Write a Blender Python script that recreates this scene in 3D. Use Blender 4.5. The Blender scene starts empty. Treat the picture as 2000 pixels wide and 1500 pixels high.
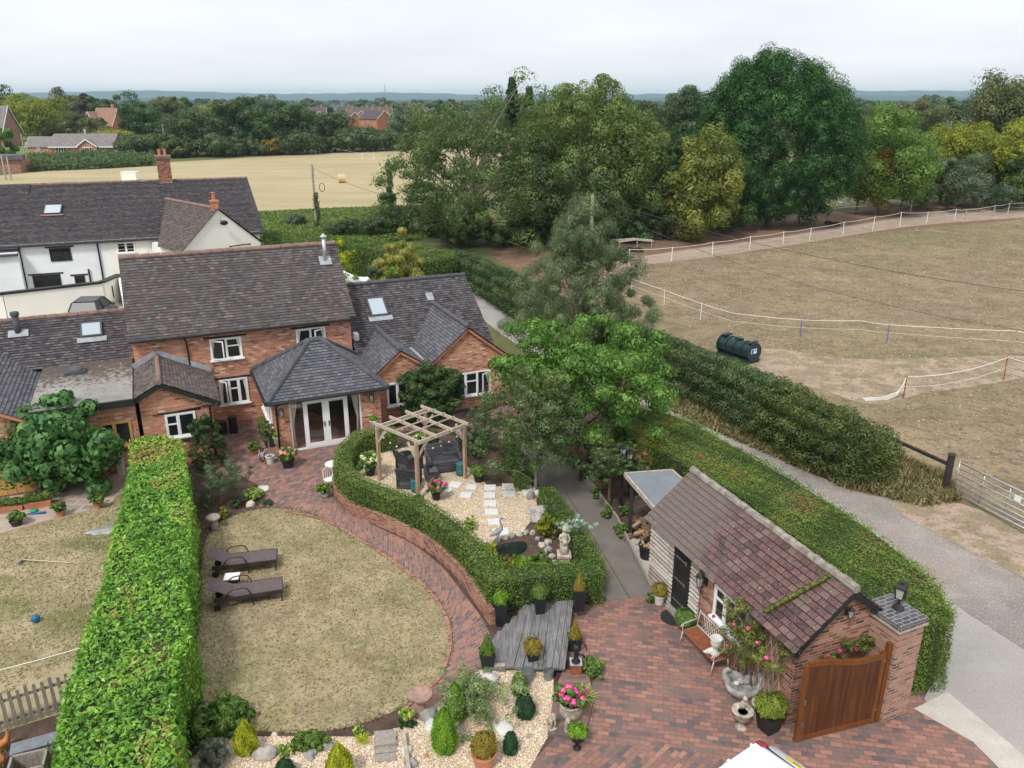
import bpy, math, random
import numpy as np
from mathutils import Vector, Matrix
random.seed(7); RNG = np.random.default_rng(11)
R = math.radians
scene = bpy.context.scene
col = scene.collection
# ------------------------------------------------------------------ camera
FPX, CAMH = 1560.0, 13.5
PITCH = math.atan(555.0/FPX)
CP, SP = math.cos(PITCH), math.sin(PITCH)
cd = bpy.data.cameras.new('camera'); cam = bpy.data.objects.new('camera', cd); col.objects.link(cam)
cam.location = (0, 0, CAMH); cam.rotation_euler = (math.pi/2-PITCH, 0, 0)
cd.sensor_fit = 'HORIZONTAL'; cd.sensor_width = 36.0; cd.lens = 36.0*FPX/2000.0
cd.clip_start = 0.2; cd.clip_end = 20000
scene.camera = cam
# ------------------------------------------------------------------ sky and sun (overcast)
SUN_EL, SUN_AZ = 52.0, 205.0       # azimuth clockwise from +Y
w = bpy.data.worlds.new('World'); scene.world = w; w.use_nodes = True
nt = w.node_tree; nt.nodes.clear()
def N(tree, t, **k):
    n = tree.nodes.new(t)
    for a, b in k.items(): setattr(n, a, b)
    return n
out = N(nt, 'ShaderNodeOutputWorld'); mixs = N(nt, 'ShaderNodeMixShader')
b1 = N(nt, 'ShaderNodeBackground'); b2 = N(nt, 'ShaderNodeBackground')
sky = N(nt, 'ShaderNodeTexSky', sky_type='NISHITA'); sky.sun_disc = False
sky.sun_elevation = R(SUN_EL); sky.sun_rotation = R(SUN_AZ); sky.air_density = 1.0; sky.dust_density = 2.0
b1.inputs[1].default_value = 0.12
tc = N(nt, 'ShaderNodeTexCoord'); sep = N(nt, 'ShaderNodeSeparateXYZ')
zadd = N(nt, 'ShaderNodeMath', operation='ADD'); zadd.inputs[1].default_value = 0.12
dvx = N(nt, 'ShaderNodeMath', operation='DIVIDE'); dvy = N(nt, 'ShaderNodeMath', operation='DIVIDE')
cmb = N(nt, 'ShaderNodeCombineXYZ')
nz = N(nt, 'ShaderNodeTexNoise'); nz.inputs['Scale'].default_value = 0.55; nz.inputs['Detail'].default_value = 5; nz.inputs['Roughness'].default_value = 0.5
rmp = N(nt, 'ShaderNodeValToRGB')
rmp.color_ramp.elements[0].position = 0.3; rmp.color_ramp.elements[0].color = (0.84, 0.875, 0.915, 1)
rmp.color_ramp.elements[1].position = 0.66; rmp.color_ramp.elements[1].color = (1.0, 1.01, 1.02, 1)
L = nt.links.new
L(tc.outputs['Generated'], sep.inputs[0]); L(sep.outputs[2], zadd.inputs[0])
L(sep.outputs[0], dvx.inputs[0]); L(zadd.outputs[0], dvx.inputs[1]); L(sep.outputs[1], dvy.inputs[0]); L(zadd.outputs[0], dvy.inputs[1])
L(dvx.outputs[0], cmb.inputs[0]); L(dvy.outputs[0], cmb.inputs[1]); L(cmb.outputs[0], nz.inputs['Vector'])
L(nz.outputs[0], rmp.inputs[0]); L(rmp.outputs[0], b2.inputs[0]); L(sky.outputs[0], b1.inputs[0])
b2.inputs[1].default_value = 1.0; mixs.inputs[0].default_value = 0.94
L(b1.outputs[0], mixs.inputs[1]); L(b2.outputs[0], mixs.inputs[2]); L(mixs.outputs[0], out.inputs[0])
sd = bpy.data.lights.new('sun', 'SUN'); sun = bpy.data.objects.new('sun', sd); col.objects.link(sun)
sd.energy = 2.4; sd.angle = R(10); sd.color = (1.0, 0.95, 0.88)
_a, _e = R(SUN_AZ), R(SUN_EL)
sdir = Vector((math.sin(_a)*math.cos(_e), math.cos(_a)*math.cos(_e), math.sin(_e)))
sun.rotation_euler = sdir.to_track_quat('Z', 'Y').to_euler(); sun.location = (0, 0, 60)
scene.view_settings.view_transform = 'Standard'; scene.view_settings.look = 'None'
scene.view_settings.exposure = 0.12; scene.view_settings.gamma = 1.0
scene.cycles.max_bounces = 5; scene.cycles.transparent_max_bounces = 8
scene.cycles.volume_bounces = 0
# ------------------------------------------------------------------ placing
def P(x, y, z=0.0):                 # where the sight line through a photo pixel meets height z
    u, v = x-1000, y-750; d = FPX*SP+v*CP; f = FPX*CP-v*SP; t = (CAMH-z)/d
    return Vector((u*t, f*t, z))
def PY(x, y, Y):                    # ... meets the distance Y
    u, v = x-1000, y-750; d = FPX*SP+v*CP; f = FPX*CP-v*SP; t = Y/f
    return Vector((u*t, Y, CAMH-d*t))
TH = math.atan2(1655.8, 3700.0)
def W(a, b, z=0.0): return Vector((a*math.cos(TH)-b*math.sin(TH), a*math.sin(TH)+b*math.cos(TH), z))
# ------------------------------------------------------------------ objects
def tag(o, label=None, cat=None, group=None, kind=None):
    if label: o['label'] = label
    if cat: o['category'] = cat
    if group: o['group'] = group
    if kind: o['kind'] = kind
    return o
def thing(name, label, cat, loc=(0, 0, 0), rz=0.0, group=None, scale=None):
    o = bpy.data.objects.new(name, None); col.objects.link(o); o.empty_display_size = .2
    o.location = loc; o.rotation_euler = (0, 0, rz)
    if scale: o.scale = (scale,)*3
    return tag(o, label, cat, group)
def link_mesh(name, me, m, parent=None):
    o = bpy.data.objects.new(name, me); col.objects.link(o)
    if m is not None: me.materials.append(m)
    if parent is not None: o.parent = parent
    return o
KIDS = {}
def dup(o, loc=None, rz=None, label=None, group=None, scale=None, parent=None):
    c = o.copy(); col.objects.link(c)
    if parent is not None: c.parent = parent
    if loc is not None: c.location = loc
    if rz is not None: c.rotation_euler = (0, 0, rz)
    if scale is not None: c.scale = scale if hasattr(scale, '__len__') else (scale,)*3
    if label: c['label'] = label
    if group: c['group'] = group
    for ch in list(o.children): dup(ch, parent=c)
    return c
class MB:
    """collects faces and links them as ONE mesh with metre-true UVs (u level, v up the face)"""
    def __init__(s): s.v = []; s.f = []; s.uv = {}; s.smooth = False
    def face(s, pts, uv=None):
        i = len(s.v); s.v += [tuple(p) for p in pts]; s.f.append(tuple(range(i, i+len(pts))))
        if uv: s.uv[len(s.f)-1] = uv
    def add(s, vs, fs):
        i = len(s.v); s.v += [tuple(p) for p in vs]; s.f += [tuple(i+k for k in f) for f in fs]
    def hexa(s, p):      # 8 points: bottom ring 0-3 ccw, top ring 4-7
        s.add(p, [(3, 2, 1, 0), (4, 5, 6, 7), (0, 1, 5, 4), (1, 2, 6, 5), (2, 3, 7, 6), (3, 0, 4, 7)])
    def box(s, c, d, rz=0.0, m=None):
        hx, hy, hz = d[0]/2, d[1]/2, d[2]/2; ca, sa = math.cos(rz), math.sin(rz); p = []
        for z in (-hz, hz):
            for x, y in ((-hx, -hy), (hx, -hy), (hx, hy), (-hx, hy)):
                q = Vector((x, y, z))
                if m is not None: q = m @ q + Vector(c)
                else: q = Vector((x*ca-y*sa+c[0], x*sa+y*ca+c[1], z+c[2]))
                p.append(q)
        s.hexa(p)
    def bar(s, a, b, w, h, up=(0, 0, 1)):     # rectangular bar from a to b
        a, b = Vector(a), Vector(b); d = (b-a); ln = d.length; d.normalize(); upv = Vector(up)
        if abs(d.dot(upv)) > .98: upv = Vector((1, 0, 0))
        sx = d.cross(upv).normalized(); u = sx.cross(d)
        p = []
        for e in (a, b):
            pass
        q = [a-sx*w/2-u*h/2, a+sx*w/2-u*h/2, b+sx*w/2-u*h/2, b-sx*w/2-u*h/2,
             a-sx*w/2+u*h/2, a+sx*w/2+u*h/2, b+sx*w/2+u*h/2, b-sx*w/2+u*h/2]
        s.hexa(q)
    def prism(s, poly, z0, z1, top=True, bot=False):
        n = len(poly); b = [Vector((p[0], p[1], z0)) for p in poly]
        t = [Vector((p[0], p[1], z1(p) if callable(z1) else z1)) for p in poly]
        i = len(s.v); s.v += [tuple(p) for p in b+t]
        for k in range(n): s.f.append((i+k, i+(k+1) % n, i+n+(k+1) % n, i+n+k))
        if top: s.f.append(tuple(i+n+k for k in range(n)))
        if bot: s.f.append(tuple(i+k for k in reversed(range(n))))
    def cyl(s, a, b, r0, r1=None, n=10, caps=True):
        if r1 is None: r1 = r0
        s.tube([a, b], [r0, r1], n, caps)
    def tube(s, pts, rad, n=6, caps=True):
        pts = [Vector(p) for p in pts]; k = len(pts)
        if not hasattr(rad, '__len__'): rad = [rad]*k
        i = len(s.v); prev = None
        for j, p in enumerate(pts):
            d = (pts[min(j+1, k-1)]-pts[max(j-1, 0)]).normalized()
            ref = prev if prev is not None else (Vector((1, 0, 0)) if abs(d.z) > .9 else Vector((0, 0, 1)))
            x = ref-d*ref.dot(d)
            if x.length < 1e-4: x = Vector((0, 1, 0))-d*d.y
            x.normalize(); y = d.cross(x); prev = x
            for q in range(n):
                t = 2*math.pi*q/n; s.v.append(tuple(p+(x*math.cos(t)+y*math.sin(t))*rad[j]))
        for j in range(k-1):
            for q in range(n):
                q2 = (q+1) % n; s.f.append((i+j*n+q, i+j*n+q2, i+(j+1)*n+q2, i+(j+1)*n+q))
        if caps:
            s.f.append(tuple(i+q for q in reversed(range(n)))); s.f.append(tuple(i+(k-1)*n+q for q in range(n)))
    def lathe(s, prof, c=(0, 0, 0), n=16, sq=False, rz=0.0, wob=0.0):
        i = len(s.v); k = len(prof)
        for r, z in prof:
            for q in range(n):
                t = 2*math.pi*(q+.5)/n+rz
                rr = r*(1/math.cos(math.pi/4) if sq else 1)*(1+wob*math.sin(3*t+z*9))
                s.v.append((c[0]+rr*math.cos(t), c[1]+rr*math.sin(t), c[2]+z))
        for j in range(k-1):
            for q in range(n):
                q2 = (q+1) % n; s.f.append((i+j*n+q, i+j*n+q2, i+(j+1)*n+q2, i+(j+1)*n+q))
        s.f.append(tuple(i+q for q in reversed(range(n)))); s.f.append(tuple(i+(k-1)*n+q for q in range(n)))
    def ball(s, c, r, nu=14, nv=9, wob=0.0, seed=0, rot=None, flat=None):
        r = r if hasattr(r, '__len__') else (r, r, r); i = len(s.v); rr = random.Random(seed)
        ph = [rr.uniform(0, 6.28) for _ in range(6)]
        for a in range(nv+1):
            for b in range(nu):
                t, f = math.pi*a/nv, 2*math.pi*b/nu
                d = Vector((math.sin(t)*math.cos(f), math.sin(t)*math.sin(f), math.cos(t)))
                k = 1+wob*(math.sin(3*d.x+ph[0])*math.sin(3.4*d.y+ph[1])+.7*math.sin(5.3*d.z+ph[2])*math.sin(5*d.x+ph[3])+.4*math.sin(9*d.y+ph[4]+4*d.x))
                q = Vector((d.x*r[0]*k, d.y*r[1]*k, d.z*r[2]*k))
                if flat is not None: q.z = max(q.z, flat)
                if rot is not None: q = rot @ q
                s.v.append((c[0]+q.x, c[1]+q.y, c[2]+q.z))
        for a in range(nv):
            for b in range(nu):
                b2 = (b+1) % nu; s.f.append((i+a*nu+b, i+(a+1)*nu+b, i+(a+1)*nu+b2, i+a*nu+b2))
    def build(s, name, m=None, parent=None, off=None, smooth=None, bevel=0, tan=None):
        me = bpy.data.meshes.new(name)
        vs = s.v if off is None else [(x-off[0], y-off[1], z-(off[2] if len(off) > 2 else 0)) for x, y, z in s.v]
        me.from_pydata(vs, [], s.f); me.update()
        uvl = me.uv_layers.new(name='UVMap').data
        for p in me.polygons:
            if p.index in s.uv:
                for li, q in zip(p.loop_indices, s.uv[p.index]): uvl[li].uv = q
                continue
            n = p.normal
            if abs(n.z) > .97: t = Vector(tan) if tan else Vector((1, 0, 0)); b = Vector((-t.y, t.x, 0))
            else: t = Vector((-n.y, n.x, 0)).normalized(); b = n.cross(t)
            for li in p.loop_indices:
                q = me.vertices[me.loops[li].vertex_index].co; uvl[li].uv = (q.dot(t), q.dot(b))
        if smooth or (smooth is None and s.smooth):
            me.polygons.foreach_set('use_smooth', [True]*len(me.polygons))
        o = link_mesh(name, me, m, parent)
        if bevel:
            b = o.modifiers.new('bevel', 'BEVEL'); b.width = bevel; b.segments = 2; b.limit_method = 'ANGLE'
        return o
# ------------------------------------------------------------------ materials
def newmat(name):
    m = bpy.data.materials.new(name); m.use_nodes = True; t = m.node_tree; t.nodes.clear()
    o = N(t, 'ShaderNodeOutputMaterial'); b = N(t, 'ShaderNodeBsdfPrincipled')
    t.links.new(b.outputs[0], o.inputs[0]); return m, t, b, o
def ramp(t, src, stops, interp='LINEAR'):
    r = N(t, 'ShaderNodeValToRGB'); r.color_ramp.interpolation = interp; e = r.color_ramp.elements
    while len(e) < len(stops): e.new(.5)
    for k, (p, c) in enumerate(stops): e[k].position = p; e[k].color = (*c, 1)
    t.links.new(src, r.inputs[0]); return r.outputs[0]
def noise(t, vec, scale, detail=3, rough=.55, out='Fac', vscale=None):
    n = N(t, 'ShaderNodeTexNoise'); n.inputs['Scale'].default_value = scale
    n.inputs['Detail'].default_value = detail; n.inputs['Roughness'].default_value = rough
    if vscale:
        mp = N(t, 'ShaderNodeMapping'); mp.inputs['Scale'].default_value = vscale
        t.links.new(vec, mp.inputs[0]); vec = mp.outputs[0]
    t.links.new(vec, n.inputs['Vector']); return n.outputs[out]
def mix(t, fac, a, b, mode='MIX'):
    m = N(t, 'ShaderNodeMix', data_type='RGBA', blend_type=mode)
    for s, i in ((fac, 0), (a, 6), (b, 7)):
        if hasattr(s, 'links'): t.links.new(s, m.inputs[i])
        elif i == 0: m.inputs[0].default_value = s
        else: m.inputs[i].default_value = (*s, 1)
    return m.outputs[2]
def math_(t, op, a, b=None, clamp=False):
    m = N(t, 'ShaderNodeMath', operation=op); m.use_clamp = clamp
    for i, s in enumerate((a, b)):
        if s is None: continue
        if hasattr(s, 'links'): t.links.new(s, m.inputs[i])
        else: m.inputs[i].default_value = s
    return m.outputs[0]
def bump(t, b, h, strength=.5, dist=.02):
    n = N(t, 'ShaderNodeBump'); n.inputs['Strength'].default_value = strength; n.inputs['Distance'].default_value = dist
    t.links.new(h, n.inputs['Height']); t.links.new(n.outputs[0], b.inputs['Normal'])
def plain(name, c, rough=.6, var=.15, scale=6.0, metal=0.0, spec=.4, bmp=0.0, c2=None, stretch=None):
    m, t, b, o = newmat(name); tcn = N(t, 'ShaderNodeTexCoord').outputs['Object']
    f = noise(t, tcn, scale, 4, .6, vscale=stretch)
    lo = tuple(x*(1-var) for x in c) if c2 is None else c2
    hi = tuple(min(1, x*(1+var)) for x in c)
    cc = ramp(t, f, [(.3, lo), (.7, hi)])
    t.links.new(cc, b.inputs['Base Color']); b.inputs['Roughness'].default_value = rough
    b.inputs['Metallic'].default_value = metal; b.inputs['Specular IOR Level'].default_value = spec
    if bmp: bump(t, b, noise(t, tcn, scale*4, 3), bmp, .02)
    return m
def bricks(name, stops, mortar, bw=.225, bh=.075, msize=.012, rough=.85, off=.5, dirt=.25, dirtc=(.12, .09, .07), bmp=.4, freq=2, weather=None):
    m, t, b, o = newmat(name); uv = N(t, 'ShaderNodeUVMap').outputs[0]
    wob = N(t, 'ShaderNodeVectorMath', operation='SCALE'); wob.inputs['Scale'].default_value = .012
    t.links.new(noise(t, uv, 3.0, 2, out='Color'), wob.inputs[0])
    ad = N(t, 'ShaderNodeVectorMath', operation='ADD'); t.links.new(uv, ad.inputs[0]); t.links.new(wob.outputs[0], ad.inputs[1])
    k = N(t, 'ShaderNodeTexBrick'); k.offset = off; k.offset_frequency = freq; k.squash = 1
    k.inputs['Color1'].default_value = (0, 0, 0, 1); k.inputs['Color2'].default_value = (1, 1, 1, 1); k.inputs['Mortar'].default_value = (0, 0, 0, 1)
    k.inputs['Scale'].default_value = 1; k.inputs['Mortar Size'].default_value = msize; k.inputs['Mortar Smooth'].default_value = .3
    k.inputs['Brick Width'].default_value = bw; k.inputs['Row Height'].default_value = bh; k.inputs['Bias'].default_value = 0
    t.links.new(ad.outputs[0], k.inputs['Vector'])
    c = ramp(t, k.outputs['Color'], stops)
    tc2 = N(t, 'ShaderNodeTexCoord').outputs['Object']
    n1 = noise(t, tc2, 9, 5, .65); c = mix(t, .5, c, ramp(t, n1, [(.25, (.45, .45, .45)), (.75, (1.25, 1.25, 1.25))]), 'MULTIPLY')
    c = mix(t, k.outputs['Fac'], c, mortar)
    n2 = noise(t, tc2, .8, 5, .7); f = math_(t, 'MULTIPLY', ramp(t, n2, [(.45, (0, 0, 0)), (.7, (1, 1, 1))]), dirt)
    c = mix(t, f, c, dirtc)
    if weather:
        for sc, lo, hi, amt, cc in weather:
            if sc == 'y':
                sy = N(t, 'ShaderNodeSeparateXYZ'); t.links.new(tc2, sy.inputs[0]); mr = N(t, 'ShaderNodeMapRange'); mr.inputs[1].default_value = lo+1.5; mr.inputs[2].default_value = hi+1.5
                t.links.new(math_(t, 'ADD', sy.outputs[1], math_(t, 'MULTIPLY', n2, 3.0)), mr.inputs[0]); c = mix(t, math_(t, 'MULTIPLY', mr.outputs[0], amt), c, cc); continue
            n3 = noise(t, tc2, sc, 6, .7); f = math_(t, 'MULTIPLY', ramp(t, n3, [(lo, (0, 0, 0)), (hi, (1, 1, 1))]), amt)
            c = mix(t, f, c, cc)
    t.links.new(c, b.inputs['Base Color']); b.inputs['Roughness'].default_value = rough; b.inputs['Specular IOR Level'].default_value = .25
    h = math_(t, 'SUBTRACT', 1.0, k.outputs['Fac']); h = math_(t, 'ADD', h, math_(t, 'MULTIPLY', n1, .5))
    bump(t, b, h, bmp, .012)
    return m
def leafmat(name, stops, trans=.35, rough=.5):
    """per-leaf tint (attribute) picks the leaf's own colour"""
    m, t, b, o = newmat(name); at = N(t, 'ShaderNodeAttribute', attribute_name='tint').outputs['Fac']
    c = ramp(t, at, stops)
    t.links.new(c, b.inputs['Base Color']); b.inputs['Roughness'].default_value = rough; b.inputs['Specular IOR Level'].default_value = .35
    tr = N(t, 'ShaderNodeBsdfTranslucent'); t.links.new(mix(t, 1.0, c, (1.1, 1.15, .65), 'MULTIPLY'), tr.inputs[0])
    ms = N(t, 'ShaderNodeMixShader'); ms.inputs[0].default_value = trans
    t.links.new(b.outputs[0], ms.inputs[1]); t.links.new(tr.outputs[0], ms.inputs[2]); t.links.new(ms.outputs[0], o.inputs[0])
    return m
def sc(c, k): return tuple(x*k for x in c)
def leaf3(name, dark, midc, light, accent=None, trans=.35, rough=.5):
    midc = sc(midc, 1.15); light = sc(light, 1.3); st = [(0, dark), (.45, midc), (.85, light)]
    if accent: st += [(.93, light), (.97, accent)]
    return leafmat(name, st, trans, rough)
# ------------------------------------------------------------------ leaves
def leaf_mesh(name, pts, nrm, size, asp=.45, droop=0.0, tint=None, jit=.6, seed=1, up=None):
    """one mesh of rhombic leaf faces"""
    rg = np.random.default_rng(seed); n = len(pts)
    nrm = nrm+rg.normal(0, jit, (n, 3)); nrm /= np.linalg.norm(nrm, axis=1)[:, None]+1e-9
    d = rg.normal(0, 1, (n, 3))
    if up is not None: d = d*.35+np.array(up)[None, :]
    d[:, 2] -= droop
    d -= nrm*(d*nrm).sum(1)[:, None]; d /= np.linalg.norm(d, axis=1)[:, None]+1e-9
    s = np.cross(nrm, d); sz = (np.asarray(size)*rg.uniform(.55, 1.5, n))[:, None]
    v = np.empty((n, 4, 3)); v[:, 0] = pts-d*sz*.5; v[:, 2] = pts+d*sz*.5-nrm*sz*.12
    v[:, 1] = pts+s*sz*asp*.5+nrm*sz*.08; v[:, 3] = pts-s*sz*asp*.5+nrm*sz*.08
    me = bpy.data.meshes.new(name); me.vertices.add(4*n); me.vertices.foreach_set('co', v.reshape(-1))
    me.loops.add(4*n); me.loops.foreach_set('vertex_index', np.arange(4*n, dtype=np.int32))
    me.polygons.add(n); me.polygons.foreach_set('loop_start', np.arange(0, 4*n, 4, dtype=np.int32))
    me.polygons.foreach_set('loop_total', np.full(n, 4, dtype=np.int32))
    me.update(calc_edges=True)
    if tint is None: tint = rg.uniform(0, 1, n)
    a = me.attributes.new('tint', 'FLOAT', 'FACE'); a.data.foreach_set('value', np.clip(tint, 0, 1).astype(np.float32))
    return me
def sph(rg, n):
    d = rg.normal(0, 1, (n, 3)); return d/np.linalg.norm(d, axis=1)[:, None]
def lumps(d, seed, amp):
    rg = np.random.default_rng(seed); r = np.ones(len(d))
    for k in range(7):
        w_ = rg.normal(0, 1, 3)*rg.uniform(2, 5); r += amp*.5*np.sin(d@w_+rg.uniform(0, 6.28))
    return r
def crown_pts(rg, clumps, per, thin=.8, top=.35):
    """clumps: (k,6) centre + radii -> leaf positions on each clump's shell, more above than below"""
    k = len(clumps); d = sph(rg, k*per); d[:, 2] += top; d /= np.linalg.norm(d, axis=1)[:, None]
    c = np.repeat(clumps, per, axis=0); rad = 1-(1-thin)*np.abs(rg.normal(0, 1, k*per))
    p = c[:, :3]+d*c[:, 3:]*rad[:, None]
    return p, d, np.repeat(rg.uniform(0, 1, k), per)
def foliage(name, m, parent, clumps, per, size, seed=1, asp=.45, droop=0., jit=.6, thin=.75, top=.35, tv=.5, up=None, cut=None):
    rg = np.random.default_rng(seed); clumps = np.array(clumps, float)
    p, d, ct = crown_pts(rg, clumps, per, thin, top)
    tint = ct*tv+rg.uniform(0, 1, len(p))*(1-tv)
    if cut is not None: k = cut(p); p, d, tint = p[k], d[k], tint[k]
    return link_mesh(name, leaf_mesh(name, p, d, size, asp, droop, tint, jit, seed, up), m, parent)
def env_clumps(rg, k, r, c, cr, lump=.15, inner=.35, zmin=None, shape=None, seed=3, flatn=1.0):
    """clump centres spread through an ellipsoid envelope of radii r around c"""
    d = sph(rg, k); zz = np.abs(d[:, 2]); d[:, :2] *= (np.sqrt(1-zz**3.2)/np.sqrt(np.maximum(1-zz**2, 1e-3)))[:, None]; rad = (rg.uniform(inner, 1, k)**.5)*lumps(d, seed, lump)
    if shape is not None: d[:, :2] *= shape(d[:, 2])[:, None]
    p = d*rad[:, None]*np.array(r)[None, :]+np.array(c)[None, :]
    if zmin is not None: p[:, 2] = np.maximum(p[:, 2], zmin+rg.uniform(0, .1*r[2], k))
    q = rg.uniform(.55, 1.4, k)*cr
    return np.column_stack([p, q, q, q*flatn])
def limbs(parent, m, h0, cl, r0, seed=1, n=9, base=(0, 0), lean=(0, 0), zb=0.0, name='trunk', bend=.12):
    rg = random.Random(seed); mb = MB(); mb.smooth = True
    top = max(c[2] for c in cl); hh = zb+(top-zb)*.8
    tp = [Vector((base[0]+lean[0]*t+rg.uniform(-1, 1)*bend*t, base[1]+lean[1]*t+rg.uniform(-1, 1)*bend*t, zb+(hh-zb)*t)) for t in (0, .08, .25, .5, .75, 1)]
    mb.tube(tp, [r0*1.35, r0, r0*.85, r0*.55, r0*.3, r0*.08], 8)
    for i in range(n):
        c = cl[rg.randrange(len(cl))]; e = Vector(c[:3])
        zs = max(h0*.6, min(e.z-.3, hh*.85)*rg.uniform(.45, .8)); t = max(0.02, min(1, (zs-zb)/(hh-zb)))
        a = Vector((base[0]+lean[0]*t, base[1]+lean[1]*t, zs)); md = a.lerp(e, .5)+Vector((0, 0, .12*(e-a).length))
        mb.tube([a, md, e], [r0*.32*(1-t*.5), r0*.2*(1-t*.5), r0*.04], 5, False)
    return mb.build(name, m, parent)
def tree(name, label, cat, base, h, r, leaf, bark, seed=1, cb=.2, k=60, cr=None, per=120, size=.25, group=None, droop=0., asp=.45,
         top=.35, shape=None, inner=.35, lump=.18, limb=9, tr=None, jit=.6, thin=.75, tv=.5, flatn=.8, ry=None, scale=None):
    rg = np.random.default_rng(seed); t = thing(name, label, cat, base, 0, group)
    z0 = h*cb; cz = (h+z0)/2; rz = (h-z0)/2; cr = cr or r*.3
    if r < 1.9: k = int(k*2.3); cr *= .62; per = int(per*.5); thin = min(thin, .6)
    cl = env_clumps(rg, k, (r-cr*.55, (ry or r)-cr*.55, rz-cr*.6*flatn), (0, 0, cz), cr, lump, inner, z0, shape, seed, flatn)
    foliage('crown', leaf, t, cl, int(per*1.45), size, seed, asp, droop, jit, thin, top, tv)
    limbs(t, bark, z0, cl, tr or max(.06, h*.018), seed, limb)
    return t
# ------------------------------------------------------------------ the materials of the place
BRK = [(0, (.18, .06, .04)), (.12, (.46, .15, .085)), (.5, (.60, .215, .115)), (.8, (.66, .30, .18)), (.93, (.66, .36, .24)), (1, (.74, .62, .52))]
M = {}
M['brick'] = bricks('red_brick', BRK, (.42, .33, .26), .245, .083, .013, dirt=.25, dirtc=(.22, .10, .07))
M['brick_old'] = bricks('old_brick', [(0, (.10, .055, .05)), (.3, (.28, .11, .075)), (.65, (.40, .17, .11)), (1, (.50, .28, .20))], (.36, .28, .22), .245, .083, .011, dirt=.2)
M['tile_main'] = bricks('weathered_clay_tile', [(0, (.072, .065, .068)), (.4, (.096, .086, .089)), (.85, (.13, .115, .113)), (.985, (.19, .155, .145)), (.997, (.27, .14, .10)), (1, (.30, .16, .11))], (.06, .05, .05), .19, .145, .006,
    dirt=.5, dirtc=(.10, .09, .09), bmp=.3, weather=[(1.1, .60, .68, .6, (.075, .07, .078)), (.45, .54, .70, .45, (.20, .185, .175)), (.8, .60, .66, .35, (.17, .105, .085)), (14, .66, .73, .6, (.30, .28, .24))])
M['tile_dark'] = bricks('dark_clay_tile', [(0, (.05, .048, .056)), (.4, (.085, .08, .09)), (.85, (.135, .12, .13)), (1, (.20, .16, .15))], (.03, .03, .034), .19, .145, .007,
    dirt=.5, dirtc=(.075, .072, .075), bmp=.3, weather=[(13, .64, .72, .5, (.27, .26, .25)), (.9, .56, .7, .4, (.13, .12, .12))])
M['tile_grey'] = bricks('blue_grey_tile', [(0, (.085, .09, .105)), (.5, (.125, .13, .15)), (1, (.18, .18, .20))], (.045, .046, .05), .19, .145, .009,
    dirt=.3, dirtc=(.10, .09, .09), bmp=.3, weather=[(11, .66, .74, .4, (.30, .29, .28))])
M['tile_brown'] = bricks('brown_tile', [(0, (.08, .07, .068)), (.5, (.13, .105, .10)), (1, (.19, .15, .14))], (.045, .038, .036), .19, .145, .007, dirt=.3, bmp=.3)
M['shedridge'] = plain('mossy_ridge', (.30, .27, .23), .9, .3, 5, c2=(.13, .115, .10), bmp=.5)
M['tile_shed'] = bricks('plain_concrete_tile', [(0, (.075, .05, .05)), (.4, (.135, .072, .070)), (.8, (.175, .095, .088)), (1, (.21, .145, .13))], (.035, .022, .022), .24, .17, .010,
    dirt=.4, dirtc=(.17, .13, .12), bmp=.3, weather=[('y', 2.9, 4.3, .85, (.155, .13, .115)), (26, .62, .66, .9, (.55, .53, .50)), (8, .64, .69, .6, (.36, .34, .31)), (2.6, .58, .68, .5, (.17, .15, .13))])
M['ridge'] = plain('ridge_tile', (.23, .15, .13), .85, .3, 3, bmp=.3)
M['ridge_grey'] = plain('grey_ridge_tile', (.085, .087, .10), .8, .3, 4, bmp=.3)
M['lead'] = plain('lead', (.33, .35, .38), .55, .25, 3)
M['steel'] = plain('galvanised_steel', (.52, .54, .56), .4, .15, 6, .6)
M['white'] = plain('white_frame', (.82, .83, .84), .35, .03, 3)
M['whitewash'] = plain('painted_wall', (.82, .84, .88), .85, .06, 1.2, bmp=.15)
M['cream'] = plain('cream_render', (.87, .85, .78), .85, .05, .6, bmp=.05)
M['black'] = plain('black_paint', (.018, .018, .02), .5, .3, 4)
M['blackplastic'] = plain('black_plastic', (.02, .021, .024), .4, .3, 5)
M['amber'] = plain('stained_oak', (.50, .29, .10), .55, .2, 4, stretch=(8, 8, .7))
M['oak'] = plain('green_oak', (.47, .40, .33), .7, .25, 3, stretch=(5, 5, 1.2), bmp=.2)
M['tile_far'] = plain('far_roof_tile', (.20, .18, .175), .9, .25, 1.5); M['farorange'] = plain('far_orange_tile', (.30, .17, .13), .9, .15, 1)
M['gatewood'] = None
M['darkwood'] = plain('tarred_wood', (.035, .03, .028), .8, .4, 4, bmp=.3)
M['picket'] = plain('picket_wood', (.25, .215, .18), .9, .35, 6, stretch=(6, 6, 1), bmp=.3)
M['greywood'] = plain('grey_wood', (.30, .27, .24), .85, .35, 5, stretch=(6, 6, 1), bmp=.3)
M['postwood'] = plain('post_wood', (.36, .33, .28), .85, .3, 6, bmp=.3)
M['stone'] = plain('weathered_stone', (.50, .45, .37), .9, .35, 7, c2=(.22, .20, .16), bmp=.5)
M['greystone'] = plain('grey_stone', (.34, .335, .33), .9, .3, 5, c2=(.16, .155, .15), bmp=.5)
M['boulder'] = plain('boulder', (.44, .41, .38), .9, .3, 4, c2=(.22, .21, .20), bmp=.6)
M['paleboulder'] = plain('pale_boulder', (.60, .50, .42), .9, .2, 4, bmp=.5)
M['whitestone'] = plain('white_stone', (.64, .63, .60), .8, .1, 6, bmp=.3)
M['terra'] = plain('terracotta', (.48, .20, .115), .8, .2, 5, bmp=.2)
M['soil'] = plain('soil', (.085, .06, .045), .95, .5, 12, bmp=.8)
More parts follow.
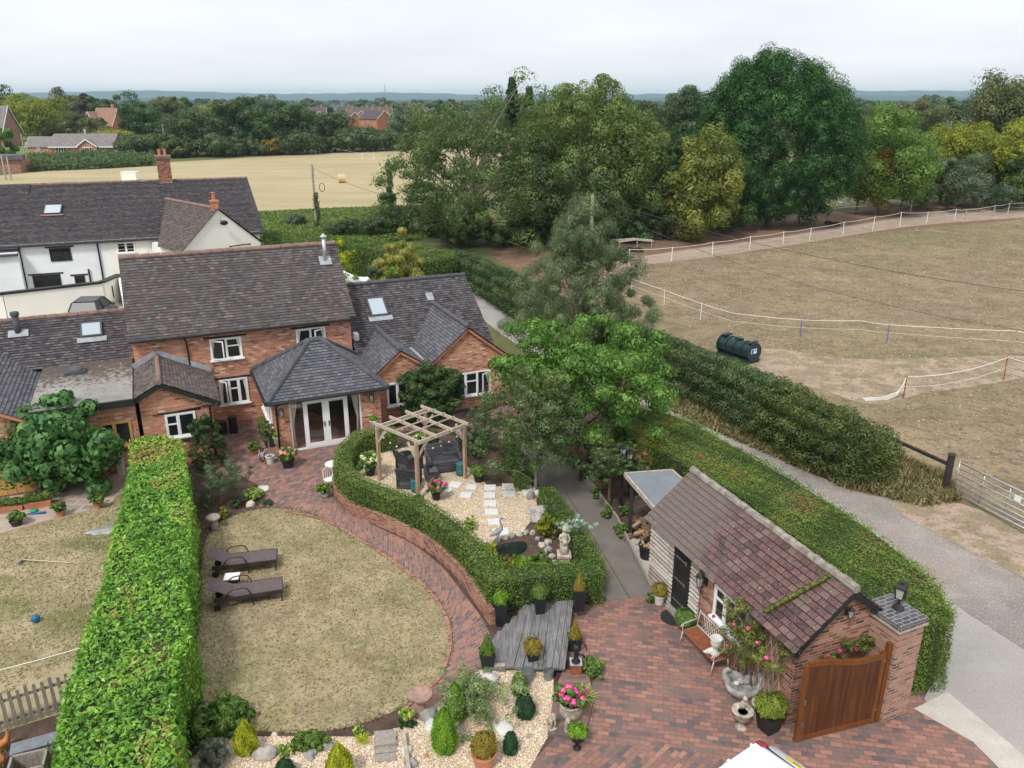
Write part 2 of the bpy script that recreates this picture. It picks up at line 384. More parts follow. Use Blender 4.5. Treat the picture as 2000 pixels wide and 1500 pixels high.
M['trunk'] = plain('bark', (.16, .13, .10), .9, .4, 8, bmp=.6)
M['paletrunk'] = plain('pale_bark', (.27, .25, .21), .9, .35, 8, bmp=.6)
M['rattan'] = bricks('dark_rattan', [(0, (.06, .062, .07)), (.5, (.10, .10, .115)), (1, (.15, .15, .17))], (.02, .02, .024), .5, .045, .006, rough=.6, dirt=0, bmp=.8)
M['textilene'] = bricks('brown_mesh', [(0, (.13, .10, .105)), (1, (.17, .135, .14))], (.10, .075, .08), .03, .03, .003, rough=.7, dirt=0, bmp=.2)
M['bronze'] = plain('brown_metal', (.04, .03, .028), .45, .3, 5)
M['teal'] = plain('teal_glaze', (.03, .17, .19), .25, .5, 3, c2=(.02, .07, .10), stretch=(6, 6, 1))
M['curtain'] = plain('curtain', (.60, .54, .46), .9, .2, 3, stretch=(14, 14, .6), bmp=.3)
M['floorbrown'] = plain('wood_floor', (.42, .24, .16), .5, .3, 2)
M['room'] = plain('room_wall', (.14, .11, .09), .9, .2, 1)
M['yellow'] = plain('number_plate', (.85, .62, .02), .4, .03, 4)
M['carwhite'] = plain('car_paint_white', (.72, .76, .80), .18, .02, 1, spec=.6)
M['cargrey'] = plain('car_paint_dark', (.035, .037, .042), .25, .1, 1, spec=.6)
M['redglass'] = plain('tail_lamp_red', (.22, .01, .03), .12, .3, 5, spec=.7)
M['tyre'] = plain('rubber', (.02, .02, .02), .85, .3, 8)
M['blue'] = plain('blue_plastic', (.02, .12, .42), .4, .1, 5)
M['bluepost'] = plain('blue_post', (.06, .10, .42), .5, .1, 5)
M['ballblue'] = plain('blue_ball', (.02, .13, .28), .45, .3, 5)
M['green'] = plain('green_plastic', (.02, .35, .20), .4, .1, 5)
M['tank'] = plain('tank_green', (.012, .035, .042), .35, .2, 3)
M['rust'] = plain('rusty_slats', (.28, .10, .045), .7, .35, 9, bmp=.3)
M['palewood'] = plain('pale_wood', (.60, .47, .30), .6, .15, 5)
M['rope'] = plain('white_rope', (.78, .77, .74), .7, .05, 5)
M['wire'] = plain('wire', (.05, .05, .055), .6, .1, 3)
M['canvas'] = plain('white_canvas', (.82, .84, .87), .8, .03, 2)
M['hen'] = plain('hen_feathers', (.42, .16, .05), .8, .4, 20)
M['straw'] = plain('straw', (.60, .48, .27), .95, .25, 12, bmp=.8)
M['water'] = plain('pond_water', (.015, .022, .02), .06, .2, 3, spec=.6)
M['tread'] = None
# glass: dark, glossy, reflecting the sky
m, t, b, o = newmat('window_glass'); b.inputs['Base Color'].default_value = (.014, .017, .02, 1); b.inputs['Roughness'].default_value = .06; b.inputs['Specular IOR Level'].default_value = .55
M['glass'] = m
m, t, b, o = newmat('skylight_glass'); b.inputs['Base Color'].default_value = (.42, .50, .56, 1); b.inputs['Roughness'].default_value = .12; b.inputs['Specular IOR Level'].default_value = 1; M['skyglass'] = m
m, t, b, o = newmat('clear_glass'); tr = N(t, 'ShaderNodeBsdfTransparent'); gl = N(t, 'ShaderNodeBsdfGlossy'); gl.inputs['Roughness'].default_value = .03
ms = N(t, 'ShaderNodeMixShader'); ms.inputs[0].default_value = .13; t.links.new(tr.outputs[0], ms.inputs[1]); t.links.new(gl.outputs[0], ms.inputs[2]); t.links.new(ms.outputs[0], o.inputs[0]); M['clear'] = m
m, t, b, o = newmat('car_glass'); b.inputs['Base Color'].default_value = (.02, .024, .03, 1); b.inputs['Roughness'].default_value = .35; b.inputs['Specular IOR Level'].default_value = .35; M['carglass'] = m
# gate boards
m, t, b, o = newmat('varnished_boards'); tcn = N(t, 'ShaderNodeTexCoord').outputs['Object']
f = noise(t, tcn, 1.0, 5, .7, vscale=(9, 9, .6)); g = noise(t, tcn, 1.2, 3, .6)
c = ramp(t, f, [(.3, (.055, .020, .008)), (.55, (.115, .040, .012)), (.75, (.21, .075, .018))]); c = mix(t, .6, c, ramp(t, g, [(.3, (.6, .6, .6)), (.7, (1.15, 1.1, 1.1))]), 'MULTIPLY')
t.links.new(c, b.inputs['Base Color']); b.inputs['Roughness'].default_value = .42; bump(t, b, f, .15, .01); M['gatewood'] = m
# decking planks, run set by the mesh
m, t, b, o = newmat('weathered_decking'); tcn = N(t, 'ShaderNodeTexCoord').outputs['Object']
f = noise(t, tcn, 1.0, 6, .75, vscale=(22, 1.3, 22)); g = noise(t, tcn, 2.2, 4, .6)
c = ramp(t, f, [(.25, (.06, .058, .06)), (.5, (.20, .195, .20)), (.75, (.36, .35, .35))]); c = mix(t, .7, c, ramp(t, g, [(.3, (.55, .55, .55)), (.7, (1.1, 1.1, 1.1))]), 'MULTIPLY')
t.links.new(c, b.inputs['Base Color']); b.inputs['Roughness'].default_value = .8; bump(t, b, f, .3, .01); M['tread'] = m
# flat roof felt with moss and grit
m, t, b, o = newmat('mossy_felt'); tcn = N(t, 'ShaderNodeTexCoord').outputs['Object']
c = ramp(t, noise(t, tcn, .9, 4, .6), [(.3, (.20, .19, .175)), (.7, (.36, .34, .32))])
sy = N(t, 'ShaderNodeSeparateXYZ'); t.links.new(tcn, sy.inputs[0])
gr = math_(t, 'MULTIPLY', math_(t, 'SUBTRACT', sy.outputs[1], 1.2), .06)
f = math_(t, 'ADD', noise(t, tcn, 7, 6, .75), math_(t, 'ADD', gr, .015))
c = mix(t, math_(t, 'MULTIPLY', ramp(t, f, [(.60, (0, 0, 0)), (.64, (1, 1, 1))]), .9), c, (.075, .055, .035))
t.links.new(c, b.inputs['Base Color']); b.inputs['Roughness'].default_value = .9; bump(t, b, f, .4, .02); M['felt'] = m
M['rubberroof'] = plain('grey_membrane', (.19, .21, .235), .6, .12, 2.5, bmp=.05)
# ---- ground surfaces (world coordinates)
def groundmat(name, layers, scale_base, stops, rough=.95, bmp=.5, fine=60, bd=.03):
    m, t, b, o = newmat(name); g = N(t, 'ShaderNodeNewGeometry').outputs['Position']
    c = ramp(t, noise(t, g, scale_base, 6, .65), stops)
    for s_, lo, hi, amt, cc, vs in layers:
        f = math_(t, 'MULTIPLY', ramp(t, noise(t, g, s_, 5, .65, vscale=vs), [(lo, (0, 0, 0)), (hi, (1, 1, 1))]), amt); c = mix(t, f, c, cc)
    fn = noise(t, g, fine, 3, .7); c = mix(t, .55, c, ramp(t, fn, [(.3, (.5, .5, .5)), (.7, (1.4, 1.4, 1.4))]), 'MULTIPLY')
    t.links.new(c, b.inputs['Base Color']); b.inputs['Roughness'].default_value = rough; b.inputs['Specular IOR Level'].default_value = .15
    bump(t, b, math_(t, 'ADD', fn, noise(t, g, scale_base*8, 4)), bmp, bd); return m
M['ground'] = groundmat('rough_ground', [(.05, .5, .62, .8, (.14, .17, .06), None), (2.5, .5, .7, .5, (.16, .12, .08), None)], .25, [(.3, (.10, .12, .045)), (.7, (.17, .16, .075))], fine=18)
M['lawn'] = groundmat('dry_lawn', [(.33, .52, .66, .75, (.22, .15, .10), None), (.5, .48, .64, .55, (.20, .20, .085), None), (.23, .54, .64, .5, (.18, .19, .075), None), (1.6, .50, .66, .55, (.56, .46, .28), None), (3.5, .56, .70, .45, (.15, .12, .07), None), (.8, .60, .70, .5, (.30, .20, .12), None), (16, .56, .66, .55, (.13, .12, .06), None)], 1.1,
    [(.3, (.26, .21, .135)), (.5, (.365, .30, .195)), (.7, (.45, .37, .245))], fine=75)
M['lawn2'] = groundmat('dry_play_lawn', [(.35, .45, .58, .8, (.15, .165, .06), None), (.6, .54, .66, .6, (.22, .15, .10), None), (1.2, .55, .68, .5, (.48, .38, .25), None), (5, .55, .68, .45, (.13, .11, .06), (1, 2.2, 1))], .9,
    [(.3, (.31, .26, .16)), (.5, (.41, .34, .22)), (.7, (.50, .42, .29))], fine=60)
M['paddock'] = groundmat('dry_paddock', [(.028, .46, .62, .55, (.17, .165, .07), None), (.10, .52, .62, .7, (.34, .265, .165), None), (.4, .55, .66, .6, (.15, .10, .07), (1, 2, 1)), (1.3, .54, .68, .5, (.115, .085, .06), None), (.22, .60, .68, .45, (.45, .33, .25), None), (.07, .60, .66, .5, (.13, .17, .07), (1, 2, 1)), (5, .54, .64, .6, (.40, .33, .20), None), (2.6, .56, .64, .7, (.12, .095, .065), None)], .55,
    [(.3, (.18, .135, .09)), (.5, (.25, .192, .13)), (.7, (.32, .25, .17))], fine=14, bd=.06)
M['stubble'] = groundmat('stubble_field', [(.10, .48, .64, .6, (.33, .29, .14), (.35, 2.5, 1)), (.5, .55, .7, .35, (.50, .41, .22), (.4, 4, 1)), (.22, .66, .69, .6, (.24, .20, .11), (.22, 3.2, 1))], .04,
    [(.3, (.37, .315, .185)), (.7, (.50, .415, .26))], fine=5, bd=.05)
M['greenstrip'] = groundmat('weedy_grass', [(1.2, .5, .65, .6, (.10, .15, .05), None)], .5, [(.3, (.12, .18, .05)), (.7, (.20, .26, .085))], fine=9)
M['farland'] = groundmat('far_land', [(.004, .45, .6, .7, (.10, .13, .07), None)], .002, [(.3, (.05, .08, .04)), (.7, (.13, .15, .08))], fine=.02)
M['worn'] = groundmat('worn_paddock', [(.9, .47, .56, .85, (.44, .335, .26), None), (4, .55, .66, .7, (.17, .13, .095), None)], .5, [(.3, (.24, .19, .13)), (.7, (.33, .27, .18))], fine=14, bd=.06)
M['earth'] = groundmat('bare_earth', [(.4, .5, .65, .5, (.16, .10, .065), None), (6, .6, .7, .7, (.34, .25, .19), None)], 1.2, [(.3, (.17, .105, .07)), (.7, (.27, .175, .12))], fine=25)
M['track'] = groundmat('dirt_track', [(.5, .5, .65, .5, (.30, .20, .15), None)], .8, [(.3, (.33, .25, .195)), (.7, (.46, .375, .305))], fine=20)
M['bed'] = groundmat('planting_soil', [(7, .62, .68, .6, (.34, .24, .16), None)], 2, [(.3, (.065, .042, .035)), (.7, (.14, .095, .075))], fine=45)
M['lane'] = groundmat('lane_surface', [(.30, .50, .56, .45, (.40, .375, .36), None), (1.6, .56, .7, .5, (.42, .34, .30), None), (22, .60, .68, .6, (.62, .57, .53), None)], .5, [(.3, (.31, .295, .28)), (.7, (.42, .40, .385))], fine=55)
M['gravelroad'] = groundmat('gravel_verge', [(.6, .5, .66, .6, (.33, .25, .20), None), (.25, .53, .60, .5, (.20, .185, .175), None), (18, .57, .65, .8, (.62, .55, .50), None), (5, .62, .70, .5, (.14, .12, .10), None)], .7, [(.3, (.25, .225, .21)), (.7, (.37, .33, .305))], fine=40)
M['concrete'] = groundmat('brushed_concrete', [(.8, .5, .65, .4, (.15, .135, .12), None), (3, .6, .7, .3, (.13, .105, .09), None)], .9, [(.3, (.17, .155, .14)), (.7, (.23, .21, .19))], fine=70, bmp=.15)
M['palecon'] = groundmat('pale_concrete', [(2, .5, .7, .4, (.40, .34, .29), None)], .9, [(.3, (.46, .42, .38)), (.7, (.58, .54, .49))], fine=50, bmp=.15)
M['gravelbase'] = groundmat('gravel_bed', [(10, .55, .65, .7, (.30, .20, .13), None)], 14, [(.3, (.45, .34, .23)), (.7, (.68, .56, .42))], fine=38)
M['crazy'] = bricks('crazy_paving', [(0, (.32, .27, .26)), (.5, (.46, .36, .32)), (1, (.55, .46, .42))], (.50, .40, .33), .62, .4, .06, off=.37, dirt=.5, dirtc=(.36, .30, .26))
PAV = [(0, (.13, .105, .11)), (.25, (.19, .14, .135)), (.5, (.27, .15, .13)), (.8, (.34, .175, .14)), (1, (.41, .225, .175))]
M['paving'] = bricks('brick_paviours', PAV, (.17, .125, .105), .24, .12, .008, dirt=.35, dirtc=(.24, .15, .125), bmp=.25, weather=[(.35, .60, .70, .5, (.42, .24, .18))])
M['paving_dr'] = bricks('drive_paviours', PAV, (.15, .10, .085), .27, .135, .010, off=.5, dirt=.6, dirtc=(.33, .19, .15), bmp=.25, weather=[(.5, .62, .70, .35, (.46, .25, .19))])
M['paving_path'] = bricks('path_paviours', PAV, (.38, .27, .22), .24, .12, .008, dirt=.35, dirtc=(.24, .15, .125), bmp=.25)
M['hill'] = groundmat('wooded_hill', [], .004, [(.3, (.02, .05, .04)), (.7, (.05, .09, .06))], fine=.03)
# ---- leaves
G = {}
G['laurel'] = leaf3('laurel_leaf', (.06, .18, .03), (.15, .34, .05), (.28, .47, .08), (.42, .34, .12), .35, .35)
G['laurel_lime'] = leaf3('young_laurel_leaf', (.12, .26, .02), (.24, .43, .03), (.38, .56, .045), None, .35, .4)
G['box'] = leaf3('box_leaf', (.05, .105, .02), (.115, .20, .035), (.20, .29, .06), (.32, .30, .11))
G['boxlight'] = leaf3('young_box_leaf', (.05, .12, .015), (.11, .24, .03), (.20, .36, .05))
G['conif_hedge'] = leaf3('conifer_hedge_leaf', (.05, .10, .018), (.12, .20, .032), (.21, .30, .05), (.38, .21, .085))
G['hawthorn'] = leaf3('hawthorn_leaf', (.03, .06, .024), (.07, .12, .048), (.14, .19, .08))
G['hawthorn_ol'] = leaf3('olive_hawthorn_leaf', (.035, .06, .018), (.08, .115, .03), (.14, .17, .05))
G['ash'] = leaf3('ash_leaf', (.035, .075, .025), (.09, .15, .05), (.17, .23, .08), (.28, .30, .05))
G['willow'] = leaf3('willow_leaf', (.05, .10, .022), (.13, .195, .052), (.22, .29, .085), (.32, .32, .06))
G['dark'] = leaf3('dark_leaf', (.018, .048, .017), (.05, .10, .033), (.105, .175, .055))
G['oakleaf'] = leaf3('oak_leaf', (.028, .06, .024), (.065, .11, .042), (.125, .175, .07))
G['leyl'] = leaf3('leylandii_spray', (.006, .036, .010), (.025, .088, .021), (.085, .185, .045), trans=.2)
G['pine'] = leaf3('pine_needles', (.035, .06, .026), (.085, .13, .055), (.175, .225, .10), (.20, .15, .08), .15)
G['cherry'] = leaf3('cherry_leaf', (.05, .12, .025), (.125, .245, .055), (.22, .37, .085), (.32, .42, .10), .4)
G['apple'] = leaf3('apple_leaf', (.04, .08, .03), (.09, .15, .055), (.17, .22, .09), (.38, .36, .10))
G['gold'] = leaf3('turning_leaf', (.08, .11, .025), (.165, .20, .045), (.29, .30, .065), (.42, .22, .06))
G['airy'] = leaf3('airy_leaf', (.09, .15, .06), (.19, .27, .12), (.36, .44, .20))
G['russet'] = leaf3('russet_leaf', (.16, .09, .02), (.27, .17, .035), (.22, .22, .04), (.42, .22, .06))
G['bright'] = leaf3('bright_green_leaf', (.05, .11, .022), (.115, .21, .045), (.20, .31, .07))
G['yellowgreen'] = leaf3('yellow_green_leaf', (.09, .14, .015), (.20, .24, .022), (.32, .32, .035))
G['olive'] = leaf3('olive_leaf', (.06, .075, .03), (.12, .14, .055), (.19, .20, .08))
G['greygreen'] = leaf3('grey_green_leaf', (.05, .085, .05), (.10, .15, .085), (.17, .22, .13))
G['copper'] = leaf3('copper_leaf', (.035, .015, .02), (.07, .03, .035), (.10, .05, .045))
G['fig'] = leaf3('fig_leaf', (.03, .09, .03), (.07, .175, .055), (.14, .27, .09), (.24, .38, .09))
G['conegold'] = leaf3('golden_conifer', (.14, .20, .012), (.32, .38, .02), (.50, .50, .03))
G['conegreen'] = leaf3('green_conifer', (.06, .16, .012), (.14, .30, .02), (.26, .42, .03))
G['conedark'] = leaf3('dark_conifer', (.01, .045, .018), (.025, .085, .032), (.05, .13, .045))
G['rusty'] = leaf3('rusty_conifer', (.16, .14, .02), (.30, .20, .03), (.30, .30, .05), (.42, .20, .05))
G['bamboo'] = leaf3('bamboo_leaf', (.12, .16, .03), (.26, .27, .05), (.40, .36, .10))
G['pink'] = leaf3('pink_petal', (.45, .03, .16), (.70, .06, .30), (.85, .25, .50), None, .3)
G['palepink'] = leaf3('pale_pink_petal', (.60, .22, .18), (.74, .36, .30), (.82, .58, .50), None, .3)
G['cream'] = leaf3('cream_petal', (.45, .50, .20), (.66, .68, .38), (.80, .80, .62), None, .3)
G['silver'] = leaf3('silver_leaf', (.18, .26, .24), (.32, .42, .38), (.48, .56, .52))
G['variegated'] = leaf3('variegated_leaf', (.08, .20, .03), (.26, .38, .06), (.62, .66, .26))
G['lavender'] = leaf3('lavender_stem', (.08, .11, .07), (.15, .17, .12), (.24, .26, .19))
G['drygrass'] = leaf3('dry_grass', (.09, .10, .035), (.20, .17, .08), (.34, .28, .15), (.12, .17, .05))
G['dryleaf'] = leaf3('dead_leaf', (.12, .06, .03), (.30, .18, .08), (.45, .32, .16))
G['estuary'] = leaf3('far_leaf', (.03, .055, .03), (.06, .095, .045), (.11, .15, .07))
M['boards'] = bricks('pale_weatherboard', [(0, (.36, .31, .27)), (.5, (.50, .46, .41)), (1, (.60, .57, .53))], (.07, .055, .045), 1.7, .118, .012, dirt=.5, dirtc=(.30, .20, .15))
M['hingeiron'] = plain('grey_iron', (.12, .12, .12), .5, .2, 8)
M['palewood_grey'] = plain('silvered_wood', (.42, .37, .31), .85, .25, 6, bmp=.2)
M['logs'] = plain('split_log', (.22, .15, .10), .9, .5, 12, bmp=.6)
M['logpale'] = plain('cut_wood', (.42, .29, .18), .9, .35, 12, bmp=.4)
M['brick_pil'] = bricks('pillar_brick', [(0, (.12, .08, .075)), (.3, (.34, .17, .12)), (.65, (.45, .24, .17)), (1, (.50, .28, .20))], (.38, .29, .23), .235, .08, .014, dirt=.3, dirtc=(.34, .24, .19))
M['brickch'] = bricks('chimney_brick', [(0, (.10, .045, .035)), (.5, (.34, .12, .07)), (1, (.45, .19, .12))], (.25, .17, .13), .245, .083, .011)
M['bluebrick'] = bricks('blue_brick', [(0, (.07, .075, .09)), (1, (.15, .155, .18))], (.30, .28, .26), .235, .11, .012, dirt=.1)
M['gateframe'] = plain('varnished_frame', (.17, .058, .016), .4, .3, 3, stretch=(6, 6, .8))
G['rose'] = leaf3('rose_leaf', (.07, .10, .02), (.16, .19, .045), (.27, .29, .08), (.38, .22, .08))
M['whiteslab'] = plain('white_slab', (.66, .67, .67), .85, .08, 4, bmp=.1)
M['oakpost'] = plain('oak_post', (.40, .27, .18), .7, .3, 3, stretch=(5, 5, .8), bmp=.2)
M['pinkstone'] = plain('pink_stone', (.34, .22, .18), .9, .3, 6, bmp=.4)
M['zinc'] = plain('zinc', (.24, .26, .29), .5, .2, 5, .3)
M['ironpale'] = plain('pale_iron', (.52, .48, .42), .6, .3, 10)
M['matrub'] = plain('rubber_mat', (.03, .03, .032), .9, .5, 20, bmp=.8)
M['redcomb'] = plain('red_comb', (.45, .03, .02), .6, .1, 5)
G['olivebox'] = leaf3('yellow_box_leaf', (.08, .13, .015), (.19, .25, .03), (.32, .36, .05))
# ------------------------------------------------------------------ the ground, as sheets 4 mm apart
def PL(pts, z=0): return [P(x, y, z) for x, y in pts]
def smooth(pts, n=5, closed=True):
    pts = [Vector(p) for p in pts]; k = len(pts); o = []
    rg = range(k if closed else k-1)
    for i in rg:
        g = lambda j: pts[j % k] if closed else pts[max(0, min(k-1, j))]
        a, b, c, d = g(i-1), g(i), g(i+1), g(i+2)
        for s in range(n):
            t = s/n; o.append(.5*((2*b)+(c-a)*t+(2*a-5*b+4*c-d)*t*t+(3*b-a-3*c+d)*t**3))
    if not closed: o.append(pts[-1])
    return o
from mathutils.geometry import tessellate_polygon
def area(p): return sum(p[i][0]*p[(i+1) % len(p)][1]-p[(i+1) % len(p)][0]*p[i][1] for i in range(len(p)))/2
def ccw(p): return p if area(p) > 0 else p[::-1]
def sheet(name, poly, z, m, kind='structure', tan=None, thick=0.0, parent=None):
    poly = ccw([Vector((p[0], p[1], z)) for p in poly]); mb = MB(); n = len(poly)
    mb.v = [tuple(p) for p in poly]
    for tri in tessellate_polygon([poly]):
        a, b, c = (poly[i] for i in tri)
        mb.f.append(tuple(tri) if (b-a).cross(c-a).z > 0 else tuple(reversed(tri)))
    if thick:
        mb.v += [(p[0], p[1], z-thick) for p in poly]
        for i in range(n): mb.f.append((i, i+n, (i+1) % n+n, (i+1) % n)[::-1] if False else (i+n, (i+1) % n+n, (i+1) % n, i))
    o = mb.build(name, m, parent, tan=tan)
    if kind and parent is None: tag(o, kind=kind)
    return o
def inpoly(p, poly):
    """vectorised point in polygon"""
    x, y = p[:, 0], p[:, 1]; c = np.zeros(len(p), bool); n = len(poly)
    for i in range(n):
        x0, y0 = poly[i][0], poly[i][1]; x1, y1 = poly[(i+1) % n][0], poly[(i+1) % n][1]
        if y0 == y1: continue
        k = ((y0 > y) != (y1 > y)) & (x < (x1-x0)*(y-y0)/(y1-y0)+x0); c ^= k
    return c
def scatter(rg, poly, n):
    xs = [p[0] for p in poly]; ys = [p[1] for p in poly]; o = []
    got = 0
    while got < n:
        q = np.column_stack([rg.uniform(min(xs), max(xs), n), rg.uniform(min(ys), max(ys), n)]); q = q[inpoly(q, poly)]; o.append(q); got += len(q)
    return np.concatenate(o)[:n]
mb = MB(); S = 9000
mb.face([(-S, -200, -.03), (S, -200, -.03), (S, S, -.03), (-S, S, -.03)]); tag(mb.build('far_ground', M['farland']), kind='structure')
mb = MB(); mb.face([(-260, -30, 0), (330, -30, 0), (330, 420, 0), (-260, 420, 0)]); tag(mb.build('ground', M['ground']), kind='structure')
sheet('stubble_field', PL([(-700, 372), (0, 343), (240, 321), (400, 313), (600, 301), (770, 291), (900, 288), (1000, 300), (960, 350), (830, 402), (640, 408), (500, 415), (330, 440), (-900, 520)]), .004, M['stubble'])
sheet('grass_strip', PL([(380, 422), (500, 415), (640, 408), (830, 402), (900, 440), (820, 470), (620, 480), (420, 470)]), .004, M['greenstrip'])
sheet('meadow', PL([(-60, 268), (70, 268), (75, 306), (-60, 320)]), .004, M['greenstrip'])
PADD = PL([(1180, 520), (1320, 508), (1480, 486), (1640, 460), (1800, 437), (2000, 418), (2500, 395), (2700, 640), (2300, 1150), (2000, 1040), (1860, 960), (1740, 900), (1600, 830), (1400, 760), (1200, 690), (1090, 620), (1000, 560)])
sheet('paddock', PADD, .004, M['paddock'])
sheet('bare_earth_strip', PL([(960, 470), (1200, 455), (1400, 440), (1600, 415), (1800, 400), (2000, 385), (2300, 372), (2500, 395), (2000, 428), (1640, 462), (1320, 510), (1180, 522), (1100, 580), (960, 500)]), .008, M['earth'])
TR = smooth(PL([(1190, 512), (1350, 486), (1500, 466), (1660, 441), (1820, 415), (2000, 400), (2400, 385)]), 4, False)
TL = smooth(PL([(1200, 524), (1380, 503), (1540, 480), (1680, 457), (1800, 440), (2000, 425), (2400, 402)]), 4, False)
sheet('dirt_track', TL+TR[::-1], .012, M['track'])
sheet('worn_earth', smooth(PL([(1390, 700), (1500, 680), (1640, 700), (1800, 700), (2000, 695), (2080, 720), (1960, 745), (1800, 770), (1700, 790), (1600, 760), (1480, 730)]), 4), .008, M['worn'])
LANE_R = smooth(PL([(885, 545), (950, 580), (1010, 620), (1080, 665), (1170, 715), (1300, 782), (1440, 845), (1600, 925), (1740, 975), (1860, 1010), (2060, 1120), (2300, 1260)]), 3, False)
LANE_L = smooth(PL([(845, 555), (905, 592), (975, 650), (1060, 705), (1150, 760), (1260, 815), (1400, 905), (1560, 1010), (1700, 1110), (1800, 1200), (1850, 1290), (1805, 1365), (1870, 1410), (2030, 1510), (2300, 1720)]), 3, False)
sheet('gravel_verge', smooth(PL([(1215, 755), (1300, 795), (1440, 858), (1600, 930), (1700, 968), (1870, 985), (2010, 1050), (2300, 1200), (2500, 1600), (2080, 1400), (1860, 1200), (1700, 1080), (1500, 950), (1300, 830)]), 3), .008, M['gravelroad'])
sheet('verge', PL([(1180, 700), (1260, 720), (1400, 780), (1600, 850), (1750, 880), (1860, 935), (1900, 990), (1860, 1010), (1700, 990), (1600, 950), (1440, 880), (1300, 812), (1190, 760)]), .006, M['earth'])
sheet('lane', LANE_L+smooth(PL([(2300, 1480), (2000, 1270), (1850, 1170), (1740, 1060), (1620, 975), (1480, 890), (1330, 808), (1170, 730), (1080, 675), (1010, 628), (950, 586), (885, 550)]), 3, False), .012, M['lane'])
sheet('concrete_apron', PL([(1785, 1385), (1850, 1352), (2005, 1480), (2300, 1720), (2200, 1760), (1980, 1530), (1900, 1450)]), .016, M['palecon'])
# the gardens
LAWN = smooth(PL([(402, 1055), (430, 1022), (480, 1000), (540, 992), (600, 1002), (660, 1030), (730, 1070), (800, 1120), (850, 1165), (878, 1215), (882, 1270), (862, 1320), (820, 1362), (745, 1400), (660, 1425), (560, 1432), (460, 1420), (380, 1395), (352, 1350), (375, 1290), (388, 1200), (392, 1120)]), 5)
BED_L = PL([(375, 890), (520, 960), (540, 985), (420, 1040), (400, 1070), (392, 1200), (375, 1330), (345, 1430), (340, 1700), (300, 1700), (330, 1300), (350, 1000)])
GARD = PL([(330, 860), (1250, 760), (1880, 1380), (2100, 1900), (-200, 1900), (-300, 860)])
sheet('garden_soil', GARD, .004, M['bed'])
sheet('left_lawn', PL([(-400, 1080), (0, 1040), (110, 1010), (215, 985), (250, 930), (330, 900), (330, 1340), (150, 1385), (-400, 1560)]), .008, M['lawn2'])
sheet('crazy_paving', PL([(-400, 1010), (0, 958), (235, 905), (262, 930), (215, 985), (110, 1012), (0, 1042), (-400, 1090)]), .012, M['crazy'])
sheet('lawn', LAWN, .012, M['lawn'])
# brick paving: patio by the house, curved path, drive
PATIO = PL([(400, 905), (425, 800), (470, 760), (560, 870), (720, 850), (900, 800), (1100, 770), (1010, 862), (940, 850), (790, 842), (700, 868), (656, 905), (650, 960), (668, 990), (700, 1052), (600, 1004), (540, 993), (505, 990), (520, 965), (500, 945), (470, 930), (405, 925)])
sheet('brick_patio', PATIO, .008, M['paving'], tan=(math.cos(TH+.79), math.sin(TH+.79), 0))
PO = smooth(PL([(648, 940), (655, 985), (720, 1022), (800, 1060), (860, 1105), (905, 1160), (945, 1215), (965, 1275), (955, 1340), (900, 1400)]), 6, False)
PI = smooth(PL([(560, 1000), (640, 1020), (720, 1066), (795, 1118), (846, 1165), (874, 1215), (878, 1265), (862, 1318), (830, 1352), (790, 1385)]), 6, False)
def strip(name, A, B, z, m, kind='structure', w=None):
    mb = MB(); d = 0.0
    for i in range(len(A)-1):
        ma, mb_ = (A[i]+B[i])/2, (A[i+1]+B[i+1])/2; dd = (mb_-ma).length
        w0, w1 = (A[i]-B[i]).length, (A[i+1]-B[i+1]).length
        mb.face([(*A[i][:2], z), (*B[i][:2], z), (*B[i+1][:2], z), (*A[i+1][:2], z)], [(0, d), (w0, d), (w1, d+dd), (0, d+dd)][:4]); d += dd
    o = mb.build(name, m)
    if kind: tag(o, kind=kind)
    return o
strip('brick_path', PO, PI, .016, M['paving_path'])
mb = MB(); mb.smooth = False
for i in range(len(PI)-1): mb.bar((PI[i].x, PI[i].y, .02), (PI[i+1].x, PI[i+1].y, .02), .10, .05)
tag(mb.build('path_edging', M['brick_old']), kind='structure')
DRIVE = PL([(1185, 1172), (1275, 1160), (1330, 1200), (1560, 1420), (1690, 1395), (1790, 1340), (1835, 1365), (2040, 1530), (2300, 1800), (1000, 1900), (1030, 1500), (1085, 1440), (1180, 1300), (1130, 1290), (1105, 1290), (1120, 1185)])
sheet('brick_drive', DRIVE, .008, M['paving_dr'], tan=(.985, -.17, 0))
SQ = smooth(PL([(1000, 1530), (1075, 1478), (1200, 1455), (1330, 1462), (1440, 1500), (1480, 1580), (1300, 1700), (1100, 1680)]), 4)
sheet('drive_inset', SQ, .012, M['paving'], tan=(.7, .7, 0))
CONC = PL([(985, 872), (1035, 868), (1110, 898), (1150, 945), (1205, 1020), (1272, 1163), (1185, 1174), (1120, 1055), (1060, 960), (1020, 915)])
sheet('concrete_path', CONC, .012, M['concrete'])
# joints scored across the concrete
mb = MB()
for a, b in (((1068, 945), (1115, 925)), ((1105, 960), (1230, 1168))):
    p, q = P(*a, .013), P(*b, .013); mb.bar(p, q, .02, .008)
tag(mb.build('path_joint', M['soil']), kind='structure')
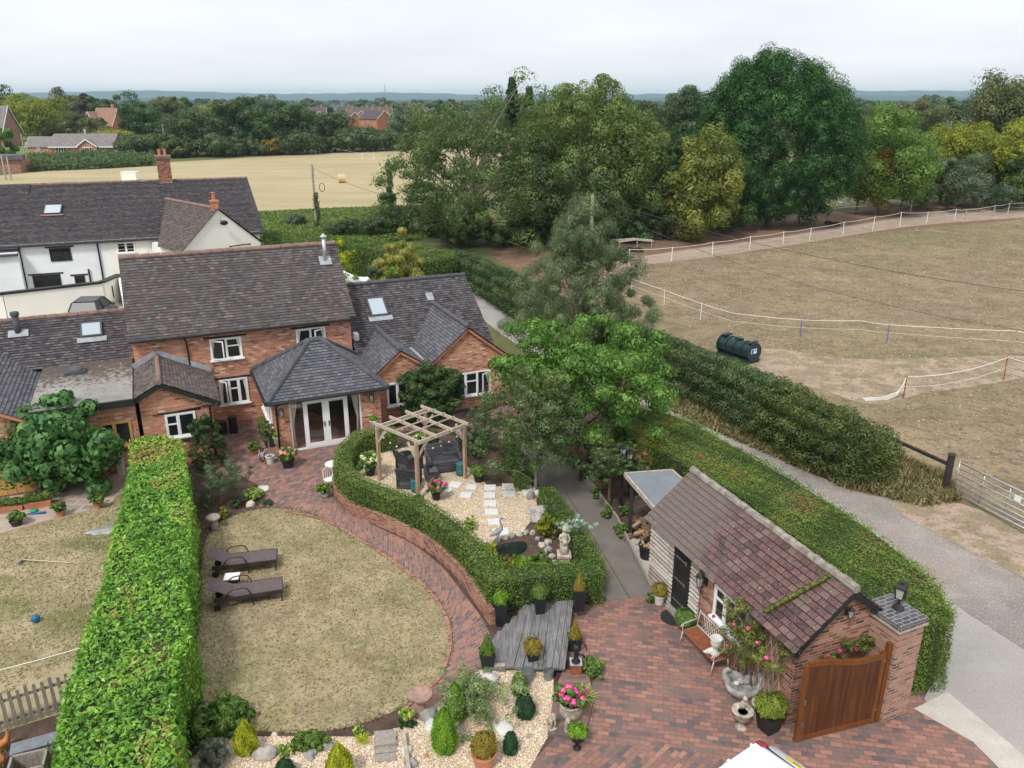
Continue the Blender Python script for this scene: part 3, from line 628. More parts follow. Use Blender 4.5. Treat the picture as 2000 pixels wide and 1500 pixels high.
# raised gravel terrace behind the curved brick wall
TZ = .42
TERR = smooth(PL([(775, 868), (720, 872), (680, 888), (656, 918), (657, 955), (690, 985), (760, 1012), (830, 1048), (885, 1092), (930, 1148), (962, 1195)], TZ), 4, False)
TER2 = PL([(1185, 1170), (1120, 1050), (1060, 955), (1010, 885), (930, 845), (850, 840)], TZ)
_f0, _f1 = P(960, 1122, 1.04), P(1172, 1104, 1.04)
TPOLY = [p for p in TERR if p.y > _f0.y+.1]+[_f0, _f1]+TER2[1:]
sheet('terrace_ground', TPOLY, TZ-.02, M['bed'], thick=TZ-.03)
sheet('terrace_gravel', PL([(700, 905), (760, 880), (860, 860), (955, 950), (1045, 950), (1050, 1000), (1020, 1040), (960, 1058), (925, 1062), (890, 1040), (860, 1005), (790, 985), (740, 962), (700, 940)], TZ), TZ, M['gravelbase'])
GR1 = PL([(700, 905), (760, 880), (860, 860), (910, 935), (955, 950), (1045, 950), (1050, 1000), (1020, 1040), (960, 1058), (925, 1062), (890, 1040), (860, 1005), (790, 985), (740, 962), (700, 940)], TZ)
GR2 = PL([(360, 1465), (385, 1430), (470, 1440), (560, 1440), (720, 1440), (785, 1420), (860, 1370), (905, 1330), (945, 1305), (1000, 1305), (1080, 1305), (1082, 1380), (1070, 1440), (1030, 1510), (1000, 1600), (340, 1640)])
sheet('rockery_gravel', GR2, .018, M['gravelbase'])
# retaining wall along the path
w_ = MB(); pts = TERR[3:]
for i in range(len(pts)-1):
    a, b = pts[i], pts[i+1]; d = (b-a).normalized(); n_ = Vector((d.y, -d.x, 0))
    if n_.dot(Vector((0, -1, 0))) < 0 and i > 12: n_ = -n_
    w_.bar((a.x, a.y, TZ/2+.02), (b.x, b.y, TZ/2+.02), .16, TZ+.04)
o = w_.build('garden_wall', M['brick_old']); tag(o, 'low curved brick retaining wall below the box hedge along the brick path', 'wall')
# pebbles: real stones
def pebbles(name, poly, n, z, seed, smin=.012, smax=.034):
    rg = np.random.default_rng(seed); q = scatter(rg, poly, n)
    oc = np.array([(1, 0, 0), (0, 1, 0), (-1, 0, 0), (0, -1, 0), (0, 0, 1)], float)
    fc = np.array([(0, 1, 4), (1, 2, 4), (2, 3, 4), (3, 0, 4)])
    s = rg.uniform(smin, smax, (n, 1, 1))*rg.uniform(.6, 1.3, (n, 1, 3)); th = rg.uniform(0, 6.28, n)
    v = oc[None]*s*rg.uniform(.75, 1.25, (n, 5, 1)); c_, s_ = np.cos(th)[:, None], np.sin(th)[:, None]
    x = v[:, :, 0]*c_-v[:, :, 1]*s_; y = v[:, :, 0]*s_+v[:, :, 1]*c_
    V = np.stack([x+q[:, 0:1], y+q[:, 1:2], v[:, :, 2]+z+.002], -1).reshape(-1, 3)
    Fc = (fc[None]+(np.arange(n)*5)[:, None, None]).reshape(-1)
    me = bpy.data.meshes.new(name); me.vertices.add(len(V)); me.vertices.foreach_set('co', V.reshape(-1))
    nf = n*4; me.loops.add(nf*3); me.loops.foreach_set('vertex_index', Fc.astype(np.int32)); me.polygons.add(nf)
    me.polygons.foreach_set('loop_start', np.arange(0, nf*3, 3, dtype=np.int32)); me.polygons.foreach_set('loop_total', np.full(nf, 3, np.int32)); me.update(calc_edges=True)
    a = me.attributes.new('tint', 'FLOAT', 'FACE'); a.data.foreach_set('value', np.repeat(rg.uniform(0, 1, n), 4).astype(np.float32))
    return tag(link_mesh(name, me, M['pebble']), 'loose pale gravel', 'gravel', kind='stuff')
m, t, b, o = newmat('pebble'); at = N(t, 'ShaderNodeAttribute', attribute_name='tint').outputs['Fac']
t.links.new(ramp(t, at, [(0, (.18, .12, .09)), (.15, (.42, .29, .18)), (.45, (.62, .47, .31)), (.75, (.76, .66, .52)), (1, (.86, .82, .76))]), b.inputs['Base Color']); b.inputs['Roughness'].default_value = .8; M['pebble'] = m
o = pebbles('gravel', GR1, 30000, TZ, 5, .008, .022); o['label'] = 'pale gravel covering the raised terrace around the pergola'
o = pebbles('gravel', GR2, 60000, .018, 6, .008, .023); o['label'] = 'pale gravel covering the rockery bed along the foreground'
def tufts(name, poly, n, z, seed, hgt, m, label, wid=.03, holes=()):
    rg = np.random.default_rng(seed); q = scatter(rg, poly, n)
    for h in holes: q = q[~inpoly(q, h)]
    n = len(q); p = np.column_stack([q, np.full(n, z+hgt*.4)]); nr = rg.normal(0, 1, (n, 3)); nr[:, 2] = .4
    me = leaf_mesh(name, p, nr, hgt, wid/hgt*2, 0, rg.uniform(0, 1, n), .2, seed, (0, 0, 1))
    return tag(link_mesh(name, me, m), label, 'grass', kind='stuff')
G['weed'] = leaf3('weed_leaf', (.07, .12, .035), (.14, .21, .06), (.22, .29, .09))
G['lawnblade'] = leaf3('parched_blade', (.26, .23, .12), (.38, .33, .19), (.44, .38, .24), (.22, .26, .08), .3)
tufts('grass', LAWN, 16000, .012, 8, .035, G['lawnblade'], 'parched short grass of the oval lawn')
sheet('gate_dirt', smooth(PL([(1740, 985), (1880, 985), (2010, 1050), (2200, 1160), (2100, 1200), (1980, 1120), (1860, 1060)]), 4), .014, M['worn'])
rg = np.random.default_rng(55); q = []
for i in range(len(LAWN)):
    a, b = LAWN[i], LAWN[(i+1) % len(LAWN)]; n = max(2, int((b-a).length*70)); u = rg.uniform(0, 1, n); q.append(np.column_stack([a.x+(b.x-a.x)*u+rg.normal(0, .05, n), a.y+(b.y-a.y)*u+rg.normal(0, .05, n), np.full(n, .035)]))
q = np.concatenate(q); nr = rg.normal(0, 1, q.shape); nr[:, 2] = .4
tag(link_mesh('lawn_edge_grass', leaf_mesh('lawn_edge_grass', q, nr, .07, .3, 0, rg.uniform(0, 1, len(q)), .2, 5, (0, 0, 1)), G['drygrass']), 'untrimmed longer grass along the edge of the oval lawn', 'grass', kind='stuff')
LL = PL([(-60, 1080), (0, 1045), (110, 1015), (215, 990), (245, 930), (300, 930), (300, 1290), (150, 1290), (-60, 1390)])
tufts('grass', LL, 12000, .008, 9, .035, G['lawnblade'], 'parched short grass of the neighbouring lawn left of the laurel hedge')
tufts('grass', PL([(1230, 520), (1640, 462), (2000, 425), (2300, 430), (2100, 1060), (1900, 960), (1760, 900), (1700, 780), (1500, 700), (1300, 620)]), 26000, .004, 10, .06, G['lawnblade'], 'dry grass tufts across the horse paddock', .05)
VERGE = PL([(1190, 740), (1260, 735), (1400, 800), (1550, 850), (1720, 880), (1850, 930), (1880, 980), (1800, 992), (1640, 950), (1450, 868), (1300, 800), (1215, 762)])
tufts('verge_grass', VERGE, 16000, .01, 12, .30, G['drygrass'], 'rough dry grass on the verge between the lane and the hawthorn hedge', .03)
tufts('weeds', PL([(480, 418), (640, 410), (830, 404), (900, 440), (820, 470), (620, 480), (500, 470)]), 26000, .004, 13, .4, G['weed'], 'tall green weeds at the edge of the stubble field', .12)
# ------------------------------------------------------------------ building helpers
def clipv(poly, f0, keep_above=True):
    out_ = []
    for i in range(len(poly)):
        a, b = poly[i], poly[(i+1) % len(poly)]; fa, fb = a[1]-f0, b[1]-f0
        if not keep_above: fa, fb = -fa, -fb
        if fa >= 0: out_.append(a)
        if (fa > 0 > fb) or (fa < 0 < fb):
            t = fa/(fa-fb); out_.append((a[0]+(b[0]-a[0])*t, a[1]+(b[1]-a[1])*t))
    return out_
def slope(mb, pts, gauge=.145, step=.024, thick=.05, seed=0):
    """a tiled roof slope: real overlapping courses on a planar polygon"""
    pts = [Vector(p) for p in pts]; n = Vector((0, 0, 0))
    for i in range(len(pts)): n += pts[i].cross(pts[(i+1) % len(pts)])
    n.normalize()
    if n.z < 0: n = -n
    t = Vector((-n.y, n.x, 0)).normalized(); b = n.cross(t); o = pts[0]
    rr = random.Random(seed)
    q = [((p-o).dot(t), (p-o).dot(b)) for p in pts]; v0 = min(a[1] for a in q); v1 = max(a[1] for a in q)
    k = 0; v = v0
    while v < v1-1e-4:
        e = min(v+gauge, v1); c = clipv(clipv(q, v), e, False)
        if len(c) >= 3:
            sg = lambda u: .006*math.sin(u*1.3+seed)+.004*math.sin(u*3.1+k*.7)
            P3 = [o+t*a+b*vv+n*(step*(1-(vv-v)/gauge)+sg(a)) for a, vv in c]
            nn = (P3[1]-P3[0]).cross(P3[2]-P3[0])
            uv = [(a, vv-v0) for a, vv in c]
            if nn.dot(n) < 0: P3.reverse(); uv.reverse()
            mb.face(P3, uv)
            low = [(a, vv) for a, vv in c if abs(vv-v) < 1e-5]
            if len(low) >= 2:
                a0, a1 = min(l[0] for l in low), max(l[0] for l in low)
                m_ = max(1, int((a1-a0)/.8))
                A = o+t*a0+b*v; B = o+t*a1+b*v; th_ = thick if k == 0 else step+.004
                mb.face([A+n*(step+.002), A-n*(th_-step), B-n*(th_-step), B+n*(step+.002)] if t.cross(b).dot(n) > 0 else [B+n*step, B-n*(th_-step), A-n*(th_-step), A+n*step], [(a0, v-v0), (a0, v-v0-.01), (a1, v-v0-.01), (a1, v-v0)])
        v = e; k += 1
def ridge_tiles(mb, a, b, r=.12, ln=.42, seed=0):
    a, b = Vector(a), Vector(b); n = max(1, int((b-a).length/ln)); rr = random.Random(seed)
    for i in range(n):
        p = a.lerp(b, i/n); q = a.lerp(b, (i+.965)/n); z = Vector((0, 0, rr.uniform(-.008, .008)))
        mb.tube([p+z, q+z+Vector((0, 0, .012))], [r, r*1.07], 8)
WID = [0]
def window(parent, p, t, w, h, cols=(0, .5, 1), top=None, mat='white', open_=None, sill=True, name='window', out_=.05, fr=.055, lintel=None, lead=False, curt=False):
    """p: lower left corner on the wall (seen from outside), t: unit direction to the right; n points outwards"""
    p = Vector(p); t = Vector(t).normalized(); up = Vector((0, 0, 1)); n = t.cross(up)*1.0
    # for a wall seen from outside with t to the right, outward is t x up
    f = MB(); g = MB()
    def bar(u0, v0, u1, v1, o0=.0, o1=out_):
        q = []
        for z in (o0, o1):
            q += [p+t*u0+up*v0+n*z, p+t*u1+up*v0+n*z, p+t*u1+up*v1+n*z, p+t*u0+up*v1+n*z]
        f.hexa([q[0], q[1], q[2], q[3], q[4], q[5], q[6], q[7]])
    bar(0, 0, fr, h); bar(w-fr, 0, w, h); bar(fr, 0, w-fr, fr); bar(fr, h-fr, w-fr, h)
    xs = [c*w for c in cols]
    for x in xs[1:-1]: bar(x-fr*.55, fr, x+fr*.55, h-fr)
    for i in range(len(xs)-1):
        x0 = xs[i]+fr*(1 if i == 0 else .55); x1 = xs[i+1]-fr*(1 if i == len(xs)-2 else .55)
        if open_ is not None and i in open_: continue
        bar(x0, fr, x0+fr*.6, h-fr, 0, out_*.8); bar(x1-fr*.6, fr, x1, h-fr, 0, out_*.8)
        bar(x0+fr*.6, fr, x1-fr*.6, fr*1.6, 0, out_*.8); bar(x0+fr*.6, h-fr*1.6, x1-fr*.6, h-fr, 0, out_*.8)
        if top and top[i]: bar(x0+fr*.6, h-fr-h*top[i], x1-fr*.6, h-fr-h*top[i]+fr, 0, out_*.9)
        if lead:
            for k in range(1, 3): bar(x0, h*k/3, x1, h*k/3+.02, 0, out_*.7)
    fo = f.build(name, M[mat], parent)
    g.face([p+t*fr*.5+up*fr*.5+n*.012, p+t*(w-fr*.5)+up*fr*.5+n*.012, p+t*(w-fr*.5)+up*(h-fr*.5)+n*.012, p+t*fr*.5+up*(h-fr*.5)+n*.012])
    g.build('pane', M['glass'], fo)
    if curt:
        for s0 in (0, 1):
            x = (lambda u: p+t*(u if s0 == 0 else w-u)+n*.016)
            cm = MB(); a_, b_ = fr*1.2, w*.17; cm.face([x(a_)+up*fr, x(a_+.05)+up*fr, x(a_+.07)+up*h*.5, x(b_)+up*(h-fr), x(a_)+up*(h-fr)]); cm.build('curtain', M['curtain'], fo)
    if sill:
        s = MB(); q = []
        for z in (-.045, .015):
            q += [p-t*.06+up*z, p+t*(w+.06)+up*z, p+t*(w+.06)+up*z+n*.13, p-t*.06+up*z+n*.13]
        s.hexa([q[0], q[3], q[2], q[1], q[4], q[7], q[6], q[5]]); s.build('sill', M[mat], fo)
    if open_ is not None:
        for i in open_:
            x0 = xs[i]+fr*.7; x1 = xs[i+1]-fr*.7; ww = x1-x0; hinge_r = (i == len(xs)-2) and len(xs) > 2
            an = .55; c_, s_ = math.cos(an), math.sin(an); cm = MB()
            hp = p+t*(x1 if not hinge_r else x0)+up*fr+n*out_ if False else p+t*(x0 if i == 0 else x1)+up*fr+n*(out_*.9)
            d = (t if i == 0 else -t)*c_+n*s_; hh = h-2*fr
            def cb(u0, v0, u1, v1):
                nn = d.cross(up).normalized()*.018
                cm.hexa([hp+d*u0+up*v0-nn, hp+d*u1+up*v0-nn, hp+d*u1+up*v0+nn, hp+d*u0+up*v0+nn, hp+d*u0+up*v1-nn, hp+d*u1+up*v1-nn, hp+d*u1+up*v1+nn, hp+d*u0+up*v1+nn])
            cb(0, 0, .05, hh); cb(ww-.05, 0, ww, hh); cb(.05, 0, ww-.05, .05); cb(.05, hh-.05, ww-.05, hh)
            co = cm.build('casement', M[mat], fo)
            gm = MB(); gm.face([hp+d*.05+up*.05, hp+d*(ww-.05)+up*.05, hp+d*(ww-.05)+up*(hh-.05), hp+d*.05+up*(hh-.05)]); gm.build('casement_pane', M['clear'], fo)
    if lintel:
        l = MB(); q = []
        for z in (h+.02, h+.02+lintel):
            q += [p-t*.22+up*z, p+t*(w+.22)+up*z, p+t*(w+.22)+up*z+n*.03, p-t*.22+up*z+n*.03]
        l.hexa([q[0], q[3], q[2], q[1], q[4], q[7], q[6], q[5]]); l.build('lintel', M['darkwood'], fo)
    return fo
def skylight(parent, c, n, t, w, h, open_=0.0, blind=True):
    c, n, t = Vector(c), Vector(n).normalized(), Vector(t).normalized(); b = n.cross(t)
    f = MB(); th = .07
    def br(u0, v0, u1, v1, z0=0, z1=.13):
        q = []
        for z in (z0, z1): q += [c+t*u0+b*v0+n*z, c+t*u1+b*v0+n*z, c+t*u1+b*v1+n*z, c+t*u0+b*v1+n*z]
        f.hexa(q)
    br(-w/2, -h/2, -w/2+th, h/2); br(w/2-th, -h/2, w/2, h/2); br(-w/2+th, -h/2, w/2-th, -h/2+th); br(-w/2+th, h/2-th, w/2-th, h/2)
    fo = f.build('skylight', M['ridge_grey'] if blind else M['blackplastic'], parent)
    g = MB(); g.face([c+t*(-w/2+th)+b*(-h/2+th)+n*.11, c+t*(w/2-th)+b*(-h/2+th)+n*.11, c+t*(w/2-th)+b*(h/2-th)+n*.11, c+t*(-w/2+th)+b*(h/2-th)+n*.11]); g.build('pane', M['skyglass'], fo)
    a = MB(); q = []
    for z in (.02, .05): q += [c+t*(-w/2-.15)+b*(-h/2-.28)+n*z, c+t*(w/2+.15)+b*(-h/2-.28)+n*z, c+t*(w/2+.15)+b*(-h/2)+n*z, c+t*(-w/2-.15)+b*(-h/2)+n*z]
    a.hexa(q); a.build('flashing', M['lead'] if blind else M['ridge'], fo)
    return fo
def flue(parent, base, r, h, mat='steel', plate=True):
    b = Vector(base); f = MB(); f.smooth = True
    f.tube([b, b+Vector((0, 0, h))], r, 14); fo = f.build('flue', M[mat], parent)
    c = MB(); c.lathe([(r*1.1, 0), (r*1.9, .02), (r*1.9, .05), (r*.4, .16), (0.01, .18)] if mat == 'steel' else [(r*1.25, -.06), (r*1.35, .0), (r*1.25, .10), (r*.9, .12)], b+Vector((0, 0, h+.03)), 14); c.build('cowl', M[mat], fo)
    return fo
def downpipe(parent, pts, r=.038, mat='blackplastic', name='downpipe'):
    m_ = MB(); m_.smooth = True; m_.tube(pts, r, 8); m_.build(name, M[mat], parent)
def gutter(parent, a, b, r=.06, mat='blackplastic'):
    m_ = MB(); m_.tube([a, b], r, 8); return m_.build('gutter', M[mat], parent)
def wall_lamp(parent, p, n, size=1.0):
    p, n = Vector(p), Vector(n).normalized(); m_ = MB(); s = size
    m_.box(p+n*.02, (.10*s, .04, .16*s), math.atan2(n.y, n.x)+math.pi/2)
    m_.tube([p+n*.02+Vector((0, 0, -.05*s)), p+n*.10*s+Vector((0, 0, -.12*s)), p+n*.17*s+Vector((0, 0, -.10*s))], .013*s, 6)
    c = p+n*.17*s; m_.lathe([(.05*s, -.10*s), (.055*s, -.08*s)], c, 6)
    m_.lathe([(.10*s, .16*s), (.06*s, .22*s), (.015*s, .27*s), (.01*s, .32*s)], c, 6)
    for k in range(6):
        a = math.pi*k/3; m_.tube([c+Vector((.052*s*math.cos(a), .052*s*math.sin(a), -.08*s)), c+Vector((.09*s*math.cos(a), .09*s*math.sin(a), .16*s))], .007*s, 4)
    o = m_.build('wall_lantern', M['black'], parent)
    g = MB(); g.lathe([(.045*s, -.075*s), (.082*s, .155*s)], c, 6); g.build('lantern_glass', M['lampglass'], o)
m, t, b, o = newmat('lantern_glass'); b.inputs['Base Color'].default_value = (.42, .42, .36, 1); b.inputs['Roughness'].default_value = .25; M['lampglass'] = m
X, Y_ = Vector((1, 0, 0)), Vector((0, 1, 0))
def V(a, b, z=0): return Vector((a, b-35.0, z))
# ------------------------------------------------------------------ the brick house with its extensions
H = thing('brick_house', 'red brick cottage with long clay tiled roof, hipped garden room and twin gabled wing', 'house', W(0, 35), TH)
EZ, RZ, RB, A0, A1 = 4.32, 7.1, 38.0, -1.45, 7.75
w_ = MB(); w_.prism([V(A0+.05, 35.05), V(A1-.1, 35.05), V(A1-.1, 41.0), V(A0+.05, 41.0)], 0, EZ)
for a in (A0+.05, A1-.1):
    w_.face([V(a, 35.05, EZ), V(a, 41.0, EZ), V(a, RB, RZ-.08)]) if a < 0 else w_.face([V(a, 35.05, EZ), V(a, 41.0, EZ), V(a, RB, RZ-.08)][::1])
w_.build('wall', M['brick'], H)
r_ = MB(); slope(r_, [V(A0-.05, 34.78, EZ-.12), V(A1+.1, 34.78, EZ-.12), V(A1+.1, RB, RZ), V(A0-.05, RB, RZ)], seed=1)
slope(r_, [V(A0-.05, 41.25, EZ-.12), V(A1+.1, 41.25, EZ-.12), V(A1+.1, RB, RZ), V(A0-.05, RB, RZ)], seed=2)
r_.prism([V(A0-.02, 34.85), V(A1+.07, 34.85), V(A1+.07, 35.06), V(A0-.02, 35.06)], EZ-.16, EZ-.08)
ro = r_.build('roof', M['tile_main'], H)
m_ = MB(); ridge_tiles(m_, V(A0-.03, RB, RZ), V(A1+.08, RB, RZ)); m_.build('ridge_tiles', M['ridge'], ro)
fl = flue(ro, V(7.15, 37.25, 6.35), .085, 1.15)
m_ = MB(); m_.box(V(7.15, 37.22, 6.47), (.55, .5, .03), m=Matrix.Rotation(R(42), 3, 'X')); m_.build('flashing', M['lead'], ro)
gutter(H, V(A0-.05, 34.70, EZ-.10), V(A1+.12, 34.70, EZ-.10))
downpipe(H, [V(.60, 34.72, 4.15), V(.66, 34.95, 3.95), V(.68, 34.97, 3.6), V(.68, 34.97, 2.9)])
window(H, V(1.56, 35.05, 2.95), X, 1.30, .95, (0, .5, 1), (0, .36), open_=(0,), lintel=.08, curt=True)
window(H, V(5.18, 35.05, 2.95), X, 1.30, .98, (0, .5, 1), (0, 0), open_=(1,), lintel=.08, curt=True)
window(H, V(1.72, 35.05, .88), X, 1.20, 1.16, (0, .34, .68, 1), (0, .36, 0), open_=(0,), lintel=.08, curt=True)
# corner quoin / bracket with flue at the right eave
m_ = MB(); m_.box(V(7.7, 34.75, 4.25), (.25, .2, .14)); m_.build('eaves_bracket', M['blackplastic'], H)
# garden room: hipped roof, french doors
C0, C1, CB = 3.42, 7.72, 30.7
w_ = MB(); D0, D1 = 4.0, 6.9
w_.prism([V(C0, CB), V(D0, CB), V(D0, CB+.28), V(C0+.28, CB+.28), V(C0+.28, 35.0), V(C0, 35.0)], 0, 2.36)
w_.prism([V(D1, CB), V(C1, CB), V(C1, 35.0), V(C1-.28, 35.0), V(C1-.28, CB+.28), V(D1, CB+.28)], 0, 2.36)
w_.prism([V(D0, CB+.003), V(D1, CB+.003), V(D1, CB+.27), V(D0, CB+.27)], 2.16, 2.36, bot=True)
w_.build('garden_room_wall', M['brick'], H)
m_ = MB(); m_.box(V((C0+D0)/2, CB-.005, .09), (D0-C0+.01, .02, .18)); m_.box(V((C1+D1)/2, CB-.005, .09), (C1-D1+.01, .02, .18)); m_.build('plinth', M['ridge_grey'], H)
m_ = MB(); m_.box(V((C0+C1)/2, 32.9, .03), (C1-C0-.6, 3.8, .04)); fo = m_.build('floor', M['floorbrown'], H)
m_ = MB(); m_.box(V((C0+C1)/2, 34.9, 1.2), (C1-C0-.6, .04, 2.3)); m_.box(V((C0+C1)/2, 32.9, 2.33), (C1-C0-.6, 3.8, .03)); m_.build('room_lining', M['room'], H)
m_ = MB(); m_.ball(V(5.5, 32.2, .06), (.75, .5, .02), wob=.2); m_.build('rug', M['curtain'], fo)
# door set: two side lights and a pair of doors, real openings
f = MB()
def dbar(u0, v0, u1, v1, y0=.04, y1=.13):
    f.box(V((u0+u1)/2, CB+(y0+y1)/2, (v0+v1)/2), (u1-u0, y1-y0, v1-v0))
dbar(D0, 0.02, D0+.06, 2.16); dbar(D1-.06, .02, D1, 2.16); dbar(D0+.06, 2.09, D1-.06, 2.16); dbar(D0+.06, .02, D1-.06, .08)
xs = [D0+.06, D0+.58, D0+1.45, D0+2.32, D1-.06]
for x in xs[1:4]: dbar(x-.03, .08, x+.03, 2.09)
fo = f.build('door_frame', M['white'], H)
for i in (0, 3): g = MB(); g.face([V(xs[i]+.03, CB+.08, .08), V(xs[i+1]-.03, CB+.08, .08), V(xs[i+1]-.03, CB+.08, 2.09), V(xs[i]+.03, CB+.08, 2.09)]); g.build('side_light', M['clear'], fo)
for i in (1, 2):
    f = MB(); u0, u1 = xs[i]+.03, xs[i+1]-.03
    dbar(u0, .08, u0+.11, 2.09, .03, .10); dbar(u1-.11, .08, u1, 2.09, .03, .10); dbar(u0+.11, 1.97, u1-.11, 2.09, .03, .10); dbar(u0+.11, .08, u1-.11, .24, .03, .10)
    do = f.build('glazed_door', M['white'], fo)
    g = MB(); g.face([V(u0+.11, CB+.065, .24), V(u1-.11, CB+.065, .24), V(u1-.11, CB+.065, 1.97), V(u0+.11, CB+.065, 1.97)]); g.build('pane', M['clear'], fo)
    hx = u1-.055 if i == 1 else u0+.055
    m_ = MB(); m_.box(V(hx, CB+.02, 1.02), (.035, .02, .24)); m_.box(V(hx+(-.05 if i == 1 else .05), CB-.02, 1.08), (.13, .02, .02)); m_.build('handle', M['black'], fo)
m_ = MB(); m_.box(V(4.72, CB+.02, 1.07), (.0, .0, .0)) if False else None
for s, x in ((1, D0+.16), (-1, D1-.16)):
    m_ = MB(); rg_ = random.Random(3)
    for k in range(6):
        x = D0+.10 if s > 0 else D1-.10; u = x+s*k*.045; pts = [V(u, CB+.22, 2.08), V(u-s*k*.02, CB+.24, 1.5), V(x+s*k*.008, CB+.22, 1.05), V(x+s*k*.016, CB+.24, .10)]
        m_.tube(pts, [.035, .035, .028, .04], 6)
    m_.smooth = True; m_.build('curtain', M['curtain'], H)
window(H, V(C0, 34.2, .85), -Y_, 2.6, 1.2, (0, .33, .66, 1), None, lintel=None)
r_ = MB(); e0, e1, f0, f1 = C0-.27, C1+.28, CB-.25, 34.98; AZ = 4.02; EC = 2.33
ap0, ap1 = V(5.35, 32.75, AZ), V(5.85, 32.75, AZ)
slope(r_, [V(e0, f0, EC), V(e1, f0, EC), ap1, ap0], seed=3); slope(r_, [V(e1, f0, EC), V(e1, f1, EC), ap1], seed=4)
slope(r_, [V(e1, f1, EC), V(e0, f1, EC), ap0, ap1], seed=5); slope(r_, [V(e0, f1, EC), V(e0, f0, EC), ap0], seed=6)
r_.prism([V(e0+.05, f0+.05), V(e1-.05, f0+.05), V(e1-.05, f1), V(e0+.05, f1)], EC-.10, EC-.02, bot=True)
ro = r_.build('hipped_roof', M['tile_grey'], H)
m_ = MB()
for a in (V(e0, f0, EC+.02), V(e0, f1, EC+.02)): ridge_tiles(m_, a, ap0, .11, .5)
for a in (V(e1, f0, EC+.02), V(e1, f1, EC+.02)): ridge_tiles(m_, a, ap1, .11, .5)
ridge_tiles(m_, ap0, ap1, .12, .25); m_.build('ridge_tiles', M['ridge_grey'], ro)
gutter(H, V(e0-.03, f0-.05, EC-.05), V(e1+.03, f0-.05, EC-.05)); gutter(H, V(e0-.05, f0, EC-.05), V(e0-.05, f1, EC-.05))
downpipe(H, [V(C0+.2, f0-.05, EC-.08), V(C0+.08, CB-.05, 2.05), V(C0+.07, CB-.05, .05)])
wall_lamp(H, V(3.68, CB, 1.75), -Y_, 1.1); wall_lamp(H, V(7.32, CB, 1.85), -Y_, 1.1)
# porch with a low gable left of the garden room
PB_, pr = 31.4, -.55
w_ = MB(); w_.prism([V(-1.35, PB_), V(1.2, PB_), V(1.2, 35.0), V(-1.35, 35.0)], 0, 2.5)
w_.face([V(-1.35, PB_, 2.5), V(1.2, PB_, 2.5), V(1.2, PB_, 2.54), V(pr, PB_, 3.40), V(-1.35, PB_, 2.95)])
w_.face([V(-1.35, 35, 2.5), V(-1.35, PB_, 2.5), V(-1.35, PB_, 2.95), V(-1.35, 35, 2.95)])
w_.build('porch_wall', M['brick'], H)
r_ = MB(); slope(r_, [V(pr, PB_-.25, 3.5), V(1.5, PB_-.25, 2.45), V(1.5, 35.0, 2.45), V(pr, 35.0, 3.5)], seed=8); slope(r_, [V(pr, PB_-.25, 3.5), V(-1.5, PB_-.25, 2.98), V(-1.5, 35.0, 2.98), V(pr, 35.0, 3.5)], seed=9)
ro = r_.build('porch_roof', M['tile_brown'], H)
m_ = MB(); ridge_tiles(m_, V(pr, PB_-.25, 3.51), V(pr, 35, 3.51), .09, .35); m_.build('ridge_tiles', M['ridge'], ro)
m_ = MB(); m_.bar(V(pr, PB_-.22, 3.38), V(1.5, PB_-.22, 2.33), .05, .16); m_.bar(V(pr, PB_-.22, 3.38), V(-1.5, PB_-.22, 2.86), .05, .16); m_.build('barge_board', M['black'], ro)
m_ = MB(); m_.bar(V(pr, 34.98, 3.62), V(1.5, 34.98, 2.57), .05, .22); m_.bar(V(pr, 34.98, 3.62), V(-1.5, 34.98, 3.1), .05, .22); m_.build('flashing', M['lead'], ro)
window(H, V(-.55, PB_, 1.15), X, 1.1, .98, (0, .42, 1), (.4, 0), lintel=.07)
downpipe(H, [V(-.95, PB_-.05, 2.18), V(1.15, PB_-.05, 2.28)], .022, name='cable'); downpipe(H, [V(1.42, PB_-.3, 2.4), V(1.1, PB_-.05, 2.2), V(1.1, PB_-.05, .05)])
wall_lamp(H, V(.86, PB_, 1.75), -Y_, 1.1)
# right wing: long low roof with two front gables
w_ = MB(); w_.prism([V(7.9, 32.0), V(14.2, 32.0), V(14.2, 41.5), V(7.6, 41.5), V(7.6, 35.06), V(7.9, 35.06)], 0, 2.35)
w_.face([V(7.9, 32.0, 2.35), V(10.3, 32.0, 2.35), V(10.3, 32, 2.5), V(9.0, 32.0, 3.28)]); w_.face([V(10.3, 32.0, 2.35), V(14.2, 32.0, 2.35), V(12.15, 32.0, 3.95), V(10.3, 32, 2.5)])
w_.face([V(14.2, 34.9, 2.35), V(14.2, 41.5, 2.35), V(14.2, 38.1, 4.92)]); w_.build('wing_wall', M['brick'], H)
m_ = MB(); m_.box(V(11.05, 31.995, .09), (6.32, .02, .18)); m_.build('plinth', M['ridge_grey'], H)
r_ = MB(); sl = (5.02-2.5)/(38.1-34.5)
slope(r_, [V(7.72, 34.2, 2.3), V(14.4, 34.2, 2.3), V(14.4, 38.1, 5.02), V(7.72, 38.1, 5.02)], seed=11); slope(r_, [V(7.72, 41.9, 2.3), V(14.4, 41.9, 2.3), V(14.4, 38.1, 5.02), V(7.72, 38.1, 5.02)], seed=12)
ro = r_.build('wing_roof', M['tile_dark'], H)
m_ = MB(); ridge_tiles(m_, V(7.75, 38.1, 5.03), V(14.4, 38.1, 5.03), .1, .4); m_.build('ridge_tiles', M['ridge_grey'], ro)
nrm = Vector((0, -(5.02-2.3), 3.9)).normalized()
skylight(ro, V(9.35, 36.75, 4.10), nrm, X, .85, 1.15, blind=True)
r_ = MB()
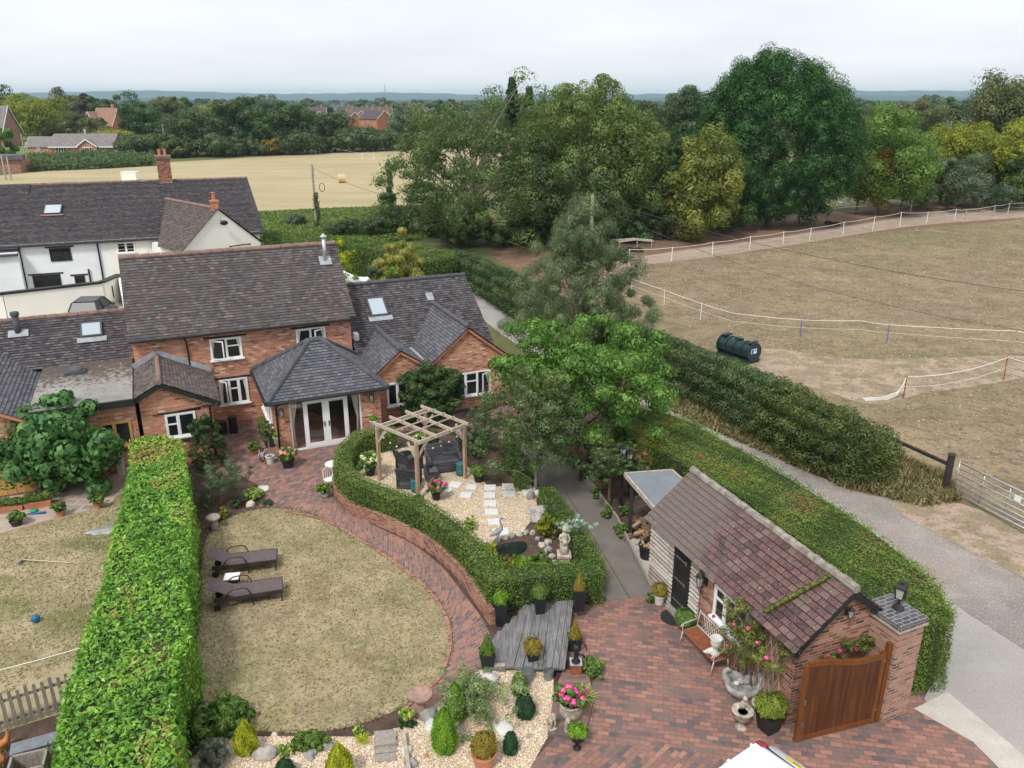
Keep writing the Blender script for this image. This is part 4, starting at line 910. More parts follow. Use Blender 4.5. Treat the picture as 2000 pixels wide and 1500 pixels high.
slope(r_, [V(12.15, 31.8, 4.05), V(10.3, 31.8, 2.55), V(10.3, 34.6, 2.55), V(12.15, 36.85, 4.05)], seed=13); slope(r_, [V(12.15, 31.8, 4.05), V(14.4, 31.8, 2.25), V(14.4, 34.2, 2.25), V(12.15, 36.85, 4.05)], seed=14)
slope(r_, [V(9.0, 31.8, 3.38), V(7.75, 31.8, 2.35), V(7.75, 34.6, 2.35), V(9.0, 35.8, 3.38)], seed=15); slope(r_, [V(9.0, 31.8, 3.38), V(10.3, 31.8, 2.5), V(10.3, 34.6, 2.5), V(9.0, 35.8, 3.38)], seed=16)
r2 = r_.build('gable_roof', M['tile_grey'], H)
m_ = MB(); ridge_tiles(m_, V(12.15, 31.85, 4.07), V(12.15, 36.8, 4.07), .11, .4); m_.build('ridge_tiles', M['ridge_grey'], r2); m_ = MB(); ridge_tiles(m_, V(9.0, 31.85, 3.40), V(9.0, 35.7, 3.40), .11, .4); m_.build('ridge_tiles', M['ridge_grey'], r2)
m_ = MB(); m_.box(V(10.3, 33.3, 2.58), (.34, 3.0, .02)); m_.build('valley_flashing', M['lead'], r2); m_ = MB(); m_.box(V(12.1, 37.0, 4.33), (.35, .5, .02), m=Matrix.Rotation(R(35), 3, 'X')); m_.build('valley_flashing', M['lead'], r2)
m_ = MB()
for a, b in (((9.0, 3.26), (7.8, 2.27)), ((9.0, 3.26), (10.28, 2.42)), ((12.15, 3.93), (10.32, 2.45)), ((12.15, 3.93), (14.35, 2.17))): m_.bar(V(a[0], 31.93, a[1]), V(b[0], 31.93, b[1]), .14, .10)
m_.build('verge_bricks', M['terra'], r2)
window(H, V(11.4, 32.0, .78), X, 1.85, 1.13, (0, .33, .64, 1), (0, .36, 0), open_=(2,), curt=True)
window(H, V(8.35, 32.0, .85), X, .95, 1.05, (0, .5, 1), None)
m_ = MB(); m_.box(V(7.82, 34.9, 3.35), (.18, .5, .3)); m_.build('flashing', M['lead'], H)
# ------------------------------------------------------------------ neighbouring house left of the hedge
def V2(a, b, z=0): return Vector((a+1.5, b-31.2, z))
H2 = thing('attached_house', 'brick house with mossy flat roof and oak framed windows cut off by the left edge', 'house', W(-1.5, 31.2), TH)
w_ = MB(); w_.prism([V2(-5.0, 31.35), V2(-1.5, 31.35), V2(-1.5, 41.4), V2(-12, 41.4), V2(-12, 31.0), V2(-5.0, 31.0)], 0, 2.9); w_.build('wall', M['brick'], H2)
m_ = MB(); m_.prism([V2(-4.9, 31.05), V2(-1.52, 31.05), V2(-1.52, 36.6), V2(-4.9, 36.6)], 2.86, 3.08, bot=True); fo = m_.build('flat_roof', M['felt'], H2)
m_ = MB(); m_.box(V2(-3.2, 31.0, 2.93), (3.4, .06, .26)); m_.build('fascia', M['black'], fo)
m_ = MB(); m_.prism([V2(-4.0, 34.9), V2(-3.25, 34.9), V2(-3.25, 35.6), V2(-4.0, 35.6)], 3.08, 3.2); m_.ball(V2(-3.62, 35.25, 3.2), (.34, .31, .14), flat=0); m_.build('roof_dome', M['ridge_grey'], fo)
r_ = MB(); slope(r_, [V2(-12, 36.4, 3.05), V2(-1.45, 36.4, 3.05), V2(-1.45, 38.85, 4.62), V2(-12, 38.85, 4.62)], seed=21); slope(r_, [V2(-12, 41.5, 2.9), V2(-1.45, 41.5, 2.9), V2(-1.45, 38.85, 4.62), V2(-12, 38.85, 4.62)], seed=22)
ro = r_.build('roof', M['tile_dark'], H2)
m_ = MB(); ridge_tiles(m_, V2(-12, 38.85, 4.63), V2(-1.45, 38.85, 4.63), .11, .4); m_.build('ridge_tiles', M['ridge'], ro)
n2 = Vector((0, -(4.62-3.05), 2.45)).normalized(); skylight(ro, V2(-3.0, 37.95, 4.08), n2, X, .85, .85)
flue(ro, V2(-5.75, 38.2, 4.15), .13, .85, 'ridge_grey'); m_ = MB(); m_.box(V2(-5.75, 38.1, 4.22), (.75, .4, .03), m=Matrix.Rotation(R(32), 3, 'X')); m_.build('flashing', M['lead'], ro)
r_ = MB(); slope(r_, [V2(-7.9, 30.75, 4.5), V2(-4.35, 30.75, 2.55), V2(-4.75, 31.6, 2.72), V2(-4.8, 36.4, 2.8), V2(-7.9, 38.6, 4.5)], seed=23); slope(r_, [V2(-7.9, 30.75, 4.5), V2(-11.5, 30.75, 2.6), V2(-11.5, 36.4, 2.6), V2(-7.9, 38.6, 4.5)], seed=24)
ro = r_.build('gable_roof', M['tile_grey'], H2)
m_ = MB(); m_.bar(V2(-7.9, 30.8, 4.40), V2(-4.35, 30.8, 2.46), .12, .10); m_.build('verge', M['terra'], ro)
w_ = MB(); w_.face([V2(-11, 30.995, 2.6), V2(-5.0, 30.995, 2.6), V2(-5.0, 30.995, 2.85), V2(-7.9, 30.995, 4.4)]); w_.build('gable_wall', M['brick'], H2)
window(H2, V2(-2.78, 31.35, 1.15), X, 1.05, 1.0, (0, .45, 1), (.42, 0), mat='amber')
fo = window(H2, V2(-7.6, 31.0, .85), X, 2.5, 1.35, (0, .5, 1), None, mat='amber', fr=.11)
m_ = MB(); m_.box(V2(-6.35, 30.96, .46), (2.5, .05, .72)); 
for k in range(9): m_.box(V2(-7.5+k*.29, 30.93, .46), (.02, .02, .68))
m_.build('window_panel', M['amber'], fo)
# ------------------------------------------------------------------ white cottage row behind
ph = R(22); c0 = P(515, 452, 4.5)
H3 = thing('white_cottage', 'long white painted cottage with black windows, dark tiled roof and tall brick chimney', 'house', (c0.x, c0.y, 0), ph)
hx_ = Vector((math.cos(ph), math.sin(ph), 0)); hy_ = Vector((-math.sin(ph), math.cos(ph), 0))
def L3(p): d = Vector(p)-Vector((c0.x, c0.y, 0)); return (d.dot(hx_), d.dot(hy_), p[2])
def on3(x, y, yy):       # sight line meets the cottage's front plane at local y = yy
    u, v = x-1000, y-750; d = Vector((u, FPX*CP-v*SP, -(FPX*SP+v*CP))); o_ = Vector((0, 0, CAMH)); k = (yy-(o_-c0).dot(hy_))/d.dot(hy_)
    return Vector(L3(o_+d*k))
q = L3(P(475, 348, 7.3)); RD = max(2.8, q[1]); RDZ = on3(475, 348, RD).z
w_ = MB(); w_.prism([(-24, .25, 0), (-.3, .25, 0), (-.3, 2*RD-.3, 0), (-24, 2*RD-.3, 0)], 0, 4.5)
w_.face([(-.3, .25, 4.5), (-.3, 2*RD-.3, 4.5), (-.3, RD, RDZ-.1)]); w_.build('wall', M['whitewash'], H3)
r_ = MB(); slope(r_, [(-24, 0, 4.42), (.1, 0, 4.42), (.1, RD, RDZ), (-24, RD, RDZ)], .13, .02, seed=31); slope(r_, [(-24, 2*RD, 4.42), (.1, 2*RD, 4.42), (.1, RD, RDZ), (-24, RD, RDZ)], .13, .02, seed=32)
ro = r_.build('roof', M['tile_dark'], H3)
m_ = MB(); ridge_tiles(m_, (-24, RD, RDZ+.01), (.1, RD, RDZ+.01), .12, .45); m_.build('ridge_tiles', M['ridge'], ro)
gutter(H3, (-24, -.05, 4.4), (.1, -.05, 4.4))
ch = on3(325, 360, RD-.1)
m_ = MB(); m_.box((ch.x, RD-.1, RDZ+.55), (1.0, .85, 2.4)); m_.build('chimney', M['brickch'], H3); co = [o for o in H3.children if o.name.startswith('chimney')][-1]
m_ = MB(); m_.box((ch.x, RD-.1, RDZ+1.78), (1.14, 1.0, .12)); m_.box((ch.x, RD-.1, RDZ+1.92), (1.22, 1.08, .16)); m_.build('chimney_crown', M['ridge'], co)
m_ = MB(); m_.box((ch.x, RD-.1, RDZ-.25), (1.0, .95, .3)); m_.build('chimney_flashing', M['lead'], co)
for k in (-.2, .2):
    m_ = MB(); m_.lathe([(.14, 0), (.12, .1), (.11, .42), (.14, .46), (.13, .5)], (ch.x+k, RD-.1, RDZ+1.98), 12); m_.build('chimney_pot', M['terra'], co)
# cross gable, cream rendered, set at its own angle
ge1, ge0 = P(508, 470, 4.2), P(355, 490, 4.2); gw = (ge1-ge0).length; gx = (ge1-ge0).normalized(); gy = Vector((-gx.y, gx.x, 0)); gm_ = (ge0+ge1)/2
gpz = PY(425, 408, gm_.y).z
def GL(x, y, z): return L3(Vector((gm_.x, gm_.y, 0))+gx*x+gy*y+Vector((0, 0, z)))
hw = gw/2-.1
w_ = MB(); w_.prism([GL(-hw, 0, 0)[:2], GL(hw, 0, 0)[:2], GL(hw, 5, 0)[:2], GL(-hw, 5, 0)[:2]], 0, 4.2); w_.face([GL(-hw, 0, 4.2), GL(hw, 0, 4.2), GL(0, 0, gpz-.06)]); w_.build('gable_wall', M['cream'], H3)
r_ = MB()
slope(r_, [GL(0, -.15, gpz), GL(-hw-.25, -.15, 4.1), GL(-hw-.25, 3.4, 4.1), GL(0, 8.0, gpz)], seed=33); slope(r_, [GL(0, -.15, gpz), GL(hw+.25, -.15, 4.1), GL(hw+.25, 5, 4.1), GL(0, 8.0, gpz)], seed=34)
ro2 = r_.build('gable_roof', M['tile_brown'], H3)
m_ = MB(); ridge_tiles(m_, GL(0, -.1, gpz+.01), GL(0, 8.0, gpz+.01), .11, .4); m_.build('ridge_tiles', M['ridge'], ro2)
q = GL(0, .45, gpz+.15); m_ = MB(); m_.box(q, (.5, .45, .6)); m_.build('chimney', M['terra'], H3); co = [o for o in H3.children if o.name.startswith('chimney.')][-1]
m_ = MB(); m_.box((q[0], q[1], gpz+.48), (.6, .55, .1)); m_.lathe([(.15, .5), (.12, .6), (.11, .95), (.15, 1.0), (.14, 1.05)], (q[0], q[1], gpz), 12); m_.build('chimney_pot', M['terra'], co)
m_ = MB(); q = GL(.15, -.35, 5.75); m_.ball(q, (.26, .08, .17)); m_.tube([q, GL(.1, 0, 5.9)], .03, 5); m_.build('satellite_dish', M['blackplastic'], H3)
window(H3, GL(.7, 0, 3.4), Vector(GL(1, 0, 0))-Vector(GL(0, 0, 0)), 1.15, .62, (0, .5, 1), None, lintel=.07)
# windows of the front wall, cream middle bay
def w3(x0, y0, x1, y1, cols, mat='black', **k):
    a, b = on3(x0, y1, .25), on3(x1, y0, .25); return window(H3, (a.x, .25, a.z), X, b.x-a.x, b.z-a.z, cols, None, mat=mat, **k)
w3(100, 483, 137, 511, (0, .5, 1), lintel=.1, lead=True, sill=False); a, b = on3(230, 495, .19), on3(262, 472, .19); window(H3, (a.x, .205, a.z), X, b.x-a.x, b.z-a.z, (0, .5, 1), None, lead=True)
w3(68, 535, 117, 564, (0, .5, 1), sill=False, lintel=.1); w3(148, 538, 165, 557, (0, 1), sill=False, lintel=.1); w3(14, 549, 34, 570, (0, 1), sill=False, lintel=.1)
a, b = on3(208, 470, .23), on3(300, 560, .23); m_ = MB(); m_.box(((a.x+b.x)/2, .24, 2.2), (b.x-a.x, .06, 4.4)); m_.build('cream_bay', M['cream'], H3)
for x in (194, 40, 168):
    a = on3(x, 500, .18); downpipe(H3, [(a.x, .15, 4.35 if x != 168 else 2.6), (a.x, .17, 4.0 if x != 168 else 2.5), (a.x, .17, .1)], .055)
m_ = MB(); sk = on3(103, 395, 1.0)
yy = RD*.52; zz = 4.42+(RDZ-4.42)*.52; sk = on3(101, 397, yy)
skylight(ro, (sk.x, yy, zz+.05), Vector((0, -(RDZ-4.42), RD)).normalized(), X, 1.15, 1.8, blind=False)
# left end piece with lower eaves (old wing)
a = on3(0, 490, -.6)
w_ = MB(); w_.prism([(a.x-9, -.5, 0), (on3(33, 490, -.5).x, -.5, 0), (on3(33, 490, -.5).x, 3, 0), (a.x-9, 3, 0)], 0, 4.1); w_.build('side_wall', M['whitewash'], H3)
e = on3(33, 490, -.6).x; r_ = MB(); slope(r_, [(e-10, -.75, 3.95), (e+.05, -.75, 3.95), (e-.3, RD, RDZ+.12), (e-10, RD, RDZ+.12)], .13, .02, seed=35); r_.build('side_roof', M['tile_dark'], H3)
# ------------------------------------------------------------------ garden wall with black coping, parked car
pts = [P(-150, 620, 1.9), P(0, 577, 2.3), P(205, 554, 2.6), P(232, 538, 2.9)]
pts = [PY(-150, 604, 44.0), PY(5, 575, 45.5), PY(198, 553, 49.0), PY(233, 538, 52.0)]
wt = thing('cream_wall', 'cream rendered yard wall with black coping in front of the white cottage', 'wall', (pts[0].x, pts[0].y, 0))
w_ = MB(); c_ = MB()
for i in range(3):
    a, b = pts[i]-Vector((pts[0].x, pts[0].y, 0)), pts[i+1]-Vector((pts[0].x, pts[0].y, 0)); d = (b-a); d.z = 0; d.normalize(); n_ = Vector((-d.y, d.x, 0))*.15
    w_.hexa([(*(a-n_)[:2], 0), (*(b-n_)[:2], 0), (*(b+n_)[:2], 0), (*(a+n_)[:2], 0), (*(a-n_)[:2], a.z), (*(b-n_)[:2], b.z), (*(b+n_)[:2], b.z), (*(a+n_)[:2], a.z)])
    c_.bar(a+Vector((0, 0, .06)), b+Vector((0, 0, .06)), .42, .12)
a = pts[2]-Vector((pts[0].x, pts[0].y, 0)); 
w_.build('wall_panel', M['cream'], wt); c_.build('coping', M['black'], wt)
m_ = MB(); a = PY(217, 569, 50.2)-Vector((pts[0].x, pts[0].y, 0)); m_.box(a-Vector((0, .2, 0)), (.45, .1, .75), R(40)); m_.build('black_hatch', M['black'], wt)
# return wall at the right end running towards the brick house
a, b = PY(233, 540, 52.0), PY(243, 590, 47.0)
m_ = MB(); m_.hexa([(a.x-.1, a.y, 0), (b.x-.1, b.y, 0), (b.x+.2, b.y, 0), (a.x+.2, a.y, 0), (a.x-.1, a.y, 2.6), (b.x-.1, b.y, 2.4), (b.x+.2, b.y, 2.4), (a.x+.2, a.y, 2.6)]); o = m_.build('cream_return_wall', M['cream']); tag(o, 'short cream wall running from the corner of the yard wall to the brick house', 'wall')
sheet('yard', [PY(-100, 640, 45), PY(240, 600, 51), PY(240, 600, 42.5), PY(-100, 660, 42)], 1.02, M['palecon'], thick=1.0)
# ------------------------------------------------------------------ cars
def car(name, label, loc, rz, paint, plate=None, dark_glass=True, length=4.2, width=1.78, height=1.48):
    """local: +x is the rear, body from x=-length/2 .. length/2"""
    T = thing(name, label, 'car', loc, rz); L_, Wd = length/2, width/2
    prof = [(-L_, .35, .62), (-L_+.05, .30, .80), (-L_+.9, .28, .98), (-.55, .28, 1.02), (.9, .28, 1.04), (L_-.75, .28, 1.06), (L_-.42, .28, 1.02), (L_-.04, .32, .82), (L_, .38, .55)]
    mb = MB(); secs = []
    for x, zb, zt in prof:
        tp = 1-.10*(abs(x)/L_)**6; ring = []
        for y, z in ((-.86, zb), (-1, zb+.12), (-1.0, (zb+zt)/2+.05), (-.93, zt-.05), (-.82, zt), (0, zt+.03), (.82, zt), (.93, zt-.05), (1.0, (zb+zt)/2+.05), (1, zb+.12), (.86, zb)):
            ring.append((x, y*Wd*tp, z))
        secs.append(ring)
    k = len(secs[0])
    for r in secs: mb.v += r
    for i in range(len(secs)-1):
        for j in range(k-1): mb.f.append((i*k+j, i*k+j+1, (i+1)*k+j+1, (i+1)*k+j))
        mb.f.append((i*k+k-1, i*k, (i+1)*k, (i+1)*k+k-1))
    mb.f.append(tuple(range(k))[::-1]); mb.f.append(tuple((len(secs)-1)*k+j for j in range(k)))
    body = mb.build('body', paint, T, smooth=True, bevel=.02)
    mb = MB(); lo = [(-1.0, .78), (1.55, .80)]; ca = [(-.95, 1.0), (-.25, height-.05), (1.15, height-.07), (L_-.62, 1.06)]
    ring = []
    for x, z in ca: ring.append((x, z))
    top = []
    for x, z in ca: yy = Wd*.88 if z < 1.1 else Wd*.70; top.append((x, yy, z))
    vs = [(x, -y, z) for x, y, z in top]+[(x, y, z) for x, y, z in top]
    mb.add(vs, [(0, 4, 5, 1), (2, 6, 7, 3), (1, 5, 6, 2), (0, 1, 2, 3), (7, 6, 5, 4)])
    mb.build('windows', M['carglass'], T)
    mb = MB(); mb.add([(x, y*1.0, z) for x, y, z in ((-.18, -Wd*.70, height-.035), (1.1, -Wd*.70, height-.055), (1.1, Wd*.70, height-.055), (-.18, Wd*.70, height-.035), (-.22, -Wd*.66, height), (1.2, -Wd*.66, height-.01), (1.2, Wd*.66, height-.01), (-.22, Wd*.66, height))], [(0, 1, 5, 4), (1, 2, 6, 5), (2, 3, 7, 6), (3, 0, 4, 7), (4, 5, 6, 7)])
    for s in (-1, 1):
        for a, b in (((-.95, Wd*.88, 1.0), (-.25, Wd*.71, height-.05)), ((.45, Wd*.93, 1.0), (.45, Wd*.71, height-.05)), ((L_-.62, Wd*.88, 1.06), (1.15, Wd*.71, height-.07))):
            mb.bar((a[0], s*a[1], a[2]), (b[0], s*b[1], b[2]), .07, .05)
    mb.build('roof', paint, T)
    for x in (-L_+.85, L_-.8):
        for s in (-1, 1):
            mb = MB(); mb.smooth = False; mb.cyl((x, s*(Wd-.22), .33), (x, s*(Wd+.005), .33), .33, n=20); wo = mb.build('wheel', M['tyre'], T)
            mb = MB(); mb.cyl((x, s*(Wd-.02), .33), (x, s*(Wd+.015), .33), .21, n=14); mb.build('rim', M['steel'], wo)
    for s in (-1, 1):
        mb = MB(); mb.ball((L_-.40, s*(Wd-.15), .97), (.10, .17, .09)); mb.build('tail_light', M['redglass'], T)
        mb = MB(); mb.ball((-L_+.12, s*(Wd-.25), .70), (.10, .16, .08)); mb.build('headlight', M['lampglass'], T)
        mb = MB(); mb.ball((-.62, s*(Wd+.10), 1.03), (.07, .11, .08)); mb.build('mirror', paint, T)
    mb = MB(); mb.box((L_-.03, 0, .42), (.14, Wd*1.86, .26)); mb.build('bumper', paint, T, bevel=.03)
    mb = MB(); mb.bar((L_-.42, -Wd*.72, 1.045), (L_-.42, Wd*.72, 1.045), .02, .025); mb.build('boot_seam', M['black'], T)
    if plate:
        cu = bpy.data.curves.new('plate_text', 'FONT'); cu.body = plate; cu.size = .105; cu.align_x = 'CENTER'; cu.align_y = 'CENTER'; cu.extrude = .002
        pl = MB(); tilt = R(38); c = Vector((L_-.22, 0, .955))
        pl.box((0, 0, 0), (.56, .125, .008)); po = pl.build('number_plate', M['yellow'], T)
        mrot = Matrix.Rotation(math.pi/2, 4, 'Z') @ Matrix.Rotation(R(28), 4, 'X')
        po.matrix_local = Matrix.Translation(c) @ mrot
        tmp = bpy.data.objects.new('plate_text', cu); col.objects.link(tmp); bpy.context.view_layer.update()
        me = bpy.data.meshes.new_from_object(tmp.evaluated_get(bpy.context.evaluated_depsgraph_get())); bpy.data.objects.remove(tmp)
        me.materials.clear(); to = link_mesh('plate_text', me, M['black'], po); to.location = (0, 0, .006)
    return T
p = PY(180, 600, 45.8)
car('parked_car', 'dark grey car parked beyond the tiled roof, in front of the cream yard wall', (p.x, p.y, 1.03), R(-82), M['cargrey'], height=1.6)
# ------------------------------------------------------------------ hedges
def normals2(poly):
    n = len(poly); o = []
    for i in range(n):
        a, b, c = poly[i-1], poly[i], poly[(i+1) % n]
        d = (Vector(b[:2])-Vector(a[:2])).normalized()+(Vector(c[:2])-Vector(b[:2])).normalized()
        if d.length < 1e-6: d = Vector((1, 0))
        d.normalize(); o.append(Vector((d.y, -d.x)))
    return o
def hedge(name, label, poly, z0, z1, leaf, n_m2=70, size=.07, asp=.5, jit=.5, rough=.06, tv=.5, seed=1, lump=.0, cut=None, group=None, extra=None, core=.12, round_=.15, droop=0.0, cat='hedge', tshift=None, ang=0):
    poly = ccw([Vector((p[0], p[1], 0)) for p in poly]); rg = np.random.default_rng(seed)
    T = thing(name, label, cat, (poly[0].x, poly[0].y, z0), 0, group); off = (poly[0].x, poly[0].y, z0)
    nn = normals2(poly); A = abs(area(poly)); pts = []; nr = []
    n = int(A*n_m2); q = scatter(rg, poly, n); pts.append(np.column_stack([q, np.full(n, z1)])); nr.append(np.tile([0, 0, 1.], (n, 1)))
    L_ = [(poly[(i+1) % len(poly)]-poly[i]).length for i in range(len(poly))]; tot = sum(L_); hh = z1-z0
    n = int(tot*hh*n_m2); e = rg.choice(len(poly), n, p=np.array(L_)/tot); u = rg.uniform(0, 1, n); Pn = np.array([(p.x, p.y) for p in poly])
    a, b = Pn[e], Pn[(e+1) % len(poly)]; s = a+(b-a)*u[:, None]; d = b-a; d /= np.linalg.norm(d, axis=1)[:, None]+1e-9; no = np.column_stack([d[:, 1], -d[:, 0], np.zeros(n)])
    z = rg.uniform(z0, z1, n); inw = np.maximum(0, (z-(z1-round_))/round_)**2*round_*.6
    s = np.column_stack([s, z])-no*inw[:, None]; pts.append(s); no[:, 2] = inw*3; nr.append(no)
    p = np.concatenate(pts); nr = np.concatenate(nr)
    w1 = np.sin(p[:, 0]*1.7+seed)*np.sin(p[:, 1]*1.3+p[:, 2]*2)+.6*np.sin(p[:, 0]*4.1+p[:, 1]*3.3)+.5*np.sin(p[:, 1]*7.7-p[:, 0]*6.1+p[:, 2]*5)
    p = p+nr*(w1*lump)[:, None]+rg.normal(0, rough, p.shape)*np.array([1, 1, .8])
    cl = .5+.5*np.sin(p[:, 0]*2.3+seed)*np.sin(p[:, 1]*1.9+1)*.8+.25*np.sin(p[:, 0]*9+p[:, 1]*7); tint = np.clip(cl, 0, 1)*tv+rg.uniform(0, 1, len(p))*(1-tv)
    if tshift is not None: tint = np.clip(tint+tshift(p, rg), 0, 1)
    p = p-np.array(off)[None]
    link_mesh('foliage', leaf_mesh('foliage', p, nr, size, asp, droop, tint, jit, seed), leaf, T)
    mb = MB(); ins = [(poly[i].x-nn[i].x*core, poly[i].y-nn[i].y*core) for i in range(len(poly))]
    mb.prism(ins, z0, z1-core*.6); mb.build('inner_branches', M['hedgecore'], T, off=off)
    return T
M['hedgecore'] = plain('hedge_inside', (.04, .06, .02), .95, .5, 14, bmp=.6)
zt = 1.8
LAU = PL([(256, 860), (256, 912), (250, 947), (243, 978), (221, 1034), (211, 1085), (205, 1125), (193, 1160), (182, 1198), (166, 1240), (140, 1325), (124, 1358), (118, 1398), (107, 1441), (107, 1495), (100, 1580)], zt)+PL([(330, 1580), (332, 1480), (336, 1400), (338, 1350), (346, 1295), (364, 1250), (368, 1215), (362, 1150), (368, 1080), (370, 1015), (366, 950), (358, 880), (352, 862), (325, 852), (285, 850)], zt)
def lt(p, rg): return np.where(p[:, 1] > 24.6, .35, 0.)+.25*(np.sin(p[:, 0]*2.1)*np.sin(p[:, 1]*1.4) > .45)
hedge('laurel_hedge', 'thick glossy bright green laurel hedge running down between the two lawns', LAU, 0, zt, G['laurel'], 430, .12, .45, .55, .05, .35, 3, .05, tshift=lt)
# box hedge curving round the terrace
def band(line, w0, w1=None):
    """polygon to the inner side of a line"""
    pts = [Vector((p[0], p[1], 0)) for p in line]; o = []
    for i, p in enumerate(pts):
        d = (pts[min(i+1, len(pts)-1)]-pts[max(i-1, 0)]).normalized(); n_ = Vector((-d.y, d.x, 0)); o.append(p+n_*w0)
    return pts+o[::-1]
bx = [Vector((p.x, p.y, 0)) for p in TERR[:-1]]
sh_ = []
for i, p in enumerate(bx):
    d = (bx[min(i+1, len(bx)-1)]-bx[max(i-1, 0)]).normalized(); sh_.append(p+Vector((-d.y, d.x, 0))*.02)
hedge('box_hedge', 'clipped box hedge curving along the top of the brick wall around the gravel terrace', band(sh_, .66), TZ, TZ+.78, G['box'], 700, .055, .5, .7, .03, .45, 5, .025, round_=.12, tshift=lambda p, rg: .12*(p[:, 2] > TZ+.7))
hedge('box_hedge', 'clipped straight box hedge behind the three black planters at the end of the deck', PL([(948, 1140), (962, 1104), (1170, 1090), (1180, 1122), (1100, 1126), (1030, 1132)], TZ+.62), 0.05, TZ+.62, G['box'], 700, .055, .5, .7, .03, .45, 6, .025, round_=.12, tshift=lambda p, rg: .12*(p[:, 2] > TZ+.7))
hedge('box_hedge', 'clipped box hedge beside the concrete path behind the stone figure', PL([(1183, 1098), (1150, 1102), (1105, 1030), (1060, 970), (1052, 950), (1082, 948), (1110, 985), (1150, 1040)], TZ+.5), 0.02, TZ+.5, G['box'], 700, .055, .5, .7, .035, .45, 7, .03, round_=.12)
hedge('box_hedge', 'short piece of box hedge between the apple tree and the concrete path', PL([(985, 868), (1008, 862), (1036, 912), (1034, 935), (1010, 935), (990, 895)], TZ+.5), 0.02, TZ+.5, G['box'], 600, .06, .5, .7, .05, .45, 8, .04, round_=.12)
# conifer hedge along the lane
zt = 1.95
HR = smooth(PL([(1228, 785), (1330, 812), (1420, 858), (1520, 915), (1610, 968), (1690, 1020), (1760, 1072), (1820, 1125), (1856, 1170), (1866, 1205), (1830, 1225), (1780, 1222)], zt), 3, False)+smooth(PL([(1730, 1195), (1640, 1120), (1540, 1040), (1430, 960), (1330, 905), (1240, 855), (1195, 815)], zt), 3, False)
hedge('conifer_hedge', 'long rounded conifer hedge with rusty patches between the brick shed and the lane', HR, 0, zt, G['conif_hedge'], 900, .06, .4, .6, .04, .7, 9, .05, round_=.35,
      tshift=lambda p, rg: np.where(np.sin(p[:, 0]*1.9+1)*np.sin(p[:, 1]*1.1)+.35*rg.normal(0, 1, len(p)) > .35, .38, 0.)-.03)
# hawthorn hedge along the paddock
hp = [(892, 505, 1.6), (960, 532, 1.7), (1040, 570, 1.8), (1130, 618, 1.9), (1230, 645, 2.0), (1330, 680, 2.0), (1430, 717, 2.0), (1520, 756, 2.1), (1610, 800, 2.1), (1680, 835, 2.0)]
def haw(name, label, pts_, wid, leaf, seed, n_m, z1=2.1):
    c = [P(x, y, z) for x, y, z in pts_]; T = thing(name, label, 'hedge', (c[0].x, c[0].y, 0)); rg = np.random.default_rng(seed); cl = []
    for i in range(len(c)-1):
        L_ = (c[i+1]-c[i]).length; m_ = max(2, int(L_*3.4))
        dn = (c[i+1]-c[i]).normalized(); dn = Vector((-dn.y, dn.x, 0))
        for k in range(m_):
            p = c[i].lerp(c[i+1], k/m_)-c[0]
            for u, zz in ((-.5, .45), (-.45, 1.05), (-.32, 1.6), (0, 1.8), (.32, 1.55), (.48, 1.0), (.5, .4)):
                q_ = p+dn*wid*u; cl.append((q_.x+rg.normal(0, .10), q_.y+rg.normal(0, .10), zz*z1/2.2+rg.normal(0, .08), *(rg.uniform(.36, .52, 1)[0]*np.array([1, 1, .85]))))
    foliage('foliage', leaf, T, cl, n_m, .095, seed, .55, 0, .7, .75, .3, .5)
    mb = MB()
    e_ = c[-1]-c[0]
    for zz in (.4, .9, 1.4, 1.9):
        for u in (-.8, -.3, .3, .8): cl.append((e_.x+dn.x*u, e_.y+dn.y*u, zz*(1 if abs(u) < .5 else .75), .55, .55, .5))
    foliage('end_foliage', leaf, T, cl[-16:], n_m, .095, seed+1, .55, 0, .7, .75, .3, .5)
    for i in range(len(c)-2):
        a, b = c[i]-c[0], c[i+1]-c[0]; mb.bar((a.x, a.y, .75), (b.x, b.y, .75), wid*.8, 1.35)
    mb.build('inner_branches', M['hedgecore'], T); return T
haw('hawthorn_hedge', 'dark shaggy hawthorn hedge between the lane and the horse paddock', hp[:8], 2.3, G['hawthorn'], 21, 190, 2.5)
haw('hawthorn_hedge', 'olive brown end of the hawthorn hedge beside the black field rail', hp[7:]+[(1705, 856, 1.9)], 2.4, G['hawthorn_ol'], 22, 220, 2.5)
# hedges beyond the wing
hedge('garden_hedge', 'tall clipped green hedge running behind the white tent and the bamboo', PL([(515, 452), (600, 455), (720, 468), (820, 480), (888, 490), (888, 503), (820, 512), (700, 482), (600, 474), (520, 474)], 2.6), 0, 2.6, G['conif_hedge'], 130, .13, .5, .6, .06, .4, 31, .10, tshift=lambda p, rg: -.12)
# ------------------------------------------------------------------ trees near the house
def tr(name, label, x, y, top_y, wpx, leaf, seed=1, bark='trunk', zb=0.0, Y=None, cat='tree', **k):
    """base pixel -> ground point, top pixel -> height, pixel width -> crown radius"""
    b = P(x, y, 0) if Y is None else Vector((PY(x, 300, Y).x, Y, 0))
    t_ = PY(x, top_y, b.y+k.pop('dy', 0.0)); dep = b.y*CP+ (CAMH)*SP; r = wpx/FPX*dep/2
    return tree(name, label, cat, (b.x, b.y, zb), max(.3, t_.z-zb), r, leaf, M[bark], seed, **k)
tr('pine_tree', 'open grey green pine with upswept shoots between the garden and the lane', 1122, 742, 366, 330, G['pine'], 41, 'trunk', k=230, cr=.55, per=420, size=.13, asp=.18, top=.9, droop=-1.0, cb=.10, inner=.15, lump=.17, limb=40, tv=.4, thin=.6,
   shape=lambda z: np.clip(1.25-.56*(z+1), .14, 1.2), flatn=1.25)
